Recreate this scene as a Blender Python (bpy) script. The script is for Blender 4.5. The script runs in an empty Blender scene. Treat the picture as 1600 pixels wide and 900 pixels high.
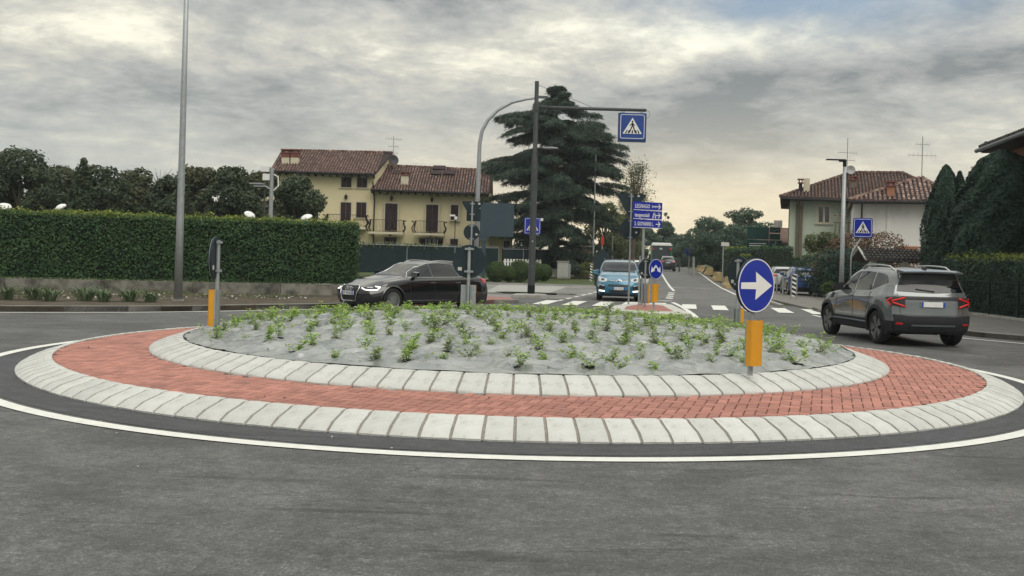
import bpy, bmesh, math, random
import numpy as np
from mathutils import Vector, Matrix, noise
from mathutils.bvhtree import BVHTree
random.seed(7); rng = np.random.default_rng(7)
PI = math.pi
scene = bpy.context.scene
COL = scene.collection

# ------------------------------------------------------------------ camera
EYE = 1.6; FPX = 1600.0; HOR = 402.0; ROLL = 0.028
cam_d = bpy.data.cameras.new('camera'); cam = bpy.data.objects.new('camera', cam_d); COL.objects.link(cam)
cam_d.sensor_width = 36; cam_d.lens = 36 * FPX / 1600; cam_d.shift_y = -(450 - HOR) / 1600
cam_d.clip_start = 0.1; cam_d.clip_end = 4000
_c, _s = math.cos(ROLL), math.sin(ROLL)
cam.matrix_world = Matrix(((_c, -_s, 0, 0), (0, 0, -1, 0), (_s, _c, 0, EYE), (0, 0, 0, 1)))
scene.camera = cam

# ------------------------------------------------------------------ world, sun, exposure
SUN_EL = math.radians(50); SUN_AZ = math.radians(150)     # high sun behind thin cloud
world = bpy.data.worlds.new('World'); scene.world = world; world.use_nodes = True
def build_world():
    nt = world.node_tree; N = nt.nodes; L = nt.links; N.clear()
    out = N.new('ShaderNodeOutputWorld'); bg = N.new('ShaderNodeBackground'); bg.inputs[1].default_value = 0.115
    sky = N.new('ShaderNodeTexSky'); sky.sky_type = 'NISHITA'; sky.sun_disc = False
    sky.sun_elevation = SUN_EL; sky.sun_rotation = SUN_AZ; sky.air_density = 1.2; sky.dust_density = 1.5
    tc = N.new('ShaderNodeTexCoord')
    sep = N.new('ShaderNodeSeparateXYZ'); L.new(tc.outputs['Generated'], sep.inputs[0])
    def M(op, a, b=None, c=None, clamp=False):
        n = N.new('ShaderNodeMath'); n.operation = op; n.use_clamp = clamp
        for i, v in enumerate((a, b, c)):
            if v is None: continue
            if isinstance(v, (int, float)): n.inputs[i].default_value = v
            else: L.new(v, n.inputs[i])
        return n.outputs[0]
    z = M('MAXIMUM', sep.outputs[2], 0.0)
    den = M('ADD', z, 0.20)
    px = M('DIVIDE', sep.outputs[0], den); py = M('DIVIDE', sep.outputs[1], den)
    comb = N.new('ShaderNodeCombineXYZ'); L.new(px, comb.inputs[0]); L.new(py, comb.inputs[1])
    mp = N.new('ShaderNodeMapping'); mp.inputs['Rotation'].default_value = (0, 0, math.radians(-24)); mp.inputs['Scale'].default_value = (1.35, 1.35, 1)
    mp.inputs['Location'].default_value = (3.1, 4.4, 0)
    L.new(comb.outputs[0], mp.inputs[0])
    def noise_t(scale, detail, rough, dist, src=mp.outputs[0]):
        n = N.new('ShaderNodeTexNoise'); n.inputs['Scale'].default_value = scale; n.inputs['Detail'].default_value = detail
        n.inputs['Roughness'].default_value = rough; n.inputs['Distortion'].default_value = dist
        L.new(src, n.inputs['Vector']); return n.outputs['Fac']
    big = noise_t(0.8, 4, 0.5, 0.2); mid = noise_t(2.6, 10, 0.66, 0.25); fine = noise_t(9.0, 8, 0.65, 0.2)
    f = M('ADD', M('ADD', M('MULTIPLY', big, 0.44), M('MULTIPLY', mid, 0.40)), M('MULTIPLY', fine, 0.16))
    # broad features of this sky, as directions in the world: (dir, scale xyz, gain)
    def lobe(d, sc, gain):
        v = N.new('ShaderNodeVectorMath'); v.operation = 'SUBTRACT'; L.new(tc.outputs['Generated'], v.inputs[0]); v.inputs[1].default_value = d
        w = N.new('ShaderNodeVectorMath'); w.operation = 'MULTIPLY'; L.new(v.outputs[0], w.inputs[0]); w.inputs[1].default_value = sc
        ln = N.new('ShaderNodeVectorMath'); ln.operation = 'LENGTH'; L.new(w.outputs[0], ln.inputs[0])
        e = M('SUBTRACT', 1.0, ln.outputs['Value'], clamp=True)
        return M('MULTIPLY', M('MULTIPLY', e, e), gain)
    def dirpx(u, v):
        a = (u - 800) / FPX; b = (HOR - v) / FPX
        return tuple(Vector((a * _c - b * _s, 1, a * _s + b * _c)).normalized())
    for (u, v, sx, sz, g) in ((1090, 72, 4.4, 22, 0.16), (900, 50, 4.8, 18, 0.12), (820, 112, 5.5, 26, 0.08), (1330, 130, 3.0, 11, -0.15), (1120, 185, 3.5, 14, -0.09), (380, 140, 2.8, 10, -0.08), (1020, 20, 4.0, 14, -0.06), (700, 20, 4.0, 14, -0.06),
                              (200, 60, 5, 14, 0.07), (620, 160, 4.0, 18, 0.08), (520, 40, 4.5, 12, -0.05), (1560, 240, 5, 18, 0.12), (560, 75, 6, 22, 0.08), (80, 160, 4, 14, -0.05)):
        f = M('ADD', f, lobe(dirpx(u, v), (sx, sx, sz), g))
    ramp = N.new('ShaderNodeValToRGB'); cr = ramp.color_ramp
    cr.elements[0].position = 0.38; cr.elements[0].color = (.205, .222, .226, 1)
    cr.elements[1].position = 0.49; cr.elements[1].color = (.385, .390, .372, 1)
    for p, c in ((0.55, (.51, .50, .44)), (0.62, (.74, .72, .60)), (0.72, (.92, .88, .74))):
        e = cr.elements.new(p); e.color = (*c, 1)
    L.new(f, ramp.inputs[0])
    # smooth pale veil low over the horizon, warm towards the sun's side
    low = M('SUBTRACT', 1.0, M('DIVIDE', z, 0.17), clamp=True)
    low = M('MULTIPLY', M('SMOOTH_MIN', low, 1.0, 0.1), 0.90)
    warmth = lobe(dirpx(1080, 350), (1.5, 1.5, 6.0), 1.6)
    vcol = N.new('ShaderNodeMixRGB'); L.new(warmth, vcol.inputs[0]); vcol.inputs[1].default_value = (.475, .50, .47, 1); vcol.inputs[2].default_value = (1.0, .84, .55, 1)
    m1 = N.new('ShaderNodeMixRGB'); L.new(low, m1.inputs[0]); L.new(ramp.outputs[0], m1.inputs[1]); L.new(vcol.outputs[0], m1.inputs[2])
    # overcast skies brighten towards the zenith
    zen = M('ADD', M('MULTIPLY', M('POWER', z, 1.7), 2.6), 1.04)
    zen = M('MULTIPLY', zen, 10.0)
    cl = N.new('ShaderNodeVectorMath'); cl.operation = 'SCALE'; L.new(m1.outputs[0], cl.inputs[0]); L.new(zen, cl.inputs['Scale'])
    # a gap where blue shows, upper right
    gap = M('MULTIPLY', lobe(dirpx(1310, -12), (3.2, 3.2, 13.0), 2.2), M('SUBTRACT', 1.55, M('MULTIPLY', mid, 1.8)), clamp=True)
    gap = M('MULTIPLY', gap, 0.75)
    mx = N.new('ShaderNodeMixRGB'); L.new(gap, mx.inputs[0]); L.new(cl.outputs[0], mx.inputs[1])
    sk = N.new('ShaderNodeVectorMath'); sk.operation = 'SCALE'; L.new(sky.outputs[0], sk.inputs[0]); sk.inputs['Scale'].default_value = 1.0
    L.new(sk.outputs[0], mx.inputs[2]); L.new(mx.outputs[0], bg.inputs[0]); L.new(bg.outputs[0], out.inputs[0])
build_world()
sun_d = bpy.data.lights.new('sun', 'SUN'); sun_d.energy = 1.5; sun_d.angle = math.radians(45); sun_d.color = (1.0, .95, .86)
sun = bpy.data.objects.new('sun', sun_d); COL.objects.link(sun)
_dir = Vector((math.sin(SUN_AZ) * math.cos(SUN_EL), math.cos(SUN_AZ) * math.cos(SUN_EL), math.sin(SUN_EL)))
sun.rotation_euler = _dir.to_track_quat('Z', 'Y').to_euler()
scene.view_settings.view_transform = 'Standard'; scene.view_settings.look = 'None'
scene.view_settings.exposure = 0.0; scene.view_settings.gamma = 1.0; scene.view_settings.use_curve_mapping = False
scene.cycles.max_bounces = 6; scene.cycles.diffuse_bounces = 3; scene.cycles.glossy_bounces = 3; scene.cycles.transparent_max_bounces = 8

# ------------------------------------------------------------------ placing
def ray(u, v):
    a = (u - 800) / FPX; b = (HOR - v) / FPX
    return a * _c - b * _s, a * _s + b * _c
def at(u, v, Y):                      # the point seen at photo position (u, v) that stands Y metres ahead
    x, z = ray(u, v); return Vector((x * Y, Y, EYE + z * Y))
def gnd(u, v, z0=0.0):
    x, z = ray(u, v); Y = (z0 - EYE) / z; return Vector((x * Y, Y, z0))
def gz(Y):                            # the road climbs gently beyond the houses
    t = min(1, max(0, (Y - 60) / 55)); return 0.6 * t * t * (3 - 2 * t)
ISL = Vector((0.136, 15.85, 0))       # roundabout centre

# ------------------------------------------------------------------ materials
MATS = {}
def new_mat(name):
    m = bpy.data.materials.new(name); m.use_nodes = True; nt = m.node_tree
    return m, nt, nt.nodes['Principled BSDF']
def mat(name, col, rough=0.6, metal=0.0, var=0.12, nscale=6.0, bump=0.0, bscale=40.0, spec=0.5, coat=0.0, island=0.0, objrand=0.0, emit=None, coords='Object', dark=None, dscale=1.5, dlo=.5, dhi=.75):
    """colour with two-scale noise variation, optional grime colour, per-piece tone and fine relief"""
    if name in MATS: return MATS[name]
    m, nt, B = new_mat(name); N = nt.nodes; L = nt.links
    if spec == .5 and rough >= .5 and max(col) < .13: spec = .18
    B.inputs['Roughness'].default_value = rough; B.inputs['Metallic'].default_value = metal
    B.inputs['Specular IOR Level'].default_value = spec; B.inputs['Coat Weight'].default_value = coat; B.inputs['Coat Roughness'].default_value = 0.06
    tc = N.new('ShaderNodeTexCoord')
    n1 = N.new('ShaderNodeTexNoise'); n1.inputs['Scale'].default_value = nscale; n1.inputs['Detail'].default_value = 6; n1.inputs['Roughness'].default_value = .6
    L.new(tc.outputs[coords], n1.inputs['Vector'])
    mr = N.new('ShaderNodeMapRange'); mr.inputs[1].default_value = .25; mr.inputs[2].default_value = .75; mr.inputs[3].default_value = 1 - var; mr.inputs[4].default_value = 1 + var
    L.new(n1.outputs['Fac'], mr.inputs[0]); fac = mr.outputs[0]
    def mul(a, b):
        q = N.new('ShaderNodeMath'); q.operation = 'MULTIPLY'; L.new(a, q.inputs[0]); L.new(b, q.inputs[1]); return q.outputs[0]
    if island:
        g = N.new('ShaderNodeNewGeometry'); r = N.new('ShaderNodeMapRange'); r.inputs[3].default_value = 1 - island; r.inputs[4].default_value = 1 + island
        L.new(g.outputs['Random Per Island'], r.inputs[0]); fac = mul(fac, r.outputs[0])
    if objrand:
        g = N.new('ShaderNodeObjectInfo'); r = N.new('ShaderNodeMapRange'); r.inputs[3].default_value = 1 - objrand; r.inputs[4].default_value = 1 + objrand
        L.new(g.outputs['Random'], r.inputs[0]); fac = mul(fac, r.outputs[0])
    sc = N.new('ShaderNodeVectorMath'); sc.operation = 'SCALE'; L.new(fac, sc.inputs['Scale'])
    if dark:
        n2 = N.new('ShaderNodeTexNoise'); n2.inputs['Scale'].default_value = dscale; n2.inputs['Detail'].default_value = 8; n2.inputs['Roughness'].default_value = .65; L.new(tc.outputs[coords], n2.inputs['Vector'])
        r2 = N.new('ShaderNodeMapRange'); r2.inputs[1].default_value = dlo; r2.inputs[2].default_value = dhi; L.new(n2.outputs['Fac'], r2.inputs[0])
        mx = N.new('ShaderNodeMixRGB'); L.new(r2.outputs[0], mx.inputs[0]); mx.inputs[1].default_value = (*col, 1); mx.inputs[2].default_value = (*dark, 1)
        L.new(mx.outputs[0], sc.inputs[0])
    else: sc.inputs[0].default_value = col
    L.new(sc.outputs[0], B.inputs['Base Color'])
    if bump:
        n3 = N.new('ShaderNodeTexNoise'); n3.inputs['Scale'].default_value = bscale; n3.inputs['Detail'].default_value = 4; L.new(tc.outputs[coords], n3.inputs['Vector'])
        b = N.new('ShaderNodeBump'); b.inputs['Strength'].default_value = bump; b.inputs['Distance'].default_value = .02; L.new(n3.outputs['Fac'], b.inputs['Height']); L.new(b.outputs[0], B.inputs['Normal'])
    if emit:
        B.inputs['Emission Color'].default_value = (*emit[:3], 1); B.inputs['Emission Strength'].default_value = emit[3]
    MATS[name] = m; return m
def leaf_mat(name, col, col2, island=0.45, clump=0.8, trans=0.25, rough=0.55):
    """leaf colour varying leaf by leaf and clump by clump, partly lit through"""
    if name in MATS: return MATS[name]
    m, nt, B = new_mat(name); N = nt.nodes; L = nt.links
    tc = N.new('ShaderNodeTexCoord'); g = N.new('ShaderNodeNewGeometry')
    n1 = N.new('ShaderNodeTexNoise'); n1.inputs['Scale'].default_value = clump; n1.inputs['Detail'].default_value = 3; L.new(tc.outputs['Object'], n1.inputs['Vector'])
    a = N.new('ShaderNodeMath'); a.operation = 'MULTIPLY_ADD'; L.new(g.outputs['Random Per Island'], a.inputs[0]); a.inputs[1].default_value = .6; L.new(n1.outputs['Fac'], a.inputs[2])
    r = N.new('ShaderNodeMapRange'); r.inputs[1].default_value = .45; r.inputs[2].default_value = 1.15; L.new(a.outputs[0], r.inputs[0])
    mx = N.new('ShaderNodeMixRGB'); L.new(r.outputs[0], mx.inputs[0]); mx.inputs[1].default_value = (*col, 1); mx.inputs[2].default_value = (*col2, 1)
    L.new(mx.outputs[0], B.inputs['Base Color']); B.inputs['Roughness'].default_value = rough; B.inputs['Specular IOR Level'].default_value = .22
    tr = N.new('ShaderNodeBsdfTranslucent'); L.new(mx.outputs[0], tr.inputs[0])
    ms = N.new('ShaderNodeMixShader'); ms.inputs[0].default_value = trans; L.new(B.outputs[0], ms.inputs[1]); L.new(tr.outputs[0], ms.inputs[2])
    L.new(ms.outputs[0], N['Material Output'].inputs[0]); MATS[name] = m; return m

# ------------------------------------------------------------------ mesh building
class MB:
    def __init__(s): s.v = []; s.f = []; s.m = []
    def add(s, vs, fs, m=0, M=None):
        b = len(s.v)
        s.v += [tuple(M @ Vector(v)) for v in vs] if M is not None else [tuple(v) for v in vs]
        s.f += [tuple(b + i for i in f) for f in fs]; s.m += [m] * len(fs); return s
    def box(s, c, d, m=0, M=None, taper=1.0):
        x, y, z = c; a, b, h = d[0] / 2, d[1] / 2, d[2] / 2; t = taper
        vs = [(x-a,y-b,z-h),(x+a,y-b,z-h),(x+a,y+b,z-h),(x-a,y+b,z-h),(x-a*t,y-b*t,z+h),(x+a*t,y-b*t,z+h),(x+a*t,y+b*t,z+h),(x-a*t,y+b*t,z+h)]
        return s.add(vs, [(0,3,2,1),(4,5,6,7),(0,1,5,4),(1,2,6,5),(2,3,7,6),(3,0,4,7)], m, M)
    def tube(s, pts, r, n=8, m=0, M=None, caps=True):
        pts = [Vector(p) for p in pts]; k = len(pts); rs = r if isinstance(r, (list, tuple)) else [r] * k
        vs = []; fs = []; up = None
        for i, p in enumerate(pts):
            t = (pts[min(i+1, k-1)] - pts[max(i-1, 0)]).normalized()
            if up is None: up = Vector((0, 0, 1)) if abs(t.z) < .9 else Vector((1, 0, 0))
            a = t.cross(up).normalized(); up = a.cross(t).normalized()
            vs += [p + (a * math.cos(2*PI*j/n) + up * math.sin(2*PI*j/n)) * rs[i] for j in range(n)]
        for i in range(k-1):
            for j in range(n): fs.append((i*n+j, i*n+(j+1)%n, (i+1)*n+(j+1)%n, (i+1)*n+j))
        if caps: fs += [tuple(range(n))[::-1], tuple((k-1)*n+j for j in range(n))]
        return s.add(vs, fs, m, M)
    def prism(s, poly, z0, z1, m=0, M=None, side=None):
        n = len(poly); vs = [(p[0], p[1], z0) for p in poly] + [(p[0], p[1], z1) for p in poly]
        fs = [tuple(range(n))[::-1], tuple(n+i for i in range(n))]; s.add(vs, fs, m, M)
        return s.add(vs, [(i, (i+1)%n, n+(i+1)%n, n+i) for i in range(n)], m if side is None else side, M)
    def lathe(s, prof, n=24, m=0, M=None):
        k = len(prof); vs = [(r*math.cos(2*PI*j/n), r*math.sin(2*PI*j/n), z) for r, z in prof for j in range(n)]
        fs = [(i*n+j, i*n+(j+1)%n, (i+1)*n+(j+1)%n, (i+1)*n+j) for i in range(k-1) for j in range(n)]
        return s.add(vs, fs, m, M)
    def build(s, name, mats, parent=None, smooth=False, loc=None, rz=0, auto=None):
        me = bpy.data.meshes.new(name); me.from_pydata(s.v, [], s.f)
        for q in (mats if isinstance(mats, (list, tuple)) else [mats]): me.materials.append(q)
        if any(s.m): me.polygons.foreach_set('material_index', s.m)
        if smooth: me.polygons.foreach_set('use_smooth', [True] * len(s.f))
        me.update()
        if smooth and auto: me.set_sharp_from_angle(angle=math.radians(auto))
        return link(name, me, parent, loc, rz)
def link(name, me, parent=None, loc=None, rz=0):
    o = bpy.data.objects.new(name, me); COL.objects.link(o)
    if parent is not None: o.parent = parent
    if loc is not None: o.location = loc
    if rz: o.rotation_euler = (0, 0, rz)
    return o
def tag(o, label=None, cat=None, group=None, kind=None):
    if label: o['label'] = label
    if cat: o['category'] = cat
    if group: o['group'] = group
    if kind: o['kind'] = kind
    return o
def thing(name, label, cat, loc=(0,0,0), rz=0, group=None):
    o = bpy.data.objects.new(name, None); COL.objects.link(o); o.location = loc; o.rotation_euler = (0, 0, rz); o.empty_display_size = .2
    return tag(o, label, cat, group)
def dup(root, loc, rz=0, label=None, scale=None):
    r = root.copy(); COL.objects.link(r); r.location = loc; r.rotation_euler = (0, 0, rz)
    if scale: r.scale = scale
    if label: r['label'] = label
    for ch in list(root.children):
        c = ch.copy(); COL.objects.link(c); c.parent = r
        for g in ch.children:
            d = g.copy(); COL.objects.link(d); d.parent = c
    return r
def frame(o, ux, uz):                 # matrix: local x -> ux, local z -> uz, origin o (for plates drawn in x/z, facing local -y)
    ux = Vector(ux).normalized(); uz = Vector(uz).normalized(); uy = uz.cross(ux).normalized()
    return Matrix(((ux.x, uy.x, uz.x, o[0]), (ux.y, uy.y, uz.y, o[1]), (ux.z, uy.z, uz.z, o[2]), (0, 0, 0, 1)))
def plate(mb, poly, y0, y1, m=0, M=None):   # outline in local x/z, thickness from y0 (front) to y1 (back)
    n = len(poly); vs = [(p[0], y0, p[1]) for p in poly] + [(p[0], y1, p[1]) for p in poly]
    fs = [tuple(range(n)), tuple(n+i for i in range(n))[::-1]] + [(i, n+i, n+(i+1)%n, (i+1)%n) for i in range(n)]
    return mb.add(vs, fs, m, M)
def circ(r, n=32, cx=0, cz=0, a0=0, sx=1): return [(cx + sx*r*math.cos(a0+2*PI*i/n), cz + r*math.sin(a0+2*PI*i/n)) for i in range(n)]
def rrect(w, h, r, cx=0, cz=0, k=5):
    p = []
    for (sx, sz, a) in ((1,1,0),(-1,1,PI/2),(-1,-1,PI),(1,-1,1.5*PI)):
        for i in range(k): t = a + PI/2*i/(k-1); p.append((cx + sx*(w/2-r) + r*math.cos(t), cz + sz*(h/2-r) + r*math.sin(t)))
    return p
def ring_plate(mb, outer, inner, y0, y1, m=0, M=None):
    n = len(outer); vs = [(p[0], y0, p[1]) for p in outer] + [(p[0], y0, p[1]) for p in inner] + [(p[0], y1, p[1]) for p in outer] + [(p[0], y1, p[1]) for p in inner]
    fs = []
    for i in range(n):
        j = (i+1) % n; fs += [(i, j, n+j, n+i), (2*n+i, 3*n+i, 3*n+j, 2*n+j), (i, 2*n+i, 2*n+j, j), (n+i, n+j, 3*n+j, 3*n+i)]
    return mb.add(vs, fs, m, M)
def text_mesh(txt, size, width=None):
    cu = bpy.data.curves.new('lettering', 'FONT'); cu.body = txt; cu.size = size; cu.extrude = 0.002; cu.offset = size*.013; cu.space_character = 1.06; cu.align_x = 'LEFT'; cu.resolution_u = 2
    o = bpy.data.objects.new('lettering', cu); COL.objects.link(o); bpy.context.view_layer.update()
    me = bpy.data.meshes.new_from_object(o.evaluated_get(bpy.context.evaluated_depsgraph_get())); bpy.data.objects.remove(o)
    if width:
        xs = [v.co.x for v in me.vertices]; k = width / (max(xs) - min(xs))
        for v in me.vertices: v.co.x *= k
    return me
def text(txt, size, x, y, z, m, parent, width=None, bold=0.0, name='lettering', flip=False):
    me = text_mesh(txt, size, width); me.materials.clear(); me.materials.append(m)
    for v in me.vertices:                                   # stand the lettering up: local x right, z up, facing -y
        a, b, c = v.co; v.co = ((-a if flip else a) + x, (y + c if flip else y - c), b + z)
    return link(name, me, parent)
def np_quads(name, V, mats, parent=None, midx=None, loc=None, rz=0, tri=False):
    k = 3 if tri else 4; V = np.asarray(V, dtype=np.float32).reshape(-1, 3); nf = len(V) // k
    me = bpy.data.meshes.new(name); me.vertices.add(len(V)); me.vertices.foreach_set('co', V.ravel())
    me.loops.add(len(V)); me.loops.foreach_set('vertex_index', np.arange(len(V), dtype=np.int32))
    me.polygons.add(nf); me.polygons.foreach_set('loop_start', np.arange(0, len(V), k, dtype=np.int32))
    for q in (mats if isinstance(mats, (list, tuple)) else [mats]): me.materials.append(q)
    if midx is not None: me.polygons.foreach_set('material_index', np.asarray(midx, dtype=np.int32))
    me.update(calc_edges=True); return link(name, me, parent, loc, rz)
def leaf_quads(P, Nrm, L, W, jitter=0.8, droop=0.0):
    """one rhombic leaf per point: P positions, Nrm facing directions, L x W size"""
    n = len(P); Nr = Nrm + rng.normal(0, jitter, (n, 3)); Nr /= np.linalg.norm(Nr, axis=1)[:, None] + 1e-9
    T = rng.normal(0, 1, (n, 3)); T[:, 2] -= droop; T -= (T * Nr).sum(1)[:, None] * Nr; T /= np.linalg.norm(T, axis=1)[:, None] + 1e-9
    Bv = np.cross(Nr, T); s = rng.uniform(.65, 1.35, n)[:, None]; L = L * s; W = W * s
    return np.stack([P - T*L/2, P + Bv*W/2 - T*L*.05, P + T*L/2, P - Bv*W/2 - T*L*.05], 1)
def pchip(xs, ys):
    xs = np.array(xs, float); ys = np.array(ys, float); h = np.diff(xs); d = np.diff(ys) / h; m = np.zeros(len(xs)); m[0] = d[0]; m[-1] = d[-1]
    for i in range(1, len(xs)-1):
        if d[i-1] * d[i] > 0: w1 = 2*h[i] + h[i-1]; w2 = h[i] + 2*h[i-1]; m[i] = (w1+w2) / (w1/d[i-1] + w2/d[i])
    def f(x):
        x = min(max(x, xs[0]), xs[-1]); i = int(min(max(np.searchsorted(xs, x) - 1, 0), len(xs)-2)); t = (x-xs[i]) / h[i]
        return ((2*t**3-3*t*t+1)*ys[i] + (t**3-2*t*t+t)*h[i]*m[i] + (-2*t**3+3*t*t)*ys[i+1] + (t**3-t*t)*h[i]*m[i+1])
    return f

# ================================================================== GROUND, ROADS, PAVEMENTS
def asphalt(name, base, streak=0.2, dark=(.035, .036, .04), fine=0.35, warm=0.0, rough=.82, patch=.35):
    m, nt, B = new_mat(name); N = nt.nodes; L = nt.links
    tc = N.new('ShaderNodeTexCoord'); O = tc.outputs['Object']
    sub = N.new('ShaderNodeVectorMath'); sub.operation = 'SUBTRACT'; L.new(O, sub.inputs[0]); sub.inputs[1].default_value = ISL
    sp = N.new('ShaderNodeSeparateXYZ'); L.new(sub.outputs[0], sp.inputs[0])
    def M(op, a, b=None, clamp=False):
        n = N.new('ShaderNodeMath'); n.operation = op; n.use_clamp = clamp
        for i, v in enumerate((a, b)):
            if v is None: continue
            if isinstance(v, (int, float)): n.inputs[i].default_value = v
            else: L.new(v, n.inputs[i])
        return n.outputs[0]
    r = M('SQRT', M('ADD', M('MULTIPLY', sp.outputs[0], sp.outputs[0]), M('MULTIPLY', sp.outputs[1], sp.outputs[1])))
    ang = M('ARCTAN2', sp.outputs[0], sp.outputs[1])
    cb = N.new('ShaderNodeCombineXYZ'); L.new(M('MULTIPLY', r, 1.6), cb.inputs[0]); L.new(M('MULTIPLY', ang, 2.4), cb.inputs[1])
    def noi(vec, s, d, ro=.6, dist=0.0):
        n = N.new('ShaderNodeTexNoise'); n.inputs['Scale'].default_value = s; n.inputs['Detail'].default_value = d; n.inputs['Roughness'].default_value = ro; n.inputs['Distortion'].default_value = dist
        L.new(vec, n.inputs['Vector']); return n.outputs['Fac']
    def mr(x, a, b, c, d):
        n = N.new('ShaderNodeMapRange'); L.new(x, n.inputs[0]); n.inputs[1].default_value = a; n.inputs[2].default_value = b; n.inputs[3].default_value = c; n.inputs[4].default_value = d; return n.outputs[0]
    st = mr(noi(cb.outputs[0], 1.0, 7, .65, .3), .3, .7, 1-streak, 1+streak)
    bl = mr(noi(O, .45, 6, .6, .8), .35, .65, 1-patch, 1+patch*.6)
    sc = M('MULTIPLY', mr(noi(O, 3.1, 9, .78, 1.2), .57, .66, 1.0, .66), mr(noi(O, 8.0, 9, .82, .3), .42, .58, .80, 1.18))                    # darker scuffs
    fi = M('MULTIPLY', mr(noi(O, 70, 3, .75), .3, .7, 1-fine, 1+fine), M('MULTIPLY', mr(noi(O, 22, 6, .85), .35, .65, .68, 1.32), mr(noi(O, 1.7, 10, .8, .4), .38, .62, .80, 1.18)))
    vo = N.new('ShaderNodeTexVoronoi'); vo.inputs['Scale'].default_value = 60; L.new(O, vo.inputs['Vector'])
    ag = mr(vo.outputs['Color'], .75, 1.0, 1.0, 1.9)                        # pale aggregate
    mpv = N.new('ShaderNodeMapping'); mpv.inputs['Rotation'].default_value = (0, 0, math.radians(27)); mpv.inputs['Scale'].default_value = (.35, 3.2, 1); L.new(O, mpv.inputs[0])
    tm = mr(noi(mpv.outputs[0], 1.3, 6, .6, .5), .585, .64, 1.0, .62)
    cb2 = N.new('ShaderNodeCombineXYZ'); L.new(M('MULTIPLY', r, 6.5), cb2.inputs[0]); L.new(M('MULTIPLY', ang, 7.0), cb2.inputs[1])
    st = M('MULTIPLY', st, mr(noi(cb2.outputs[0], 1.0, 8, .7, .3), .35, .65, .84, 1.15))
    f = M('MULTIPLY', M('MULTIPLY', M('MULTIPLY', M('MULTIPLY', st, bl), M('MULTIPLY', fi, ag)), sc), tm)
    v = N.new('ShaderNodeVectorMath'); v.operation = 'SCALE'; v.inputs[0].default_value = base; L.new(f, v.inputs['Scale'])
    L.new(v.outputs[0], B.inputs['Base Color']); B.inputs['Roughness'].default_value = rough
    L.new(mr(st, 1-streak, 1+streak, rough-.14, rough+.08), B.inputs['Roughness']); B.inputs['Specular IOR Level'].default_value = .5
    b = N.new('ShaderNodeBump'); b.inputs['Strength'].default_value = .5; b.inputs['Distance'].default_value = .006; L.new(noi(O, 120, 3, .8), b.inputs['Height']); L.new(b.outputs[0], B.inputs['Normal'])
    MATS[name] = m; return m
M_asph = asphalt('worn asphalt', (.090, .090, .089), .26, fine=.5)
M_new = asphalt('fresh asphalt', (.038, .040, .045), .18, fine=.5, patch=.2, rough=.7)
M_far = asphalt('road asphalt', (.115, .114, .110), .12, patch=.25)
M_line = mat('road paint', (.66, .66, .62), .6, var=.12, nscale=9, dark=(.30, .30, .28), dscale=14, dlo=.60, dhi=.78, bump=.2, bscale=90)
M_linew = mat('worn road paint', (.42, .42, .40), .6, var=.2, nscale=9, dark=(.16, .16, .155), dscale=5, dlo=.45, dhi=.65)
M_soil = mat('soil', (.085, .07, .052), .95, var=.5, nscale=3, bump=.8, bscale=18, dark=(.16, .15, .12), dscale=22, dlo=.6, dhi=.72)
M_conc = mat('concrete', (.30, .295, .27), .85, var=.16, nscale=5, bump=.3, bscale=60, dark=(.13, .125, .11), dscale=1.8, dlo=.48, dhi=.75)
M_pave = mat('pavement asphalt', (.12, .115, .108), .85, var=.2, nscale=2.2, bump=.3, bscale=80)
M_gr = mat('grassy ground', (.06, .085, .03), .95, var=.4, nscale=1.2, bump=.6, bscale=9, dark=(.10, .09, .05), dscale=.6)

def sheet(name, poly, z, m, nx=1, ny=1, kind='structure', parent=None, follow=False):
    """flat sheet; a polygon, or with follow=True a quad strip [(left, right), ...] that follows the rise of the road"""
    mb = MB()
    if follow:
        vs = []; 
        for (a, b) in poly: vs += [(a[0], a[1], z + gz(a[1])), (b[0], b[1], z + gz(b[1]))]
        mb.add(vs, [(2*i, 2*i+1, 2*i+3, 2*i+2) for i in range(len(poly)-1)])
    else: mb.add([(p[0], p[1], z) for p in poly], [tuple(range(len(poly)))])
    o = mb.build(name, m, parent)
    if parent is None: tag(o, kind=kind)
    return o
ys = [-60, 20, 60, 70, 80, 90, 100, 110, 120, 300, 1500]
sheet('ground', [((-900, y), (900, y)) for y in ys], -0.03, M_gr, follow=True)
sheet('circulating_road', [(-42, -30), (42, -30), (42, 40), (-42, 40)], 0.0, M_asph)
ys = [38, 50, 60, 68, 76, 84, 92, 100, 108, 116, 130, 200, 420]
RL = lambda y: -3.7 + .147*y
RR = lambda y: 4.15 + .147*y
RC = lambda y: 1.65 + .1295*y
sheet('main_road', [((RL(y)-.3, y), (RR(y)+.2, y)) for y in ys], 0.004, M_far, follow=True)
sheet('driveway', [((-9, 40), (2.6, 40)), ((-11, 52), (4.6, 52)), ((-13, 63.5), (5.9, 63.5))], 0.008, mat('pale driveway', (.19, .185, .172), .8, var=.25, nscale=.5, dark=(.09, .088, .082), dscale=.35, dlo=.48, dhi=.6), follow=True)
sheet('driveway_slab', [((-1.2, 46), (1.6, 46)), ((-.6, 60), (3.4, 60))], 0.012, mat('driveway concrete', (.31, .305, .285), .85, var=.2, nscale=2), follow=True)
def blob(cx, cy, rx, ry, n=26, w=.12):
    return [(cx + rx*(1+w*math.sin(3*t+cx)+w*.5*math.sin(5*t))*math.cos(t), cy + ry*(1+w*math.cos(2*t+1))*math.sin(t)) for t in [2*PI*i/n for i in range(n)]]
sheet('puddle', blob(1.0, 45.9, 1.75, 1.5), 0.016, mat('puddle water', (.015, .016, .015), .04, var=.05, spec=.6))

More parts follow.
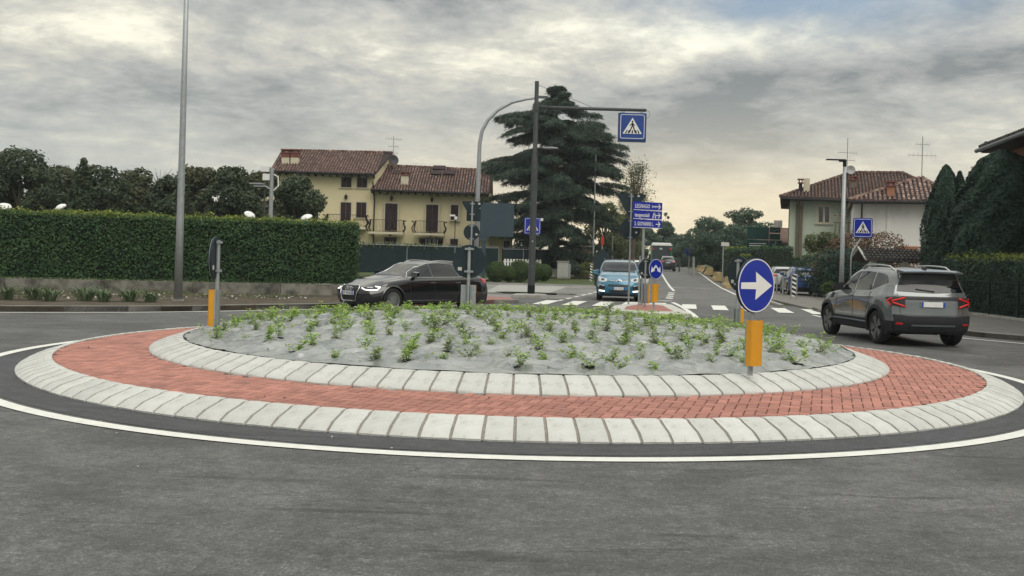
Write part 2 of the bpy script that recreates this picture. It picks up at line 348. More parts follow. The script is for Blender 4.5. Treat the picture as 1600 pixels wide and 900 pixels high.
def arc(R, a0, a1, n, c=ISL):          # angle 0 = far side (+y), clockwise positive to +x
    return [(c[0] + R*math.sin(a0+(a1-a0)*i/n), c[1] + R*math.cos(a0+(a1-a0)*i/n)) for i in range(n+1)]
def annulus(name, R0, R1, z, m, n=160, c=ISL, a0=0, a1=2*PI, parent=None, follow=False):
    A = arc(R0, a0, a1, n, c); Bq = arc(R1, a0, a1, n, c); mb = MB()
    mb.add([(p[0], p[1], z) for q in zip(A, Bq) for p in q], [(2*i, 2*i+2, 2*i+3, 2*i+1) for i in range(n)])
    o = mb.build(name, m, parent)
    if parent is None: tag(o, kind='structure')
    return o
LC = (0.078, 15.54, 0)
annulus('kerb_side_asphalt', 6.6, 7.30, 0.004, M_new, c=(0.09, 15.62, 0))
annulus('edge_line', 7.31, 7.475, 0.008, M_line, n=220, c=LC)

# kerb stones: profile swept over the stone's width, each stone an object
M_kerb = mat('kerb concrete', (.50, .505, .48), .8, var=.10, nscale=14, bump=.35, bscale=55, objrand=.09, dark=(.29, .28, .25), dscale=7, dlo=.52, dhi=.76)
M_joint = mat('mortar joint', (.26, .235, .205), .95, var=.25, nscale=20, bump=.4, bscale=60)
def kerb_ring(name, Ro, Ri, z0, zlip, ztop, n, gap, label):
    prof = [(Ro, z0), (Ro+.004, z0+zlip*.6), (Ro-.012, z0+zlip), (Ro-.11, z0+(ztop-z0)*.48+.01), (Ri+.13, ztop-.022), (Ri+.085, ztop-.004), (Ri+.07, ztop), (Ri, ztop), (Ri-.002, ztop-.06)]
    root = annulus(name, Ri+.005, Ro-.03, z0+.004, M_joint)
    me_j = MB(); vs = []; k = len(prof); nn = n*2         # the mortar bed under and between the stones
    for i in range(nn+1):
        a = 2*PI*i/nn
        for (r, z) in prof: vs.append((ISL[0] + (r - (.014 if r > Ri+.06 else 0))*math.sin(a), ISL[1] + (r - (.014 if r > Ri+.06 else 0))*math.cos(a), max(z-.012, z0+.001)))
    me_j.add(vs, [(i*k+j, (i+1)*k+j, (i+1)*k+j+1, i*k+j+1) for i in range(nn) for j in range(k-1)]).build('mortar_bed', M_joint, root)
    meshes = []
    for var in range(5):
        rv = random.Random(var); mb = MB(); vs = []
        w = 2*PI/n; ha = w/2; S = 4
        for i in range(S+1):
            s = -1 + 2*i/S
            for j, (r, z) in enumerate(prof):
                gp = gap/2 + (.004 if 0 < j < 6 else .0015); edge = abs(s) > .99
                a = s*(ha - gp/r); dz = -.003 if edge and j > 1 else 0
                vs.append((r*math.sin(a) + rv.uniform(-.001, .001), r*math.cos(a) + rv.uniform(-.003, .003), z + dz + rv.uniform(-.0015, .0015)))
        fs = [(i*k+j, (i+1)*k+j, (i+1)*k+j+1, i*k+j+1) for i in range(S) for j in range(k-1)]
        fs += [tuple(j for j in range(k))[::1], tuple(S*k+j for j in range(k))[::-1]]
        mb.add(vs, fs); me = bpy.data.meshes.new('kerb_stone'); me.from_pydata(mb.v, [], mb.f); me.materials.append(M_kerb)
        me.polygons.foreach_set('use_smooth', [True]*len(mb.f)); me.set_sharp_from_angle(angle=math.radians(38)); me.update(); meshes.append(me)
    for i in range(n):
        o = link('kerb_stone', random.choice(meshes), root, (ISL[0], ISL[1], random.uniform(-.002, .002)), 2*PI*i/n + .01)
    return root
kerb_ring('outer_kerb', 7.006, 6.585, 0.0, .035, .163, 158, .022, '')
kerb_ring('inner_kerb', 5.39, 4.946, .172, .058, .360, 118, .020, '')

# brick apron: herringbone pavers, the nearest 300 single, the rest one part
M_brick = mat('red paver', (.325, .140, .108), .8, var=.14, nscale=7, bump=.3, bscale=70, island=.20, objrand=.20, dark=(.20, .095, .08), dscale=2.2, dlo=.5, dhi=.75)
M_sand = mat('joint sand', (.12, .06, .05), .95, var=.3, nscale=12)
def apron():
    mb = MB(); n = 200; vs = []
    for i in range(n+1):
        a = 2*PI*i/n
        for r, z in ((6.62, .138), (5.36, .186)): vs.append((ISL[0]+r*math.sin(a), ISL[1]+r*math.cos(a), z))
    mb.add(vs, [(2*i, 2*i+1, 2*i+3, 2*i+2) for i in range(n)])
    root = tag(mb.build('brick_apron', M_sand), kind='structure')
    L, W, G = .205, .1025, .008
    th = math.radians(-17); ct, st = math.cos(th), math.sin(th); places = []
    K = 74
    for i in range(-K, K):
        for j in range(-K, K):
            # herringbone lattice: L-pairs stepped diagonally
            for kind in (0, 1):
                bx = (i + 0)*W + j*L*1.0; by = i*W - j*L*1.0
                # basis vectors (W, W) and (L, -L)
                if kind == 0: x0, y0, w, h = bx, by, L, W
                else: x0, y0, w, h = bx + 0, by + W, W, L
                x = x0 + w/2; y = y0 + h/2
                X = ct*x - st*y; Y = st*x + ct*y; r = math.hypot(X, Y)
                if 5.37 < r < 6.60: places.append((ISL[0]+X, ISL[1]+Y, r, th + (0 if kind == 0 else PI/2)))
    def brick_vs(x, y, r, a):
        z = .150 + (6.6 - r)/(1.24)*.046 + random.uniform(-.0022, .0022); c, s = math.cos(a), math.sin(a); out = []
        for (hx, hy, zz) in ((L/2-G/2, W/2-G/2, -.006), (L/2-G/2-.005, W/2-G/2-.005, 0)):
            for sx, sy in ((-1,-1),(1,-1),(1,1),(-1,1)):
                lx, ly = sx*hx, sy*hy; px, py = x + c*lx - s*ly, y + s*lx + c*ly
                rr = math.hypot(px-ISL[0], py-ISL[1]); out.append((px, py, z + zz + (r-rr)*.037))
        return out
    FS = [(0,1,5,4),(1,2,6,5),(2,3,7,6),(3,0,4,7),(4,5,6,7)]
    places.sort(key=lambda p: math.hypot(p[0], p[1]))
    me = bpy.data.meshes.new('brick'); b = MB()
    for hx, hy, zz in ((L/2-G/2, W/2-G/2, -.008), (L/2-G/2-.005, W/2-G/2-.005, 0)): b.add([(sx*hx, sy*hy, zz) for sx, sy in ((-1,-1),(1,-1),(1,1),(-1,1))], [])
    me.from_pydata(b.v, [], FS); me.materials.append(M_brick)
    for (x, y, r, a) in places[:300]:
        o = link('brick', me, root, (x, y, .150 + (6.6-r)/1.24*.046 + random.uniform(-.0022, .0022)))
        out = Vector((x-ISL[0], y-ISL[1], 0)).normalized(); nrm = (Vector((0, 0, 1)) + out*.037).normalized()
        o.rotation_euler = (nrm.to_track_quat('Z', 'Y').to_matrix() @ Matrix.Rotation(0, 3, 'Z')).to_euler()
        q = Vector((0,0,1)).rotation_difference(nrm) @ Matrix.Rotation(a, 3, 'Z').to_quaternion(); o.rotation_euler = q.to_euler()
    V = []
    for p in places[300:]:
        vs = brick_vs(*p); V += [vs[i] for f in FS for i in f]
    mb = MB()
    for p in places[300:]: mb.add(brick_vs(*p), FS)
    tag(mb.build('bricks', M_brick, root), kind='stuff')
apron()

# membrane mound ---------------------------------------------------
plants = []
for i in range(-14, 15):
    for j in range(-14, 15):
        x = i*.395 + (j % 2)*.07 + random.gauss(0, .045); y = j*.415 + random.gauss(0, .045)
        a = math.radians(9); X = math.cos(a)*x - math.sin(a)*y; Y = math.sin(a)*x + math.cos(a)*y; r = math.hypot(X, Y)
        if r < 4.72 and random.random() > .07 and all(math.hypot(X-sx, Y-sy) > .26 for sx, sy in ((3.0, -4.2),)): plants.append((X, Y))
def mound_base(r): return .335 + .31*(1 - (min(r, 4.95)/4.95)**2)**1.1
def mound():
    PL = np.array(plants); N = 300; g = np.linspace(-4.95, 4.95, N); xx, yy = np.meshgrid(g, g)
    rr = np.hypot(xx, yy); z = .335 + .31*np.clip(1 - (rr/4.95)**2, 0, 1)**1.1
    dmin = np.full(xx.shape, 9.0)
    for (a, b) in plants: dmin = np.minimum(dmin, np.hypot(xx-a, yy-b))
    z += -.035*np.exp(-(dmin/.07)**2) + .014*np.exp(-((dmin-.24)/.12)**2)
    w = np.zeros_like(z)
    for i in range(N):
        for j in range(N):
            if rr[i, j] < 5.1:
                x, y = xx[i, j], yy[i, j]
                q = noise.noise(Vector((x*1.6 + .5*math.sin(y*3), y*5.2 + .6*math.sin(x*1.7), 1.3)))
                q2 = noise.noise(Vector((x*4.2, y*9.0 + math.sin(x*3), 7.1)))
                w[i, j] = .060*(1-abs(q)*2.3) + .036*(1-abs(q2)*2.5) + .009*(1-abs(noise.noise(Vector((x*11+y*4, y*19, 2))))*2.4)
    z += w*np.clip((4.95-rr)/.25, .25, 1)
    vid = -np.ones(xx.shape, int); vs = []; fs = []
    for i in range(N):
        for j in range(N):
            if rr[i, j] <= 4.965: vid[i, j] = len(vs); vs.append((ISL[0]+xx[i, j], ISL[1]+yy[i, j], float(z[i, j])))
    for i in range(N-1):
        for j in range(N-1):
            q = (vid[i, j], vid[i, j+1], vid[i+1, j+1], vid[i+1, j])
            if min(q) >= 0: fs.append(q)
    m, nt, B = new_mat('weed membrane'); Nn = nt.nodes; L = nt.links
    tc = Nn.new('ShaderNodeTexCoord'); n1 = Nn.new('ShaderNodeTexNoise'); n1.inputs['Scale'].default_value = 2.5; n1.inputs['Detail'].default_value = 7; L.new(tc.outputs['Object'], n1.inputs['Vector'])
    cr = Nn.new('ShaderNodeValToRGB'); cr.color_ramp.elements[0].position = .32; cr.color_ramp.elements[0].color = (.10, .112, .107, 1); cr.color_ramp.elements[1].position = .7; cr.color_ramp.elements[1].color = (.27, .285, .27, 1)
    L.new(n1.outputs['Fac'], cr.inputs[0]); L.new(cr.outputs[0], B.inputs['Base Color']); B.inputs['Roughness'].default_value = .27; B.inputs['Specular IOR Level'].default_value = .8; B.inputs['IOR'].default_value = 1.9
    wv = Nn.new('ShaderNodeTexNoise'); wv.inputs['Scale'].default_value = 11; wv.inputs['Detail'].default_value = 5
    mpn = Nn.new('ShaderNodeMapping'); mpn.inputs['Scale'].default_value = (.35, 1.2, 1); L.new(tc.outputs['Object'], mpn.inputs[0]); L.new(mpn.outputs[0], wv.inputs['Vector'])
    bp = Nn.new('ShaderNodeBump'); bp.inputs['Strength'].default_value = .7; bp.inputs['Distance'].default_value = .02; L.new(wv.outputs['Fac'], bp.inputs['Height']); L.new(bp.outputs[0], B.inputs['Normal'])
    mb = MB(); mb.v = vs; mb.f = fs; mb.m = [0]*len(fs)
    o = mb.build('planting_mound', m, smooth=True); tag(o, kind='structure')
    mb = MB()                                   # dark ragged membrane edge tucked in behind the kerb
    prev = None; vs = []; n = 260
    for i in range(n+1):
        a = 2*PI*i/n; r = 4.945; vs += [(ISL[0]+r*math.sin(a), ISL[1]+r*math.cos(a), .365+.016*noise.noise(Vector((math.sin(a)*9, math.cos(a)*9, 0)))), (ISL[0]+(r-.07)*math.sin(a), ISL[1]+(r-.07)*math.cos(a), .33 + .06*max(0, noise.noise(Vector((math.sin(a)*14, math.cos(a)*14, 5)))))]
    mb.add(vs, [(2*i, 2*i+2, 2*i+3, 2*i+1) for i in range(n)]).build('membrane_edge', mat('black membrane', (.035, .037, .04), .6, var=.3), o)
    return z, g
MZ, MG = mound()
def mound_z(X, Y):
    i = int(round((Y+4.95)/9.9*299)); j = int(round((X+4.95)/9.9*299)); return float(MZ[min(max(i, 0), 299), min(max(j, 0), 299)])

# ================================================================== VERGES AND KERBS
def raised(name, poly, z, m, zb=-.05):
    o = MB().prism(poly, zb, z).build(name, m); return tag(o, kind='structure')
leftk = [(-30, 19.5), (-20, 21.2), (-15.5, 22.4), (-13.5, 23.05), (-11.88, 23.84), (-10.67, 24.48), (-9.39, 25.16), (-8.12, 26.13), (-6.83, 27.48), (-5.39, 28.97), (-3.6, 30.9), (-1.9, 33.1), (-.55, 34.9), (.30, 35.5)]
raised('left_verge', leftk[:10] + [(-3.6, 30.9), (-4.6, 33.2), (-5.5, 38), (-30, 34)], .13, M_soil)
raised('left_pavement', [(-3.6, 30.9), (-1.9, 33.1), (-.55, 34.9), (.25, 35.6), (-.1, 37.6), (-5.4, 39), (-5.5, 38), (-4.6, 33.2)], .125, mat('red paving', (.30, .13, .105), .8, var=.2, nscale=5, bump=.3))
M_vk = mat('old kerb stone', (.17, .165, .15), .9, var=.2, nscale=8, bump=.4, bscale=40, objrand=.12, dark=(.07, .068, .06), dscale=4)
def kerb_run(name, pts, h=.145, w=.14, m=None, step=1.0, side=1):
    """single kerb stones laid end to end along a line; side says on which hand of the line the stone lies"""
    root = None; pts = [Vector((p[0], p[1], 0)) for p in pts]; seg = []
    for a, b in zip(pts, pts[1:]):
        n = max(1, int(round((b-a).length/step)))
        for i in range(n): seg.append((a.lerp(b, i/n), a.lerp(b, (i+1)/n)))
    mb = MB()
    for i, (a, b) in enumerate(seg):
        t = (b-a).normalized(); nn = Vector((-t.y, t.x, 0))*side; L = (b-a).length - .012; z = gz(a.y)
        if i == 0:
            base = MB()
            for (c, d) in seg: base.add([c + nn*.02 + Vector((0,0,gz(c.y)+h-.03)), d + nn*.02 + Vector((0,0,gz(d.y)+h-.03)), d + nn*w*.9 + Vector((0,0,gz(d.y)+h-.03)), c + nn*w*.9 + Vector((0,0,gz(c.y)+h-.03))], [(0,1,2,3)])
            root = tag(base.build(name, M_joint), kind='structure')
        q = MB(); hw = w/2
        prof = [(-hw, 0), (-hw, h-.02), (-hw+.02, h), (hw, h), (hw, 0)]
        vs = [(x, y, zz) for x in (-L/2, L/2) for (y, zz) in prof]
        q.add(vs, [(0,1,2,3,4), (9,8,7,6,5), (0,5,6,1), (1,6,7,2), (2,7,8,3), (3,8,9,4)])
        c = (a+b)/2 + nn*hw; ang = math.atan2(t.y, t.x) + (0 if side > 0 else PI)
        q.build('kerb_stone', m or M_vk, root, loc=(c.x, c.y, z + random.uniform(-.004, .004)), rz=ang)
    return root
kerb_run('left_kerb', leftk[1:], side=1)
line_l = [(p[0] + .30*math.copysign(1, -p[0])*.7, p[1]-.42) for p in leftk]
def line_strip(name, pts, w, z=.012, m=None, par=None):
    P = [Vector((p[0], p[1], 0)) for p in pts]; vs = []
    for i, p in enumerate(P):
        t = (P[min(i+1, len(P)-1)] - P[max(i-1, 0)]).normalized(); n = Vector((-t.y, t.x, 0))*w/2
        vs += [(p.x+n.x, p.y+n.y, z+gz(p.y)), (p.x-n.x, p.y-n.y, z+gz(p.y))]
    o = MB().add(vs, [(2*i, 2*i+1, 2*i+3, 2*i+2) for i in range(len(P)-1)]).build(name, m or M_line, par)
    return tag(o, kind='structure') if par is None else o
line_strip('left_edge_line', line_l[1:-2], .13)
rightk = [(10.75, 36.5), (10.3, 33.2), (10.25, 30.4), (10.6, 27), (11.3, 24.33), (12.3, 22.8), (14, 21.3), (17, 19.6), (21, 18.2), (30, 16.5)]
raised('right_pavement', rightk + [(40, 20), (40, 36.5)], .12, M_pave)
raised('parking_pavement', [(10.8, 37.0), (40, 37.0), (40, 64), (RR(64)+.6, 64), (RR(50)+.5, 50)], .06, mat('parking ground', (.155, .145, .128), .85, var=.25, nscale=1.2, bump=.3, bscale=60))
kerb_run('right_kerb', rightk, side=1, h=.135)
line_strip('right_edge_line', [(9.75, 33.0), (9.6, 30.6), (9.95, 27), (10.55, 23.9), (11.6, 22.2), (13.5, 20.6), (17, 18.8), (22, 17.3)], .13)
raised('back_verge', [(-30, 50), (-6, 52), (-2.3, 57.3), (-1.9, 65)], .12, M_gr)
sheet('yard_ground', [((-40, 64), (-1.9, 64)), ((-40, 70), (-.4, 70)), ((-40, 76), (1.2, 76)), ((-40, 100), (RL(100)-1.6, 100)), ((-40, 130), (RL(130)-1.6, 130))], .12, M_gr, follow=True)
kerb_run('driveway_kerb', [(-6, 52), (-2.2, 57.3), (-1.8, 65), (1.3, 76), (4.4, 79.5), (7.2, 81)], side=1, h=.14, m=M_conc)
kerb_run('far_left_kerb', [(RL(81)-.4, 81), (RL(100)-.4, 100), (RL(125)-.4, 125)], side=1, m=M_conc, step=1.6)
kerb_run('far_right_kerb', [(RR(38)+.25, 38), (RR(58)+.25, 58), (RR(62)+.9, 62), (RR(90)+.9, 90), (RR(120)+.9, 120)], side=-1, h=.12, m=M_conc, step=1.6)
# small kerbed island round the foot of the crossing gantry
gi = raised('post_island', [(.0, 40.1), (1.5, 41.0), (1.4, 42.4), (.9, 43.1), (.2, 42.2)], .12, M_conc)
# splitter island with a red brick middle
sp = [(2.9, 30.2), (4.0, 29.0), (5.2, 29.4), (5.6, 35.6), (5.3, 36.6), (4.4, 36.4), (3.4, 33.6)]
raised('splitter_island', sp, .11, mat('splitter kerb', (.47, .46, .43), .85, var=.12, nscale=4))
def shrink(poly, k, c=None):
    cx = sum(p[0] for p in poly)/len(poly); cy = sum(p[1] for p in poly)/len(poly); return [(cx+(x-cx)*k, cy+(y-cy)*k) for x, y in poly]
sheet('splitter_paving', shrink(sp, .62), .114, MATS['red paving'])
# crossing stripes and lines
for i in range(11):
    x = .75 + i*1.02
    if 3.9 < x - .1 < 5.6 and False: continue
    y0 = 35.2 - .055*i - (max(0, i-5)*.28); dx = .10
    w = .50
    if 3.4 < x+.2 < 5.3: y0 += .6
    o = MB().add([(x-.02, y0, .0165), (x+w, y0, .0165), (x+w+.62, y0+3.6, .0165), (x+.60, y0+3.6, .0165)], [(0,1,2,3)]).build('crossing_stripe', M_line if i % 3 else M_line); tag(o, kind='structure')
line_strip('road_centre_line', [(RC(y), y) for y in (56, 65, 75, 85, 95, 105, 130)], .15)
line_strip('road_right_line', [(RR(y)-.35, y) for y in (40, 48, 56, 65, 75, 85, 95, 105, 130)], .13)
line_strip('splitter_line', [(5.3, 29.0), (5.6, 31.5), (6.05, 36), (6.35, 40.2)], .17)
line_strip('splitter_nose_line', [(6.35, 41.0), (5.75, 41.6), (6.6, 41.9)], .28)
for i in range(4): line_strip('centre_dash', [(6.85+.42*i, 44.2+2.5*i), (7.0+.42*i, 45.3+2.5*i)], .3)
for i in range(11):
    t = 36.2 + i*2.2; f = lambda y: 1.2 + (y-35.7)*.205; line_strip('side_dash', [(f(t), t), (f(t+1.3), t+1.3)], .14)
for i, x in enumerate((9.6, 11.2, 12.9)): line_strip('hatch_bar', [(x, 63), (x+1.1, 63.4)], .55, m=M_linew)
line_strip('stop_bar', [(5.2, 72), (7.0, 72.2)], .3, m=M_linew)

# ================================================================== VEGETATION
M_trunk = mat('bark', (.10, .08, .06), .95, var=.35, nscale=9, bump=.8, bscale=30)
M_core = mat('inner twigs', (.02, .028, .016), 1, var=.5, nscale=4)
G_mag = leaf_mat('magnolia leaves', (.028, .050, .030), (.085, .110, .055), clump=.6)
G_magr = leaf_mat('evergreen leaves', (.035, .055, .030), (.115, .115, .055), clump=.9)
G_hedge = leaf_mat('hedge leaves', (.017, .052, .027), (.070, .135, .048), clump=1.4)
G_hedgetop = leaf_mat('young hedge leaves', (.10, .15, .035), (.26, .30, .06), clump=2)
G_cedar = leaf_mat('cedar needles', (.015, .034, .026), (.060, .092, .064), clump=.5, trans=.1)
G_laurel = leaf_mat('laurel leaves', (.012, .034, .028), (.045, .085, .055), clump=1.3)
G_far = leaf_mat('far foliage', (.030, .065, .048), (.085, .135, .075), clump=.4)
G_lite = leaf_mat('light foliage', (.085, .13, .035), (.22, .26, .07), clump=.7)
G_olive = leaf_mat('olive foliage', (.06, .085, .035), (.16, .18, .08), clump=.5)
G_rust = leaf_mat('rust brown foliage', (.070, .050, .030), (.20, .12, .075), clump=.8)
G_box = leaf_mat('box leaves', (.022, .050, .014), (.075, .125, .030), clump=2.5)
G_seed = leaf_mat('seedling leaves', (.16, .29, .045), (.48, .62, .17), clump=9, trans=.3)
def blob_points(blobs, n, lo=.72, hi=1.06):
    W = np.array([b[1][0]*b[1][1] + b[1][2]*b[1][0] for b in blobs]); W /= W.sum(); C = np.array([b[0] for b in blobs]); R = np.array([b[1] for b in blobs])
    k = rng.choice(len(blobs), int(n*1.5), p=W); d = rng.normal(0, 1, (len(k), 3)); d /= np.linalg.norm(d, axis=1)[:, None]
    P = C[k] + d * R[k] * (rng.uniform(lo, hi, len(k))[:, None])
    keep = np.ones(len(k), bool)
    for j in range(len(blobs)):
        q = ((P - C[j]) / R[j]); keep &= ~(((q**2).sum(1) < .40) & (k != j))
    return P[keep][:n], d[keep][:n]
def tree(name, label, cat, u, top_v, Y, wpx, leaf, n=9000, size=.22, seed=1, group=None, base_v=None, nb=26, trunk=True, flat=.8, xyz=None, loose=.25, cyl=False, small=False):
    rv = random.Random(seed); X = at(u, 400, Y).x if xyz is None else xyz; z0 = gz(Y)+.05; H = at(u, top_v, Y).z - z0; R = wpx*Y/FPX/2
    t = thing(name, label, cat, (X, Y, z0), group=group)
    blobs = []; zc = H*.58 if trunk else H*.5; hz = H - zc
    for i in range(nb):
        a = rv.uniform(0, 2*PI); s = rv.uniform(-.75, 1); rr = R*(1-.62*max(0, s)**2)*rv.uniform(.35, .92) if not cyl else R*rv.uniform(.4, .8)
        b = R*rv.uniform(.20, .42)*(rv.choice((.55, .8, 1.0)) if small else 1)
        zz = zc + hz*s*.86
        blobs.append(((rr*math.cos(a), rr*math.sin(a)*.8, min(zz, H - b*flat*.8)), (b, b*.95, b*flat)))
    blobs.append(((0, 0, H-R*.25), (R*.3, R*.3, R*.25)))
    P, d = blob_points(blobs, n); P = P + rng.normal(0, loose*size, P.shape)
    np_quads('crown', leaf_quads(P, d*.7 + np.array([0, 0, .35]), size, size*.62, .5), leaf, t)
    if trunk:
        mb = MB(); r = max(.09, R*.07)
        mb.tube([(0,0,-.1), (rv.uniform(-.05,.05), 0, H*.25), (rv.uniform(-.1,.1), .05, H*.5), (0, 0, H*.8)], [r*1.5, r, r*.7, r*.25], 8)
        for i in range(9):
            c = blobs[i*2 % len(blobs)][0]; z1 = H*rv.uniform(.22, .5); mb.tube([(0,0,z1), (c[0]*.5, c[1]*.5, z1 + (c[2]-z1)*.6), c], [r*.5, r*.33, r*.12], 5)
        mb.build('trunk', M_trunk, t, smooth=True)
    return t
lt = [(-28, 236, 58, 120, 'Dark evergreen tree cut by the left edge of the view'), (28, 236, 56, 120, 'dark evergreen tree with lumpy crown, second from the left behind the long hedge'),
      (92, 262, 59, 90, 'lower dark tree in the dip left of the spiky topped one'), (150, 258, 55, 110, 'evergreen tree with a spike rising at the left of its crown'),
      (200, 266, 58, 90, 'rounded dark tree just left of the bare twiggy tree'), (262, 274, 56, 80, 'evergreen tree whose crown is crossed by the tall street pole'),
      (306, 262, 58, 90, 'dark tree with knobbly top just right of the tall street pole'), (356, 262, 56, 100, 'broad dark tree midway between street pole and yellow house'),
      (405, 268, 60, 90, 'dark tree behind the camera post, left of the yellow house'), (462, 274, 54, 96, 'rounded evergreen tree in front of the yellow house, behind the hedge end')]
for i, (u, v, Y, w, lab) in enumerate(lt):
    tree('evergreen_tree', lab[0].lower()+lab[1:], 'tree', u, v, Y, w*1.12, G_mag if i % 2 else G_magr, n=14000, size=.19, seed=20+i, group='evergreen trees behind the left hedge', nb=46, flat=.9, small=True)
tb = MB(); p0 = at(128, 300, 55); 
t = thing('bare_tree', 'bare twiggy treetop showing above the dark trees, left of the street pole', 'tree', (at(246, 400, 66).x, 66, 0))
rv = random.Random(5); H = at(246, 262, 66).z
tb.tube([(0,0,0), (0.1,0,H*.5), (0,0,H*.75)], [.12, .08, .05], 6)
for i in range(46):
    a = rv.uniform(0, 2*PI); z = H*rv.uniform(.5, .85); L = rv.uniform(.6, 1.5); e = Vector((math.cos(a)*L*.7, math.sin(a)*L*.5, min(H, z + L*.9)))
    tb.tube([(0, 0, z*.92), (e.x*.5, e.y*.5, (z+e.z)/2), e], [.025, .015, .006], 4)
tb.build('branches', M_trunk, t)
# spike on the third tree
tree('evergreen_tree', 'slim dark shoot standing above the tree crowns left of the street pole', 'tree', 127, 249, 54.5, 26, G_mag, n=2600, size=.19, seed=77, nb=12, group='evergreen trees behind the left hedge')

def hedge(name, label, path, w, z0, h, leaf, topleaf, dens=420, size=.075, n_top=1.0, rough=.12, core=True):
    """clipped hedge along a path: leaves on front, back, ends and top of a solid twiggy core"""
    t = thing(name, label, 'hedge', (path[0][0], path[0][1], z0)); P0 = Vector((path[0][0], path[0][1], 0)); allP = []; allN = []; topP = []
    for a, b in zip(path, path[1:]):
        a = Vector((a[0], a[1], 0)) - P0; b = Vector((b[0], b[1], 0)) - P0; L = (b-a).length; T = (b-a).normalized(); Nn = Vector((-T.y, T.x, 0))
        if core:
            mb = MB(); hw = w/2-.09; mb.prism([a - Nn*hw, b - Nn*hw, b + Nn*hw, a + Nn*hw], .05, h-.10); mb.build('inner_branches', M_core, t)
        for sgn in (1, -1):
            n = int(L*h*dens*(1 if sgn == -1 else .25)); s = rng.uniform(0, L, n); z = rng.uniform(0.0, h, n); off = rng.normal(w/2, rough*.35, n) + .06*np.sin(s*2.1 + z*3)*np.sin(s*.7)
            tt = np.array(a)[None, :] + s[:, None]*np.array(T)[None, :] + (off*sgn)[:, None]*np.array(Nn)[None, :]; tt[:, 2] = z
            allP.append(tt); allN.append(np.tile(np.array(Nn)*sgn + np.array([0, 0, .35]), (n, 1)))
        n = int(L*w*dens*.8); s = rng.uniform(0, L, n); q = rng.uniform(-w/2, w/2, n); tt = np.array(a)[None, :] + s[:, None]*np.array(T)[None, :] + q[:, None]*np.array(Nn)[None, :]; tt[:, 2] = h + rng.normal(-.02, rough*.35, n) + .04*np.sin(s*1.3) + .03*np.sin(s*4.7)
        topP.append(tt)
    for e, sg in ((path[0], -1), (path[-1], 1)):
        a = Vector((e[0], e[1], 0)) - P0; n = int(w*h*dens); z = rng.uniform(0, h, n); q = rng.uniform(-w/2, w/2, n)
        tt = np.array(a)[None, :] + q[:, None]*np.array(Nn)[None, :] + (rng.normal(.0, rough*.4, n)*1)[:, None]*np.array(T)[None, :]; tt[:, 2] = z; allP.append(tt); allN.append(np.tile(np.array(T)*sg, (n, 1)))
    P = np.concatenate(allP); Nn_ = np.concatenate(allN); np_quads('foliage', leaf_quads(P, Nn_, size, size*.6, .55), leaf, t)
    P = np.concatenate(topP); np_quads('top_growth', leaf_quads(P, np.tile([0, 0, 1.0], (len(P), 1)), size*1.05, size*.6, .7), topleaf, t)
    return t
HB = [(-24, 29.9), (-5.55, 35.15)]
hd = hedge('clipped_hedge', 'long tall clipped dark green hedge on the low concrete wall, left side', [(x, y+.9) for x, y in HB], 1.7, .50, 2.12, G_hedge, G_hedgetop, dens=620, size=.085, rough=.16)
P = []
for i in range(120):                                            # fresh shoots along the top and down the face
    s = rng.uniform(0, 1); x = -24 + 18.4*s; y = 29.9 + 5.25*s + .15; z = rng.choice([2.55 + abs(rng.normal(0, .09)), rng.uniform(1.0, 2.6)], p=[.8, .2]); c = np.array([x, y, z]) + rng.normal(0, [.12, .05, .05], (14, 3)); P.append(c)
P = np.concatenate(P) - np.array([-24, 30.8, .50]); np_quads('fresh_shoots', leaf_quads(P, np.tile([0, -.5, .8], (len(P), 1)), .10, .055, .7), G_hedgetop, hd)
# low concrete wall under it, with buttress-like stains
def wall(name, label, a, b, h, th, m, z0=0, cap=None, cat='wall', joints=0):
    a = Vector((a[0], a[1], 0)); b = Vector((b[0], b[1], 0)); L = (b-a).length; ang = math.atan2(b.y-a.y, b.x-a.x)
    t = thing(name, label, cat, (a.x, a.y, z0), ang); n = joints or 1
    for i in range(n):
        MB().box((L*(i+.5)/n, 0, h/2), (L/n-(.014 if joints else 0), th, h)).build('wall_section', m, t)
    if cap: MB().box((L/2, 0, h+cap/2), (L, th+.06, cap)).build('coping', M_conc, t)
    return t
M_oldc = mat('old concrete', (.20, .19, .165), .92, var=.3, nscale=3, bump=.6, bscale=30, dark=(.055, .055, .045), dscale=1.6, dlo=.42, dhi=.62)
wall('concrete_wall', 'low stained concrete wall carrying the long hedge', (HB[0][0], HB[0][1]-.08), (HB[1][0]+.5, HB[1][1]+.06), .37, .26, M_oldc, .13, joints=7)
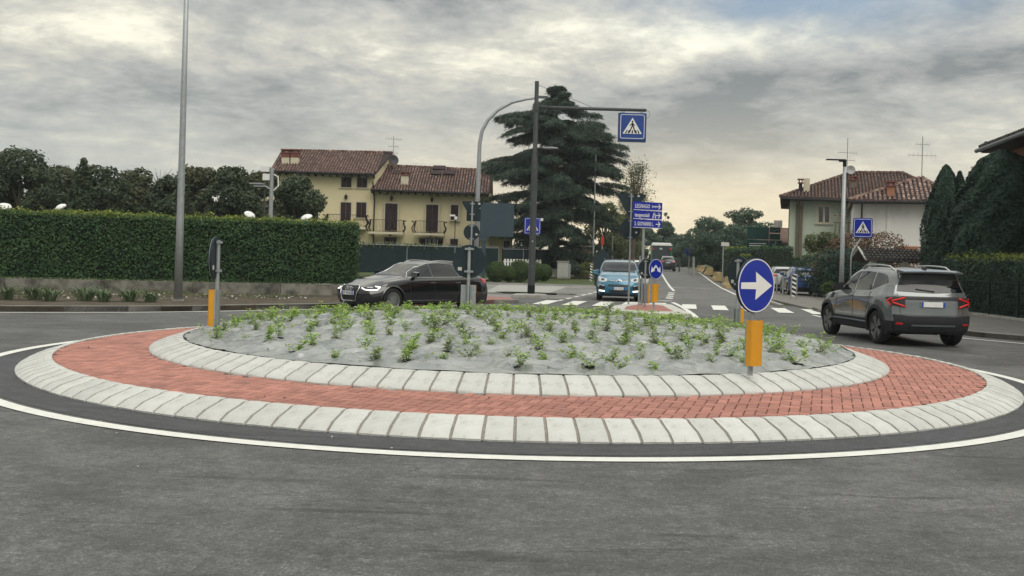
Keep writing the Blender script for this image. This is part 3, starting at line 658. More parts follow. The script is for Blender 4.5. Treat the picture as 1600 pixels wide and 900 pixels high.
# verge plants
def tuft(name, label, loc, n, h, r, m, w=.03, cat='plant', group=None):
    rv = np.random.default_rng(int(abs(loc[0]*100))); V = []
    for i in range(n):
        a = rv.uniform(0, 2*PI); b = rv.uniform(0, r*.5); c = np.array([b*math.cos(a), b*math.sin(a), 0]); o = np.array([math.cos(a), math.sin(a), 0]); L = h*rv.uniform(.6, 1.1); s = np.array([-o[1], o[0], 0])*w
        p1 = c + o*r*.35 + np.array([0, 0, L*.7]); p2 = c + o*r*rv.uniform(.7, 1.2) + np.array([0, 0, L*rv.uniform(.6, 1.05)])
        V += [c - s*.6, c + s*.6, p1 + s, p1 - s, p1 - s, p1 + s, p2 + s*.1, p2 - s*.1]
    o = np_quads(name, V, m, loc=loc); return tag(o, label, cat, group)
G_agave = leaf_mat('sword leaves', (.07, .12, .055), (.17, .22, .12), clump=3)
for i, (x, y, s) in enumerate(((-13.1, 26.6, 1), (-12.5, 26.9, 1.1), (-11.9, 26.5, .9), (-11.3, 27.2, 1.15), (-10.7, 26.9, .95), (-10.2, 27.4, 1.0), (-9.6, 27.3, .8))):
    tuft('sword_leaf_plant', ('leftmost', 'second', 'third', 'fourth and largest', 'fifth', 'sixth', 'rightmost')[i] + ' green sword-leaved clump in the left verge bed, counting from the left', (x, y, .12), 60, .40*s, .34*s, G_agave, .022, group='sword-leaved clumps in the left verge')
# litter, weeds and stones on the verge
V = []; P = np.stack([rng.uniform(-20, -6, 1500), rng.uniform(24, 33, 1500), np.full(1500, .145)], 1); P = P[P[:, 1] > 31.5 + (P[:, 0]+6)*.62 - .0]
P = P[P[:, 1] < 30.4 + (P[:, 0]+22)*.285]
tag(np_quads('verge_weeds', leaf_quads(np.repeat(P, 5, 0) + rng.normal(0, .05, (len(P)*5, 3)) + [0, 0, .04], np.tile([0, -.4, .6], (len(P)*5, 1)), .09, .025, .8), G_olive), kind='stuff')
P2 = np.stack([rng.uniform(-20, -6, 900), rng.uniform(24, 33, 900), np.full(900, .15)], 1); P2 = P2[(P2[:, 1] > 31.6 + (P2[:, 0]+6)*.62) & (P2[:, 1] < 30.4 + (P2[:, 0]+22)*.285)]
tag(np_quads('verge_pebbles', leaf_quads(P2, np.tile([0, -.2, 1.0], (len(P2), 1)), .07, .06, .4), mat('pebble', (.40, .39, .35), .9, island=.4)), kind='stuff')

def seedling(var):
    rv = np.random.default_rng(100+var); V = []; mi = []; ns = rv.integers(4, 8); H = rv.uniform(.15, .27); st = MB()
    for s in range(ns):
        a = rv.uniform(0, 2*PI); lean = rv.uniform(.03, .16); top = np.array([math.cos(a)*lean, math.sin(a)*lean, H*rv.uniform(.6, 1.05)])
        st.tube([(0,0,-.02), tuple(top*.5 + [0, 0, .02]), tuple(top)], [.003, .0025, .0015], 4)
        k = rv.integers(5, 9)
        for i in range(k):
            f = .25 + .75*i/(k-1); c = top*f; 
            for sd in range(2 + (i == k-1)*3):
                b = rv.uniform(0, 2*PI); L = rv.uniform(.038, .072)*(1.15 - .3*f); d = np.array([math.cos(b), math.sin(b), rv.uniform(-.35, .75)]); d /= np.linalg.norm(d); w = np.cross(d, [0, 0, 1]); w /= np.linalg.norm(w)+1e-6
                w = w*rv.uniform(.7, 1) + np.array([0, 0, rv.uniform(-.5, .5)]); W = L*.30; c0 = c + d*.006; c1 = c0 + d*L*.5 + [0, 0, .006]
                V += [c0, c1 + w*W, c0 + d*L, c1 - w*W]
    b = len(st.v); me = bpy.data.meshes.new('seedling'); vs = st.v + [tuple(v) for v in V]; fs = st.f + [tuple(b + 4*i + j for j in range(4)) for i in range(len(V)//4)]
    c = len(vs); n = 9; vs += [(.085*math.cos(2*PI*i/n)*rv.uniform(.6, 1.3) + .015, .06*math.sin(2*PI*i/n)*rv.uniform(.6, 1.3), .022) for i in range(n)] + [(0, 0, .03)]; fs += [(c+i, c+(i+1) % n, c+n) for i in range(n)]
    me.from_pydata(vs, [], fs); me.materials.append(G_stem); me.materials.append(G_seed if var % 3 else G_seed2); me.materials.append(M_hole)
    me.polygons.foreach_set('material_index', [0]*len(st.f) + [1]*(len(V)//4) + [2]*n); me.update(); return me
G_stem = mat('green stem', (.10, .14, .05), .7); M_hole = mat('soil in planting slit', (.02, .018, .015), .95)
G_seed2 = leaf_mat('pale seedling leaves', (.20, .27, .12), (.46, .52, .28), clump=9, trans=.3)
SEEDS = [seedling(i) for i in range(12)]
plants.sort(key=lambda q: math.hypot(q[0]+ISL.x, q[1]+ISL.y)); rest = MB()
for i, (X, Y) in enumerate(plants):
    s = random.uniform(.82, 1.16)*(.6 if random.random() < .2 else 1); me = random.choice(SEEDS); a = random.uniform(0, 2*PI); loc = (ISL.x + X, ISL.y + Y, mound_z(X, Y) - .008)
    if i >= 300:
        Mx = Matrix.Translation(loc) @ Matrix.Rotation(a, 4, 'Z') @ Matrix.Diagonal((s, s, s*.85, 1)); b0 = len(rest.v); rest.v += [tuple(Mx @ v.co) for v in me.vertices]; 
        for p in me.polygons: rest.f.append(tuple(b0 + k for k in p.vertices)); rest.m.append(p.material_index)
        continue
    o = link('seedling', me, None, loc, a); o.scale = (s, s, s*random.uniform(.72, .98))
    tag(o, 'small leafy green seedling growing through the grey membrane of the roundabout', 'seedling', 'seedlings planted in rows on the roundabout')
tag(rest.build('seedlings', [G_stem, G_seed, M_hole]), kind='stuff')
# dead leaves and crumbs on the membrane and brick apron
P = np.stack([rng.uniform(-6.4, 6.4, 520), rng.uniform(-6.4, 6.4, 520), np.zeros(520)], 1); rr_ = np.hypot(P[:, 0], P[:, 1]); P = P[(rr_ < 4.8) | ((rr_ > 5.45) & (rr_ < 6.5) & (rng.random(520) < .35))]
for q in P: r = math.hypot(q[0], q[1]); q[2] = mound_z(q[0], q[1]) + .012 if r < 4.9 else .152 + (6.6-r)/1.24*.046 + .006; q[0] += ISL.x; q[1] += ISL.y
tag(np_quads('fallen_leaves', leaf_quads(P, np.tile([0, 0, 1.], (len(P), 1)), .035, .02, .4), mat('dead leaf', (.075, .045, .025), .8, island=.6)), kind='stuff')

# cedar --------------------------------------------------------------
def cedar(u, top_v, Y, wpx):
    rv = random.Random(3); X = at(u, 400, Y).x; z0 = gz(Y); H = at(u, top_v, Y).z - z0; R = wpx*Y/FPX/2
    t = thing('cedar_tree', 'huge dark cedar with drooping tiered branches right of the yellow house', 'tree', (X, Y, z0))
    mb = MB(); mb.tube([(0,0,-.2), (.1,0,H*.3), (-.05,0,H*.6), (0,0,H*.97)], [.55, .40, .24, .04], 10); mb.build('trunk', M_trunk, t, smooth=True)
    prof = pchip([0, .10, .30, .48, .66, .80, .90, .96, 1.0], [.50, .70, .92, 1.0, .96, .76, .42, .20, .05])
    P = []; D = []; br = MB()
    for i in range(290):
        f = rv.uniform(.07, 1) if i > 30 else rv.uniform(.45, .9); z = H*f; L = R*prof(f)*rv.choice([rv.uniform(.25, 1.1), rv.uniform(.7, 1.12)]); a = rv.uniform(0, 2*PI); o = np.array([math.cos(a), math.sin(a), 0]); sd = np.array([-o[1], o[0], 0])
        if noise.noise(Vector((math.cos(a)*1.3, math.sin(a)*1.3, f*7))) < -.34: continue
        rise = rv.uniform(-.02, .30)*L*(.6 + f*.6); dr = rv.uniform(.05, .28)*L
        pts = [np.array([0, 0, z]) + o*L*s + np.array([0, 0, rise*math.sin(s*PI*.6) - dr*s*s]) for s in np.linspace(0, 1, 7)]
        br.tube([tuple(p) for p in pts], [.07*(1-.85*s)*(1.2-f*.6) for s in np.linspace(0, 1, 7)], 4)
        ns = int(22 + L*22)
        for k in range(ns):                                   # side sprays, drooping
            s = rv.uniform(.12, 1)**.75; q = s*6; j = min(5, int(q)); c = pts[j]*(1-(q-j)) + pts[j+1]*(q-j); side = rv.choice((-1, 1)); SL = (.28*L*(1.1-s*.8) + .22)*rv.uniform(.5, 1.1)
            m = 14; ss = rng.uniform(0, 1, m)[:, None]; pp = c + (sd*side*.85 + o*.55)*SL*ss + np.array([0, 0, -1])*(SL*.38*ss**1.5) + rng.normal(0, .06, (m, 3)); pp[:, 2] -= np.abs(rng.normal(0, .12, m))
            P.append(pp); D.append(np.tile(o*.7 + sd*side*.5 + np.array([0, 0, -.55]), (m, 1)))
    P = np.concatenate(P); D = np.concatenate(D); n = len(P); D = D + rng.normal(0, .4, (n, 3)); D /= np.linalg.norm(D, axis=1)[:, None]; Bv = np.cross(D, rng.normal(0, 1, (n, 3))); Bv /= np.linalg.norm(Bv, axis=1)[:, None]
    L = rng.uniform(.16, .40, n)[:, None]; W = .021
    np_quads('foliage', np.stack([P - D*L*.3, P + Bv*W, P + D*L*.7, P - Bv*W], 1), G_cedar, t); br.build('branches', M_trunk, t)
cedar(864, 136, 80, 228)
# open ash-like tree and others to the right of the cedar
def open_tree(u, top_v, Y, wpx, label, leaf, n, seed, dens=90):
    rv = random.Random(seed); X = at(u, 400, Y).x; z0 = gz(Y); H = at(u, top_v, Y).z - z0; R = wpx*Y/FPX/2; t = thing('open_tree', label, 'tree', (X, Y, z0)); mb = MB(); tips = []
    mb.tube([(0,0,0), (.1,0,H*.35), (0,0,H*.6)], [.22, .16, .09], 7)
    for i in range(dens):
        a = rv.uniform(0, 2*PI); z = H*rv.uniform(.25, .62); e = np.array([math.cos(a)*R*rv.uniform(.3, 1), math.sin(a)*R*rv.uniform(.3, 1), H*rv.uniform(.5, 1.0)]); e[:2] *= (1 - .5*max(0, (e[2]/H-.7)/.3))
        mid = e*np.array([.45, .45, 0]) + np.array([0, 0, z + (e[2]-z)*.5]); mb.tube([(0, 0, z), tuple(mid), tuple(e)], [.05, .028, .01], 4)
        for k in range(4): f = rv.uniform(.4, 1); c = mid + (e-mid)*f; tips.append(c); e2 = c + np.array([rv.gauss(0, .5), rv.gauss(0, .5), rv.uniform(.1, .8)]); mb.tube([tuple(c), tuple(e2)], [.014, .005], 3); tips.append(e2)
    mb.build('branches', M_trunk, t); T = np.array(tips); P = T[rng.integers(0, len(T), n)] + rng.normal(0, .22, (n, 3)); np_quads('foliage', leaf_quads(P, np.tile([0, 0, 1.], (n, 1)), .15, .08, 1.0), leaf, t); return t
open_tree(988, 254, 92, 62, 'sparse olive green tree with bare twigs behind the triangular sign', G_olive, 4200, 4, 80)
tree('leafy_tree', 'yellow-green tree below the cedar, left of the direction sign', 'tree', 945, 318, 88, 70, G_olive, n=9000, size=.2, seed=31, nb=26)
tree('leafy_tree', 'olive green tree behind the round sign beside the direction sign', 'tree', 975, 335, 96, 60, G_olive, n=7000, size=.2, seed=32, nb=22)
tree('leafy_tree', 'dark green shrub mass at the foot of the cedar', 'tree', 905, 372, 86, 60, G_far, n=6000, size=.17, seed=33, nb=20, trunk=False)
tree('leafy_tree', 'low dark bush between yellow house and cedar trunk', 'tree', 828, 372, 84, 60, G_far, n=5000, size=.17, seed=34, nb=18, trunk=False)
tree('leafy_tree', 'far dark tree behind the bus, left part', 'tree', 1012, 356, 150, 40, G_far, n=5000, size=.3, seed=35, nb=18, trunk=False)
tree('leafy_tree', 'far rounded tree behind the bus and the thin cypress', 'tree', 1042, 347, 150, 46, G_far, n=7000, size=.3, seed=36, nb=24, trunk=False)
tree('cypress_tree', 'thin pointed cypress tip above the far trees', 'tree', 1038, 333, 155, 12, G_far, n=2500, size=.25, seed=37, nb=14, cyl=True)
tree('leafy_tree', 'far bluish green tree right of the bus', 'tree', 1068, 366, 160, 44, G_far, n=5000, size=.3, seed=38, nb=18, trunk=False)
tree('leafy_tree', 'dark tree with feathery top over the yellow kerb blocks', 'tree', 1100, 338, 120, 80, G_far, n=11000, size=.22, seed=39, nb=30, trunk=False)
tree('leafy_tree', 'loose bushy tree left of the umbrella-shaped pine', 'tree', 1124, 345, 112, 56, G_far, n=6000, size=.2, seed=42, nb=20, trunk=False)
tree('leafy_tree', 'dense dark trees filling in below the pine', 'tree', 1170, 352, 100, 90, G_far, n=11000, size=.2, seed=46, nb=30, trunk=False)
tree('leafy_tree', 'dark bushy tree beyond the right hedge, over the second kerb block', 'tree', 1112, 366, 100, 66, G_far, n=9000, size=.2, seed=47, nb=26, trunk=False)
tree('leafy_tree', 'blurred green trees at the far bend of the road', 'tree', 1080, 378, 140, 60, G_far, n=6000, size=.28, seed=48, nb=22, trunk=False)
tree('leafy_tree', 'green bank left of the far road behind the bright blue car', 'tree', 985, 372, 130, 60, G_olive, n=6000, size=.25, seed=49, nb=22, trunk=False)
tree('pine_tree', 'broad pine with flat layered top left of the green billboard', 'tree', 1163, 324, 108, 84, G_far, n=15000, size=.20, seed=40, nb=40, flat=.45)
tree('leafy_tree', 'mid green tree behind the blue arrow sign, left of the billboard', 'tree', 1145, 356, 96, 78, G_far, n=8000, size=.18, seed=41, nb=24, trunk=False)
tree('leafy_tree', 'dark tree under and behind the billboard', 'tree', 1200, 366, 92, 84, G_far, n=8000, size=.18, seed=43, nb=24, trunk=False)
tree('leafy_tree', 'grey green tree closing the end of the road', 'tree', 1058, 372, 190, 90, G_far, n=6000, size=.4, seed=44, nb=24, trunk=False)
tree('leafy_tree', 'dark green tree at the left verge of the far road', 'tree', 958, 366, 120, 70, G_far, n=7000, size=.22, seed=45, nb=24, trunk=False)
hedge('clipped_hedge', 'bright topped hedge behind the far yellow kerb blocks', [(RR(86)+2.2, 86), (RR(112)+2.2, 112)], 1.6, .35, 2.6, G_hedge, G_hedgetop, dens=90, size=.16)
hedge('clipped_hedge', 'dark hedge along the right of the road beyond the arrow sign', [(RR(62)+2.8, 62), (RR(84)+2.2, 84)], 1.8, .15, 2.5, G_laurel, G_hedge, dens=110, size=.15)
hedge('clipped_hedge', 'trimmed hedge behind the parked blue hatchback', [(15.2, 68), (21.0, 66)], 1.4, .15, 2.0, G_hedge, G_hedgetop, dens=160, size=.13)
tree('rust_shrub', 'big rust-brown shrub behind the right street lamp', 'shrub', 1345, 366, 52, 150, G_rust, n=15000, size=.13, seed=50, nb=40, trunk=False, flat=.8)
tree('leafy_shrub', 'grey green shrub left of the rust-brown shrub', 'shrub', 1288, 362, 54, 70, G_olive, n=8000, size=.12, seed=51, nb=26, trunk=False)
tree('leafy_shrub', 'dark lower shrub behind the parked blue car and the lamp', 'shrub', 1330, 392, 50, 160, G_laurel, n=12000, size=.12, seed=52, nb=36, trunk=False)
tree('low_shrub', 'low leafy plants in the raised bed right of the parked blue car', 'shrub', 1300, 441, 47, 44, G_box, n=3000, size=.09, seed=53, nb=14, trunk=False)
def cone_tree(name, label, u, top_v, Y, wpx, leaf, seed, n=26000, peaks=((0, 0, 1),), prof=(.75, .92, 1, .86, .50, .26, .06)):
    X = at(u, 400, Y).x; H = at(u, top_v, Y).z; R = wpx*Y/FPX/2; t = thing(name, label, 'tree', (X, Y, .1)); P = []; D = []; mb = MB()
    for (ox, oz, k) in peaks:
        m = int(n/len(peaks)); f = rng.uniform(0, 1, m)**.8; a = rng.uniform(0, 2*PI, m); pr = np.interp(f, [0, .1, .35, .6, .85, .95, 1], list(prof))
        r = R*k*pr*(1 + .10*np.sin(a*3+f*9) + .06*np.sin(a*7-f*23)) * rng.normal(1, .035, m); h = (H + oz)
        P.append(np.stack([ox*R + r*np.cos(a), r*np.sin(a), f*h], 1)); D.append(np.stack([np.cos(a), np.sin(a), .25+f*.5], 1))
        mb.lathe([(R*k*.62, 0), (R*k*.88, h*.3), (R*k*.72, h*.6), (R*k*.34, h*.86), (.02, h*.96)], 14, M=Matrix.Translation((ox*R, 0, 0)))
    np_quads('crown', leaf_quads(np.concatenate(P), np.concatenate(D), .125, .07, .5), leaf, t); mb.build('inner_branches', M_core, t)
    MB().tube([(0,0,-.1), (0,0,1.2)], [.14, .1], 8).build('trunk', M_trunk, t)
cone_tree('laurel_tree', 'dark cone-shaped laurel with twin tips beside the white house', 1478, 262, 42, 72, G_laurel, 1, peaks=((-.1, 0, .95), (.5, -.25, .5)))
cone_tree('laurel_tree', 'larger dark cone-shaped laurel at the right edge under the tiled eave', 1562, 240, 37, 132, G_laurel, 2, n=42000, prof=(.75, .95, 1, .93, .70, .48, .1))
hedge('clipped_hedge', 'yellow-green topped hedge behind the dark mesh fence, right edge', [(16.7, 37.5), (16.6, 17)], 1.9, .12, 1.9, G_laurel, G_hedgetop, dens=420, size=.085, rough=.26)
for i, (u, v, Y, w) in enumerate(((776, 417, 64, 32), (795, 419, 65, 24), (812, 415, 66, 34), (835, 417, 68, 30), (850, 419, 69, 26))):
    lab = ['clipped ball bush nearest the black estate car, leftmost of its row', 'small ball bush, second from the left by the driveway', 'larger ball bush in the middle of the driveway row', 'ball bush just left of the gantry post', 'ball bush behind the gantry post'][i]
    c = at(u, v, Y); R = w*Y/FPX/2; t = thing('ball_bush', lab, 'bush', (c.x, Y, gz(Y)+.12), group='ball bushes along the driveway'); d = rng.normal(0, 1, (3500, 3)); d /= np.linalg.norm(d, axis=1)[:, None]
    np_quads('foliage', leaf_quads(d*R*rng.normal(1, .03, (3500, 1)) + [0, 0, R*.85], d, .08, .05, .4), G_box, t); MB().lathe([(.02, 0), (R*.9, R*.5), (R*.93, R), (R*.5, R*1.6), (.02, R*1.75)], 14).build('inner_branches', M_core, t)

# ================================================================== BUILDINGS
M_yel = mat('yellow plaster', (.64, .56, .36), .9, var=.07, nscale=.7, bump=.15, bscale=25, dark=(.54, .47, .31), dscale=.35, dlo=.5, dhi=.8)
M_tile = mat('clay roof tile', (.145, .080, .066), .85, var=.15, nscale=1.2, island=.55, dark=(.30, .235, .19), dscale=3.5, dlo=.50, dhi=.70)
M_tile2 = mat('old brown roof tile', (.12, .078, .064), .9, var=.15, nscale=1.0, island=.35, dark=(.24, .17, .13), dscale=4, dlo=.55, dhi=.8)
M_tiled = mat('dark roof tile', (.055, .05, .048), .85, var=.2, nscale=2, island=.35)
M_wood = mat('dark brown wood', (.028, .016, .016), .7, var=.25, nscale=6)
M_shut = mat('dark shutter', (.030, .016, .018), .65, var=.2, nscale=5, bump=.3, bscale=40)
M_trim = mat('pale window surround', (.52, .48, .38), .85, var=.06)
M_glass = mat('window glass', (.015, .018, .02), .06, var=.1, spec=.8)
M_iron = mat('black iron', (.015, .015, .017), .55, var=.1)
M_ivory = mat('cream plaster', (.55, .50, .38), .9, var=.1, nscale=3)
M_bandr = mat('brick band', (.16, .05, .04), .85, var=.2, nscale=8)
M_white = mat('white plaster', (.70, .69, .66), .9, var=.06, nscale=.6, dark=(.45, .44, .41), dscale=.5, dlo=.5, dhi=.8)
M_green = mat('pale green plaster', (.44, .50, .40), .9, var=.06, nscale=.6, dark=(.36, .41, .33), dscale=.4, dlo=.5, dhi=.8)
M_brickw = mat('orange brick wall', (.33, .14, .075), .85, var=.2, nscale=12)
M_alu = mat('grey metal', (.36, .37, .38), .45, metal=.7, var=.1)
M_galv = mat('galvanised steel', (.34, .36, .37), .5, metal=.55, var=.16, nscale=9)
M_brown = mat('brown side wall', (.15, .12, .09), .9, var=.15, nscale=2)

def tiles(name, eL, eR, rR, rL, m, parent, dx=.24, dy=.38, rad=.075, poly_ok=None):
    """barrel tiles laid in courses over a roof plane given by eave and ridge ends (local coordinates)"""
    eL, eR, rR, rL = map(Vector, (eL, eR, rR, rL)); U = (eR-eL).normalized(); mid = ((rL+rR)/2 - eL); V = mid - U*mid.dot(U); S = V.length; V.normalize(); Nn = U.cross(V).normalized()
    if Nn.z < 0: Nn = -Nn
    W = (eR-eL).length; a = (rL-eL).dot(U); b = (rR-eL).dot(U); ny = int(S/dy); mb = MB(); n = int(W/dx)
    for j in range(ny+1):
        t = min(j*dy, S - .1); f0 = t/S; xl = a*f0; xr = W + (b-W)*f0
        for i in range(n+1):
            x = (i+.5)*dx
            if x < xl + .02 or x > xr - .02: continue
            L = min(dy*1.15, S - t); o = eL + U*x + V*t + Nn*random.uniform(-.006, .006); k = 4
            vs = []
            for (tt, hh, rr) in ((0, .045, rad*1.08), (L, .012, rad*.85)):
                for q in range(k+1):
                    an = PI*q/k; vs.append(o + V*tt + U*(-math.cos(an)*rr) + Nn*(math.sin(an)*rr + hh*(1 if q not in (0, k) else .3)))
            mb.add(vs, [(q, q+1, k+2+q, k+1+q) for q in range(k)] + [tuple(range(k+1))[::-1]])
    o = mb.build(name, m, parent, smooth=True, auto=50); return tag(o, kind='stuff')
def roof_plane(corners, th, m, parent, name='roof'):
    c = [Vector(q) for q in corners]; mb = MB(); n = len(c); mb.add(c + [v - Vector((0, 0, th)) for v in c], [tuple(range(n)), tuple(range(2*n-1, n-1, -1))] + [(i, n+i, n+(i+1) % n, (i+1) % n) for i in range(n)])
    return mb.build(name, m, parent)
def window(par, x0, x1, z0, z1, y=0, kind='shutter', sill=True, name='window', split=True, trim=True):
    """opening with pale surround; closed shutter leaves or glazed sashes set back in it"""
    cx, cz, w, h = (x0+x1)/2, (z0+z1)/2, x1-x0, z1-z0; mb = MB()
    if trim:
        q = .09; mb.box((x0-q/2, y-.015, cz), (q, .05, h+2*q)); mb.box((x1+q/2, y-.015, cz), (q, .05, h+2*q)); mb.box((cx, y-.015, z1+q/2), (w, .05, q))
    else: mb.box((cx, y-.01, z1+.03), (w+.1, .04, .06))
    if sill: mb.box((cx, y-.05, z0-.045), (w+.32, .16, .07))
    f = mb.build(name, M_trim, par)
    n = 2 if split and w > .75 else 1
    for i in range(n):
        a = x0 + w*i/n + .008; b = x0 + w*(i+1)/n - .008
        if kind == 'shutter':
            q = MB(); q.box(((a+b)/2, y-.012, cz), (b-a, .035, h-.02))
            for k in range(int(h/.13)): q.box(((a+b)/2, y-.034, z0+.09+k*.13), (b-a-.12, .012, .07))
            q.build('shutter', M_shut, f)
        else:
            q = MB(); q.box(((a+b)/2, y-.008, cz), (b-a, .02, h-.02)); q.build('pane', M_glass, f)
            q = MB(); 
            for (xx, zz, ww, hh) in ((a+.03, cz, .06, h), (b-.03, cz, .06, h), ((a+b)/2, z1-.03, b-a, .06), ((a+b)/2, z0+.03, b-a, .06)): q.box((xx, y-.025, zz), (ww, .03, hh))
            q.build('sash', M_wood if kind == 'glassdark' else M_ivory, f)
    return f
def balcony(par, x0, x1, z, depth, h=1.0, step=.12):
    b = MB().box(((x0+x1)/2, -depth/2, z-.09), (x1-x0, depth, .18)).build('balcony', M_ivory, par); mb = MB()
    def bar(x, y, nx, ny):               # pot-bellied iron bar
        pts = [(x, y, z+.02), (x+nx*.03, y+ny*.03, z+.15), (x+nx*.13, y+ny*.13, z+.32), (x+nx*.06, y+ny*.06, z+.6), (x, y, z+h)]; mb.tube(pts, .011, 4)
    n = int((x1-x0)/step)
    for i in range(n+1): bar(x0+.06+(x1-x0-.12)*i/n, -depth+.05, 0, -1)
    m = int(depth/step)
    for i in range(m): bar(x0+.06, -.05-(depth-.1)*i/m, -1, 0); bar(x1-.06, -.05-(depth-.1)*i/m, 1, 0)
    tag(mb.build('balusters', M_iron, b), kind='stuff')
    mb = MB(); mb.tube([(x0+.03, -.02, z+h), (x0+.03, -depth+.04, z+h), (x1-.03, -depth+.04, z+h), (x1-.03, -.02, z+h)], .022, 5); mb.tube([(x0+.03, -.02, z+.05), (x0+.03, -depth+.04, z+.05), (x1-.03, -depth+.04, z+.05), (x1-.03, -.02, z+.05)], .015, 4)
    for xx in (x0-.02, x1+.02):          # scrolled corner brackets
        s = -1 if xx < (x0+x1)/2 else 1
        mb.tube([(xx, -depth+.04, z), (xx+s*.14, -depth, z+.25), (xx+s*.16, -depth, z+.45), (xx-s*.02, -depth, z+.7), (xx+s*.02, -depth, z+.9), (xx+s*.16, -depth, z+.98), (xx+s*.2, -depth, z+.88)], .05, 5)
    mb.build('handrail', M_iron, b); return b
def lantern(par, x, z):
    mb = MB(); mb.lathe([(.02, z-.16), (.10, z-.10), (.13, z+.10), (.16, z+.12), (.05, z+.24), (.02, z+.34)], 8, M=Matrix.Translation((x, -.18, 0))); mb.box((x, -.08, z+.2), (.03, .2, .03)); mb.build('lantern', M_iron, par)
def chimney(par, x, y, z0, z1, w, d, m, cap=True, band=None):
    c = MB().box((x, y, (z0+z1)/2), (w, d, z1-z0)).build('chimney', m, par)
    if band: MB().box((x, y, z1+.10), (w+.06, d+.06, .34)).build('brick_band', M_bandr, c); z1 += .27
    if cap:
        q = MB(); q.box((x, y, z1+.05), (w+.16, d+.16, .07)); [q.box((x+a*w*.4, y+b*d*.4, z1+.17), (.08, .08, .18)) for a in (-1, 1) for b in (-1, 1)]; q.box((x, y, z1+.30), (w+.2, d+.2, .08)); q.build('chimney_cap', M_bandr, c)
    return c
def antenna(name, label, loc, h, bars, group=None):
    t = thing(name, label, 'antenna', loc); MB().tube([(0,0,0), (0,0,h)], .03, 6).build('mast', M_alu, t)
    for (z, w, ang) in bars:
        mb = MB(); c, s = math.cos(ang), math.sin(ang); mb.tube([(-w/2*c, -w/2*s, z), (w/2*c, w/2*s, z)], .018, 4)
        for i in range(7): q = -w/2 + w*i/6; mb.tube([(q*c, q*s, z-.16), (q*c, q*s, z+.16)], .009, 3)
        mb.build('aerial_boom', M_alu, t)
    return t

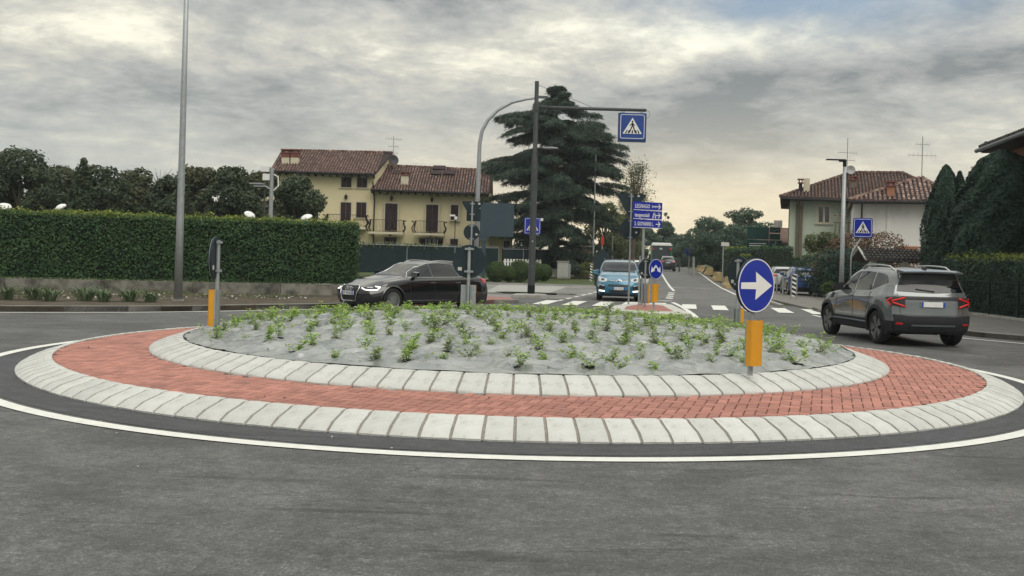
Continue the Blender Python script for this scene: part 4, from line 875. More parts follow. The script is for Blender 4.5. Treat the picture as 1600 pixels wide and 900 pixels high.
# --- yellow house (two joined blocks)
HY = 86.0; K = HY/FPX
def house_yellow():
    X0 = at(582, 400, HY).x; gz0 = gz(HY)
    def L(u, v, dy=0.0): p = at(u, v, HY+dy); return (p.x - X0, dy, p.z - gz0)
    t = thing('yellow_house', 'pale yellow two-storey house with red-brown tiled roofs, dark shutters and iron balconies', 'house', (X0, HY, gz0))
    zE = L(500, 272)[2]; zE2 = L(650, 299)[2]
    mb = MB(); mb.box((-5.05, 4, zE/2), (10.1, 8, zE)); mb.build('wall', M_yel, t)
    mb = MB(); xr = L(800, 400)[0]; mb.box((4.9, 4.1, zE2/2), (9.8, 7.8, zE2)); w2 = mb.build('wall', M_yel, t)
    zl = L(780, 369)[2]; MB().box((9.8 + (xr-9.8)/2, 3.5, zl/2), (xr-9.8, 6, zl)).build('wall', M_yel, t)
    MB().box((10.8, 2.6, zl+.09), (4.6, 8.2, .18)).build('canopy_roof', M_ivory, t)
    # left roof
    eL = L(421, 267, -.8); eR = L(585, 272, -.8); rL = L(440, 235, 4.2); rR = L(613, 239, 4.2); eR = (rR[0]+.0 - .2, eR[1], eR[2])
    eR = (L(585, 272, -.8)[0], -.8, eR[2])
    rf = roof_plane([eL, eR, rR, rL], .16, M_wood, t); roof_plane([rL, rR, (rR[0], 9.5, eR[2]), (rL[0], 9.5, eL[2])], .16, M_tile2, t, 'rear_roof')
    tiles('roof_tiles', eL, eR, rR, rL, M_tile, rf)
    # gable wall of the higher block above the lower roof
    mb = MB(); a = L(586, 285, .2); mb.add([(.0, 0, zE), (rR[0]-.35, 4.2, rR[2]-.25), (rR[0]-.35, 8, zE), (-.0, 8, 3), (0, 0, 3)], [(0, 1, 2, 3, 4)]); mb.build('gable_wall', M_yel, t)
    # right roof
    eL2 = L(579, 296, -.8); eR2 = L(764, 303, -.8); rL2 = L(605, 259, 4.4); rR2 = L(770, 267, 4.4)
    rf2 = roof_plane([eL2, eR2, rR2, rL2], .16, M_wood, t); roof_plane([rL2, rR2, (rR2[0], 9.5, eR2[2]), (rL2[0], 9.5, eL2[2])], .16, M_tile2, t, 'rear_roof')
    tiles('roof_tiles', eL2, eR2, rR2, rL2, M_tile, rf2)
    for (a, b, r) in ((rL, rR, rf), (rL2, rR2, rf2)):
        mb = MB(); a = Vector(a); b = Vector(b); n = int((b-a).length/.4)
        for i in range(n): mb.tube([a.lerp(b, i/n) + Vector((0,0,.05)), a.lerp(b, (i+1.1)/n) + Vector((0,0,.03))], [.13, .11], 8)
        tag(mb.build('ridge_tiles', M_tile, r, smooth=True), kind='stuff')
    # rafter ends, gutters
    for (a, b, r) in ((eL, eR, rf), (eL2, eR2, rf2)):
        mb = MB(); n = int((b[0]-a[0])/.6)
        for i in range(n+1): x = a[0] + .1 + (b[0]-a[0]-.2)*i/n; mb.box((x, -.36, a[2]+(b[2]-a[2])*i/n-.22), (.10, .78, .14))
        tag(mb.build('rafter_ends', M_wood, r), kind='stuff')
        MB().tube([(a[0], -.86, a[2]-.04), (b[0], -.86, b[2]-.04)], .075, 8).build('gutter', M_iron, r)
    MB().tube([(L(583, 276)[0]+.1, -.8, L(583, 300)[2]+.8), (.05, -.12, zE2-.9), (.05, -.12, 0)], .055, 8).build('downpipe', M_iron, t)
    def W(u0, v0, u1, v1, **k): a = L(u0, v0); b = L(u1, v1); return window(t, a[0], b[0], b[2], a[2], **k)
    W(533.5, 276.5, 549, 293); W(558, 277.5, 573.5, 293.5); W(532.5, 316, 548, 352, name='balcony_door', sill=False); W(557, 316, 572, 340.5)
    W(602, 317.5, 620.5, 360, name='balcony_door', sill=False); W(666, 319.5, 684, 362, name='balcony_door', sill=False); W(704.5, 320, 716, 344)
    W(600.5, 370.5, 619, 400, name='door', sill=False); W(655, 372, 666, 389, split=False); W(667, 372, 682, 389, kind='glassdark'); W(683, 372, 692, 389, split=False); W(703.5, 373, 715, 400, name='door', sill=False)
    W(735, 375, 745, 398, sill=False); W(787, 376, 796, 398, sill=False)
    for (u0, u1, v) in ((575, 634, 362), (645, 697, 364)): a = L(u0, v); b = L(u1, v); balcony(t, a[0]+.2, b[0]-.1, a[2], 1.1)
    a = L(512, 353); b = L(574, 357); balcony(t, a[0], b[0], a[2]-.05, 1.1)
    for (u, v) in ((541, 309), (612, 311), (675, 313), (610, 366), (673, 367)): p = L(u, v); lantern(t, p[0], p[2])
    for (u, v0, v1, w, dy) in ((447, 257, 249, 12, 1.2), (461, 257, 249, 12, 1.2)): p = L(u, v0, dy); q = L(u, v1-4, dy); chimney(t, p[0], dy, p[2]-.3, q[2], w*K, .6, M_ivory, band=True)
    p = L(632.5, 288, .8); q = L(632.5, 275, .8); chimney(t, p[0], .8, p[2]-.3, q[2], .6, .6, M_ivory)
    slope = lambda u, dy: L(u, 299, -.8)[2] + (rL2[2]-eL2[2])*(dy+.8)/5.2
    for (u, dy, w) in ((621, 2.9, .75), (682, 2.9, .95), (702, 2.9, .95), (686, 4.0, 1.1)):
        z = slope(u, dy)+.12; q = MB(); an = math.atan2(rL2[2]-eL2[2], 5.2); Mx = Matrix.Translation((L(u, 270, dy)[0], dy, z)) @ Matrix.Rotation(an, 4, 'X'); q.box((0,0,0), (w, .85, .10), M=Mx); s = q.build('skylight', M_wood, rf2)
        del s
    p = L(613, 251, 3.5)
    d = thing('satellite_dish', 'dark satellite dish on the gable of the higher yellow block', 'satellite dish', (X0+p[0], HY+3.2, gz0+p[2]-.5)); MB().tube([(0,0,-.9), (0,0,.5)], .03, 6).build('bracket', M_iron, d)
    MB().lathe([(.01, 0), (.25, .03), (.42, .10), (.47, .15), (.42, .12), (.01, .02)], 20, M=Matrix.Translation((.1, -.1, .5)) @ Matrix.Rotation(math.radians(80), 4, 'X') @ Matrix.Rotation(.5, 4, 'Y')).build('reflector', mat('dark dish', (.06, .055, .06), .6), d, smooth=True)
    p = L(614.5, 243, 4.2); antenna('tv_antenna', 'television aerial on the ridge end of the higher yellow block', (X0+p[0], HY+4.2, gz0+p[2]-.4), 2.1, ((1.85, 1.4, .3), (1.2, .9, .3), (.6, .8, .2)))
house_yellow()

def rotL(u, v, dy, X0, Y0, rz, g0):
    x, z = ray(u, v); c, s = math.cos(rz), math.sin(rz); n = (-s, c); t = (X0*n[0] + Y0*n[1] + dy) / (x*n[0] + n[1])
    return ((x*t - X0)*c + (t - Y0)*s, dy, EYE + z*t - g0)
def toW(X0, Y0, rz, p): c, s = math.cos(rz), math.sin(rz); return (X0 + c*p[0] - s*p[1], Y0 + s*p[0] + c*p[1])
# --- pale green house and white house on the right
def house_green():
    Y = 72.0; g0 = gz(Y); X0 = at(1232, 400, Y).x; RZ = -.262
    L = lambda u, v, dy=0.0: rotL(u, v, dy, X0, Y, RZ, g0)
    t = thing('green_house', 'pale green two-storey house with brown hipped roof behind the right street lamp', 'house', (X0, Y, g0), RZ)
    zE = L(1280, 309)[2]; xe = L(1345, 300)[0]
    MB().box((xe/2+3, 5, zE/2), (xe+6, 10, zE)).build('wall', M_green, t)
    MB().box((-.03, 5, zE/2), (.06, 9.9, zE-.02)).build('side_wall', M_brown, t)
    e1 = L(1219, 308, -.9); e2 = (xe+6.6, -.9, e1[2]-.3); r1 = L(1331, 270.5, 4.6); r2 = L(1410, 271, 4.6); bl = (e1[0], 10.8, e1[2]); br = (e2[0], 10.8, e2[2])
    rf = roof_plane([e1, e2, r2, r1], .2, M_wood, t); roof_plane([bl, e1, r1], .2, M_tile2, t, 'side_roof'); roof_plane([r1, r2, br, bl], .2, M_tile2, t, 'rear_roof'); roof_plane([e2, br, r2], .2, M_tile2, t, 'side_roof')
    tiles('roof_tiles', e1, e2, r2, r1, M_tile2, rf, dx=.23)
    mb = MB()
    for a, b in ((e1, r1), (r1, r2), (r2, e2)):
        a = Vector(a); b = Vector(b); n = int((b-a).length/.4)
        for i in range(n): mb.tube([a.lerp(b, i/n)+Vector((0,0,.07)), a.lerp(b, (i+1.1)/n)+Vector((0,0,.05))], [.13, .11], 7)
    tag(mb.build('ridge_tiles', M_tile2, rf, smooth=True), kind='stuff')
    MB().tube([(e1[0], -.97, e1[2]-.10), (e2[0], -.97, e2[2]-.10)], .10, 8).build('gutter', M_iron, rf)
    for u, r in ((1243.5, .07), (1249.5, .13)): x = L(u, 400)[0]; MB().tube([(x, -.9, zE-.1), (x, -.10, zE-.8), (x, -.10, 0)], r, 8).build('downpipe', M_brown, t)
    a = L(1278, 321.5); b = L(1297, 349); window(t, a[0], b[0], b[2], a[2], kind='glass', name='window')
    for (u, v0, v1, w, m, dy) in ((1260, 304, 279, .42, M_ivory, .5), (1250.5, 303, 287, .24, M_iron, .3), (1332.5, 300, 283, .42, M_brown, 1.6)):
        p = L(u, v0, dy); q = L(u, v1, dy); chimney(t, p[0], dy, p[2]-.3, q[2], w, w, m, cap=(m != M_ivory))
    p = L(1323.5, 262, 4.6); antenna('tv_antenna', 'tall television aerial rising behind the street lamp head, over the green house', (*toW(X0, Y, RZ, p), g0+p[2]-1), 3.2, ((2.1, 1.5, .2), (1.55, 1.2, .2)))
    p = L(1327, 265, 4.0); d = thing('satellite_dish', 'grey round satellite dish on the green house roof beside the lamp pole', 'satellite dish', (*toW(X0, Y, RZ, p), g0+p[2]-.2)); MB().tube([(0,0,-1.0), (0,0,.1)], .03, 6).build('bracket', M_alu, d)
    MB().lathe([(.01, 0), (.18, .02), (.31, .08), (.33, .12), (.30, .1), (.01, .02)], 20, M=Matrix.Translation((.05, -.1, .15)) @ Matrix.Rotation(math.radians(82), 4, 'X')).build('reflector', mat('grey dish', (.30, .30, .30), .5), d, smooth=True)
    # awning-like curved pergola on the side
    p = L(1322, 352, -2.5); q = MB()
    for k in range(6): x = p[0]-.7+k*.28; q.tube([(x, -2.2, p[2]-.6), (x+.05, -2.0, p[2]+.2), (x+.2, -1.2, p[2]+.75), (x+.35, 0, p[2]+.95)], .05, 5)
    for z, y in ((p[2]+.2, -2.0), (p[2]+.75, -1.2)): q.tube([(p[0]-.8, y, z), (p[0]+1.0, y, z)], .05, 5)
    q.build('pergola', M_brown, t)
def house_white():
    Y = 63.0; g0 = gz(Y); X0 = at(1331, 400, Y).x; RZ = -.30
    L = lambda u, v, dy=0.0: rotL(u, v, dy, X0, Y, RZ, g0)
    t = thing('white_house', 'white house with pyramid roof of patchy red tiles behind the rust-brown shrub', 'house', (X0, Y, g0), RZ)
    zE = L(1390, 314)[2]; W = L(1478, 300)[0]
    MB().box((W/2, 4, zE/2), (W, 8, zE)).build('wall', M_white, t)
    x = L(1390, 350)[0]; MB().box((x, -.04, zE/2), (.32, .09, zE-.02)).build('pilaster', M_white, t)
    x = L(1346, 350)[0]; MB().tube([(x, -.1, zE), (x, -.1, 0)], .05, 6).build('downpipe', M_iron, t)
    MB().box((L(1430, 400)[0], -.05, L(1430, 398)[2]), (L(1462, 400)[0]-L(1410, 400)[0], .12, 1.0)).build('brick_band', M_brickw, t)
    e1 = L(1328, 313, -.8); e2 = (W+.8, -.8, e1[2]); r1 = L(1436, 279, 3.6); r2 = (r1[0]+.2, 3.6, r1[2]); bl = (e1[0], 8.8, e1[2]); br = (e2[0], 8.8, e2[2])
    rf = roof_plane([e1, e2, r2, r1], .18, M_wood, t); roof_plane([bl, e1, r1], .18, M_tile, t, 'side_roof'); roof_plane([r1, r2, br, bl], .18, M_tile, t, 'rear_roof'); roof_plane([e2, br, r2], .18, M_tile, t, 'side_roof')
    tiles('roof_tiles', e1, e2, r2, r1, mat('patchy roof tile', (.18, .105, .088), .85, var=.15, nscale=1.2, island=.55, dark=(.42, .34, .28), dscale=3, dlo=.48, dhi=.66), rf, dx=.27, dy=.40, rad=.088)
    mb = MB()
    for a, b in ((e1, r1), (r2, e2)):
        a = Vector(a); b = Vector(b); n = int((b-a).length/.4)
        for i in range(n): mb.tube([a.lerp(b, i/n)+Vector((0,0,.07)), a.lerp(b, (i+1.1)/n)+Vector((0,0,.05))], [.13, .11], 7)
    tag(mb.build('ridge_tiles', M_tile, rf, smooth=True), kind='stuff')
    MB().tube([(e1[0], -.87, e1[2]-.10), (e2[0], -.87, e2[2]-.10)], .10, 8).build('gutter', M_iron, rf)
    p = L(1391.5, 309, .2); q = L(1391.5, 292, .2); chimney(t, p[0], .2, p[2]-.3, q[2], .42, .42, M_brickw)
    p = L(1440, 282, 3.6); antenna('tv_antenna', 'tall television aerial on the peak of the white house roof', (*toW(X0, Y, RZ, p), g0+p[2]-.3), 3.1, ((2.6, .9, .1), (1.9, 1.8, .1)))
house_green(); house_white()
# --- small tiled gate shelter in front of the shrubs
def shelter():
    Y = 43; a = at(1352, 405, Y); b = at(1449, 407, Y); t = thing('gate_shelter', 'low gate shelter with dark tiled roof and white posts behind the grey car', 'shelter', (a.x, Y, .06)); W = b.x-a.x; z0 = a.z-.06; z1 = at(1400, 390, Y+.9).z-.06
    rf = roof_plane([(-.05, -.1, z0), (W+.05, -.1, z0), (W-.1, .9, z1), (.1, .9, z1)], .07, M_tiled, t); roof_plane([(.1, .9, z1), (W-.1, .9, z1), (W+.05, 1.9, z0), (-.05, 1.9, z0)], .07, M_tiled, t, 'rear_roof')
    tiles('roof_tiles', (-.05, -.1, z0), (W+.05, -.1, z0), (W-.1, .9, z1), (.1, .9, z1), M_tiled, rf, dx=.17, dy=.25, rad=.055)
    for x in (0, W):
        q = MB(); s = 1
        for sy in (-1, 1): q.tube([(x, .9+sy*1.02, z0-.02), (x, .9, z1+.06)], .045, 5)
        q.build('barge_board', mat('weathered white', (.45, .44, .41), .8), t)
    for x in (.62, W-.62): MB().box((x, .9, z0/2), (.26, .26, z0)).build('post', M_white, t)
    MB().box((W/2, .9, z0-.05), (W-.1, .12, .12)).build('beam', M_wood, t)
shelter()
# --- brick building at the right edge: eave corner and wall behind the laurel
def corner_building():
    A = at(1530, 237, 40); t = thing('brick_building', 'orange brick building with deep tiled eave entering at the right edge', 'building', (A.x, 40, .1)); zE = A.z - .1
    a = math.atan2(.17, 1); L = 24; d = Vector((-.165, -1, 0)).normalized(); n = Vector((1, -.165, 0)).normalized()
    def P(s, w, z): q = d*s + n*w; return (q.x, q.y, z)
    mb = MB(); mb.add([P(.7, .9, 0), P(L, .9, 0), P(L, 12, 0), P(.7, 12, 0), P(.7, .9, zE), P(L, .9, zE), P(L, 12, zE), P(.7, 12, zE)], [(3,2,1,0), (4,5,6,7), (0,1,5,4), (1,2,6,5), (2,3,7,6), (3,0,4,7)]); mb.build('wall', M_brickw, t)
    rf = roof_plane([P(0, 0, zE+.12), P(L, 0, zE+.12), P(L, 6, zE+2.2), P(5.5, 6, zE+2.2)], .14, M_tiled, t); roof_plane([P(0, 0, zE+.12), P(5.5, 6, zE+2.2), P(0, 12, zE+.12)][::-1], .14, M_tiled, t, 'side_roof')
    tiles('roof_tiles', P(L, 0, zE+.12), P(0, 0, zE+.12), P(5.5, 6, zE+2.2), P(L, 6, zE+2.2), M_tiled, rf, dx=.28, dy=.4, rad=.09)
    tiles('roof_tiles', P(0, 0, zE+.12), P(0, 12, zE+.12), P(5.5, 6.1, zE+2.2), P(5.5, 5.9, zE+2.2), M_tiled, rf, dx=.28, dy=.4, rad=.09)
    mb = MB(); mb.add([P(.02, .02, zE-.06), P(L, .02, zE-.06), P(L, 1, zE-.06), P(.02, 1, zE-.06)], [(0,1,2,3)]); mb.build('soffit', M_wood, t)
    MB().tube([P(-.05, -.09, zE+.03), P(L, -.09, zE+.03)], .085, 8).build('gutter', mat('grey gutter', (.15, .16, .17), .5, metal=.4), t)
corner_building()
# --- dark screened fence, posts, low wall behind the driveway
M_screen = mat('dark green screen', (.012, .025, .028), .75, var=.25, nscale=1.5, bump=.2, bscale=60)
def screen_fence(label, a, b, h, n, z=None):
    a = Vector((a[0], a[1], 0)); b = Vector((b[0], b[1], 0)); ang = math.atan2(b.y-a.y, b.x-a.x); L = (b-a).length; t = thing('screen_fence', label, 'fence', (a.x, a.y, gz(a.y)+.1), ang); dz = gz(b.y)-gz(a.y)
    for i in range(n):
        x = L*(i+.5)/n; MB().box((x, 0, dz*(i+.5)/n+h*.5+.12), (L/n-.06, .04, h-.22)).build('screen_panel', M_screen, t)
    for i in range(n+1): MB().box((L*i/n, 0, dz*i/n+h/2+.02), (.06, .06, h+.04)).build('post', M_galv if i % 2 else M_iron, t)
    mb = MB(); [mb.tube([(L*i/n, -.04, dz*i/n+h-.02), (L*(i+1)/n, -.04, dz*(i+1)/n+h-.02)], .025, 4) for i in range(n)]
    k = int(L/.22)
    for i in range(k): x = L*(i+.5)/k; mb.box((x, 0, dz*x/L+h+.06), (.018, .018, .2))
    tag(mb.build('railing_bars', M_galv, t), kind='stuff')
screen_fence('long dark green screened fence in front of the yellow house', (-14.5, 60), (-1.0, 74.5), 2.05, 9)
screen_fence('dark screened fence under the cedar, behind the electric cabinet', (-.7, 74.8), (5.4, 80.5), 2.0, 4)
hedge('creeper', 'thin creeper growing along the top of the screened fence', [(-12, 62.8), (-3, 72.6)], .3, 2.0, .30, G_olive, G_lite, dens=70, size=.16, core=False)
wall('low_wall', 'low grey wall below the fence right of the gantry post', (-.2, 73.9), (3.6, 77.6), .62, .25, M_conc, gz(74)+.1)
def picket():
    a = Vector((-.6, 73.2, 0)); b = Vector((2.2, 76.0, 0)); d = (b-a); L = d.length; t = thing('picket_fence', 'white picket fence behind the ball bushes', 'fence', (a.x, a.y, gz(73)+.55), math.atan2(d.y, d.x))
    for i in range(13): MB().box((L*(i+.5)/13, 0, .42), (.17, .03, .84)).build('picket', M_white, t)
    for z in (.2, .65): MB().box((L/2, .035, z), (L, .03, .07)).build('rail', M_white, t)
picket()
def stone_pillar():
    p = at(917, 420, 80); t = thing('stone_pillar', 'rough stone gate pillar overgrown at its foot, left of the blue car', 'pillar', (p.x, 80, gz(80))); H = at(917, 386, 80).z-gz(80)
    for i in range(9):
        for j in range(2): s = .5; MB().box(((j-.5)*.48 + random.uniform(-.02, .02), random.uniform(-.03, .03), (i+.5)*H/9), (.46, .6+random.uniform(-.05, .05), H/9-.025)).build('stone', mat('reddish stone', (.17, .12, .095), .95, var=.3, nscale=4, objrand=.3), t)
    MB().box((0, 0, H+.05), (1.1, .75, .1)).build('cap', M_conc, t)
stone_pillar()
tree('grassy_shrub', 'tall weeds at the foot of the stone pillar', 'shrub', 918, 411, 77, 44, G_lite, n=2500, size=.12, seed=61, nb=10, trunk=False)
c = at(879, 436, 74)
def cabinet():
    Y = 73.0; p = at(879, 436, Y); z1 = at(879, 408.5, Y).z; g0 = gz(Y)+.08; t = thing('electric_cabinet', 'grey electric cabinet standing by the driveway below the cedar', 'cabinet', (p.x, Y, g0)); h = z1-g0
    MB().box((0, 0, h/2), (.80, .4, h-.06)).build('housing', M_conc, t); MB().box((0, 0, h), (.9, .5, .07)).build('lid', M_conc, t)
    for x in (-.2, .2): MB().box((x, -.21, h*.52), (.37, .02, h*.8)).build('door', mat('cabinet door', (.33, .33, .31), .6), t)
    MB().box((.48, 0, h*.45), (.12, .3, h*.85)).build('side_duct', M_alu, t)
cabinet()
# --- white far house bits
def far_building(label, u0, u1, v0, v1, Y, m, roofm):
    a = at(u0, v0, Y); b = at(u1, v1, Y); g0 = gz(Y); t = thing('far_house', label, 'house', (a.x, Y, g0), -.25); W = (b.x-a.x)*.95; H = a.z-g0
    MB().box((W/2, 3, H/2), (W, 6, H)).build('wall', m, t); rz_ = .8
    roof_plane([(-.4, -.4, H), (W+.4, -.4, H), (W+.4, 3, H+1.3), (-.4, 3, H+1.3)], .12, roofm, t); roof_plane([(-.4, 3, H+1.3), (W+.4, 3, H+1.3), (W+.4, 6.4, H), (-.4, 6.4, H)], .12, roofm, t, 'rear_roof')
    for i in range(3): window(t, W*(.15+.3*i), W*(.15+.3*i)+.9, 1.0, 2.3, kind='shutter', trim=False)
    chimney(t, W*.6, 3, H+1.2, H+1.9, .7, .7, M_conc, cap=False)
far_building('low dark roofed house behind the green billboard, its square chimney above it', 1190, 1232, 378, 400, 84, M_brown, M_tile2)

# ================================================================== STREET FURNITURE AND SIGNS
M_blue = mat('sign blue', (.003, .020, .30), .35, var=.05, nscale=4, coat=.3)
M_blue2 = mat('sign blue pale', (.010, .05, .24), .35, var=.05, nscale=4)
M_signw = mat('sign white', (.72, .72, .70), .4, var=.05)
M_signk = mat('sign black', (.012, .014, .016), .5, var=.1)
M_back = mat('sign back', (.020, .032, .038), .6, var=.15, nscale=3)
M_orange = mat('orange reflective sheeting', (.62, .285, .010), .45, var=.06, nscale=12, coat=.2)
M_slate = mat('slate panel', (.045, .070, .088), .6, var=.03)
M_post = mat('dark painted steel', (.075, .082, .085), .5, metal=.3, var=.2, nscale=3)
M_label = mat('sticker', (.5, .5, .47), .6, var=.2, nscale=40)
M_bw = None
def pole(par, p0, p1, r0, r1=None, m=None, name='pole', n=12, parts=None):
    mb = MB(); mb.tube([p0, p1], [r0, r1 or r0], n, caps=True); return mb.build(name, m or M_galv, par, smooth=True, auto=60)
def clamps(par, x, zs, y=-.0, w=.16, m=None):
    for z in zs: MB().box((x, y+.03, z), (w, .02, .035)).box((x, y+.055, z), (.075, .06, .035)).build('clamp', m or M_galv, par)
def ped_sign(par, cx, cz, w, y=0.0, m=None, frame_=False):
    pl = MB(); plate(pl, rrect(w, w, w*.08, cx, cz), y-.012, y+.012); p = pl.build('sign_plate', m or M_blue, par); mb = MB()
    n = 4*5; ring_plate(mb, rrect(w*.90, w*.90, w*.07, cx, cz), rrect(w*.86, w*.86, w*.055, cx, cz), y-.016, y-.012); mb.build('border', M_signw, p)
    mb = MB(); plate(mb, [(cx-w*.36, cz-w*.27), (cx+w*.36, cz-w*.27), (cx, cz+w*.33)], y-.018, y-.012); mb.build('triangle', M_signw, p)
    mb = MB(); q = lambda pts: plate(mb, [(cx+a*w, cz+b*w) for a, b in pts], y-.022, y-.018); q([(a*.035, .185+b*.035) for a, b in circ(1, 12)])
    q([(-.02, .14), (.03, .14), (.045, .02), (-.03, .02)]); q([(-.02, .13), (-.11, .04), (-.10, .02), (-.02, .08)]); q([(.02, .13), (.10, .05), (.09, .02), (.03, .08)])
    q([(-.03, .03), (.015, .03), (-.085, -.235), (-.125, -.235)]); q([(0, .03), (.045, .03), (.125, -.225), (.09, -.235)])
    for a in (-.27, -.17, -.02, .13, .23): q([(a-.005-.0*a, -.255), (a+.045, -.255), (a*.78+.045, -.135), (a*.78+.0, -.135)])
    mb.build('figure', M_signk, p); return p

# tall street pole on the left
def street_pole():
    p = gnd(278, 470, .13); Y = p.y; t = thing('street_pole', 'tall galvanised street pole rising out of view in front of the left hedge', 'pole', (p.x, Y, .12)); H = 11.0
    mb = MB(); mb.tube([(0,0,0), (0,0,2.2), (0,0,6), (0,0,H)], [.115, .10, .078, .05], 16); mb.build('pole', M_galv, t, smooth=True); MB().tube([(0,0,0), (0,0,.05)], .16, 16).build('base_collar', M_conc, t)
    MB().tube([(0,0,H-.1), (-.3,-.3,H+.1), (-.9,-.9,H+.2)], [.045,.04,.035], 8).build('arm', M_galv, t); MB().box((-1.1,-1.1,H+.2), (.5,.3,.1), M=None).build('lamp_head', M_post, t)
    z = at(283, 369, Y).z - .12; MB().tube([(0,0,z-.14), (0,0,z+.14)], .098, 16).build('yellow_sticker', mat('yellow sticker', (.7, .36, .02), .6, var=.2, nscale=30), t)
street_pole()
def camera_post():
    Y = 45.; p = at(425, 262, Y); b = gz(Y)+.1; H = p.z; t = thing('camera_post', 'grey post with floodlight and white camera boxes left of the yellow house', 'post', (p.x, Y, b)); H -= b
    pole(t, (0,0,0), (0,0,H), .11, .085, M_galv); MB().box((-.28, 0, H-.08), (.38, .3, .22)).box((-.22, 0, H-.42), (.3, .26, .28)).build('camera_box', M_signw, t)
    MB().box((-.62, 0, H-.72), (.62, .35, .06)).box((-.5, 0, H-.83), (.5, .3, .05)).tube([(0,0,H-1.0), (-.2,0,H-.85), (-.4,0,H-.76)], .025, 6).build('floodlight', M_alu, t)
    MB().tube([(.09, 0, H-.3), (.28, 0, H-.4), (.3, 0, H-.8), (.1, 0, H-1.0)], .03, 6).build('cable', M_signw, t); MB().box((-.30, .05, 2.2), (.05, .05, 4.4)).build('conduit', M_post, t)
camera_post()
for (u, v, Y, wx, tl, lab) in ((7, 322, 37, 21, .25, 'white disc-shaped garden lamp showing over the hedge at the left edge'), (95, 323, 37.5, 18, -.35, 'white disc-shaped garden lamp over the hedge, second from the left edge'),
                      (390, 335, 38.5, 18, .5, 'white disc-shaped garden lamp over the hedge just left of the camera post'), (479, 339, 39, 19, -.25, 'white disc-shaped garden lamp over the right end of the hedge')):
    p = at(u, v, Y); t = thing('garden_lamp', lab, 'lamp', (p.x, Y, .1), group='disc lamps behind the hedge'); r = wx*Y/FPX/2
    pole(t, (0,0,0), (0,0,p.z-.16), .025, m=M_post); Mx = Matrix.Translation((0, 0, p.z-.12)) @ Matrix.Rotation(tl, 4, 'Y') @ Matrix.Rotation(math.radians(24), 4, 'X')
    MB().lathe([(.01, .10), (r*.5, .09), (r*.9, .04), (r, 0), (r*.85, -.03), (.01, -.04)], 24, M=Mx).build('disc', M_signw, t, smooth=True); MB().box((0, 0, p.z-.2), (.16, .12, .06)).build('lamp_holder', M_alu, t)

# crossing gantry
def gantry():
    Y = 42.4; b = gnd(832, 463, .12); X = b.x; S = Y/FPX; t = thing('crossing_gantry', 'tall dark grey post with side arm holding a lit pedestrian crossing box sign', 'gantry', (X, Y, .12)); zt = lambda u, v: at(u, v, Y).z - .12
    H = zt(839, 127); h2 = zt(837, 250)
    mb = MB(); mb.tube([(0,0,0), (0,0,h2)], [.145, .125], 16); mb.tube([(0,0,h2), (0,0,h2+.12), (0,0,H)], [.125, .095, .085], 16); mb.build('pole', M_post, t, smooth=True, auto=40)
    MB().tube([(0,0,0), (0,0,.35)], .155, 16).build('base_sleeve', M_signk, t)
    za = zt(925, 170)+.0; L = (1011-839)*S; MB().tube([(0,-.0,za), (L, 0, za-.0)], [.075, .065], 10).build('arm', M_post, t, smooth=True)
    MB().tube([(.05, 0, H-.15), (.5*L, 0, za+.08)], .008, 4).build('tie_wire', M_iron, t); MB().tube([(.02, 0, za-.16), (.02, 0, za+.16)], .12, 12).build('arm_collar', M_post, t)
    w = 43.5*S; cx = at(987.5, 199, Y).x - X; cz = zt(987.5, 199.5)
    bx = MB().box((cx, 0, cz), (w, .22, w*1.03)).build('sign_box', mat('sign box frame', (.015, .05, .13), .4), t)
    s = ped_sign(bx, cx, cz+.03, w*.96, y=-.122, m=M_blue2); 
    for k in list(s.children): k.parent = bx
    for dx in (-.38, .38):
        MB().tube([(cx+dx, 0, cz+w*.5), (cx+dx, 0, za-.02)], .04, 8).box((cx+dx, 0, cz+w*.5+.04), (.14, .16, .07)).build('hanger', M_alu, t)
    MB().tube([(L, 0, za), (L+.12, 0, za-.05), (L+.16, 0, za-.2), (L+.05, 0, za-.32), (cx+w/2, 0, za-.34)], .008, 4).build('cable', M_iron, t)
    z = zt(855, 232); MB().tube([(0,0,z), (.35,0,z)], .03, 6).build('lamp_arm', M_post, t); MB().lathe([(.01,.02), (.3,.02), (.34,-.01), (.01,-.05)], 18, M=Matrix.Translation((.62, 0, z+.02))).build('lamp_disc', M_alu, t)
    MB().box((.0, -.15, zt(833, 377)), (.05, .02, .05)).build('sticker', M_label, t)
gantry()
def curved_lamp():
    Y = 50.; X = at(749, 215, Y).x; t = thing('curved_street_lamp', 'grey street lamp with long arm curving over to the right beside the cedar', 'street lamp', (X, Y, .1)); P = [(0,0,0)]
    f = lambda u, v: (at(u, v, Y).x - X, 0, at(u, v, Y).z - .1)
    P += [f(749, 300), f(749.5, 225), f(753, 205), f(762, 188), f(778, 172), f(800, 160), f(822, 155), f(838, 153)]; P[1] = (0, 0, P[1][2]); MB().tube(P, [.13, .11, .095, .09, .085, .08, .075, .065, .06], 12).build('pole', M_galv, t, smooth=True)
    a = f(838, 152); MB().box((a[0]+.32, 0, a[2]+.02), (.62, .28, .10), taper=.8).build('lamp_head', M_post, t)
curved_lamp()
def post_sign_mid():
    Y = 46.5; p = at(832, 353, Y); t = thing('crossing_sign', 'blue pedestrian crossing sign partly hidden behind the gantry post', 'road sign', (p.x, Y, .1)); z = p.z-.1
    pole(t, (0, .04, 0), (0, .04, z+.35), .03); ped_sign(t, 0, z, 26*Y/FPX); MB().box((.42, 0, z+.30), (.12, .16, .12)).build('flasher', M_signw, t)
post_sign_mid()
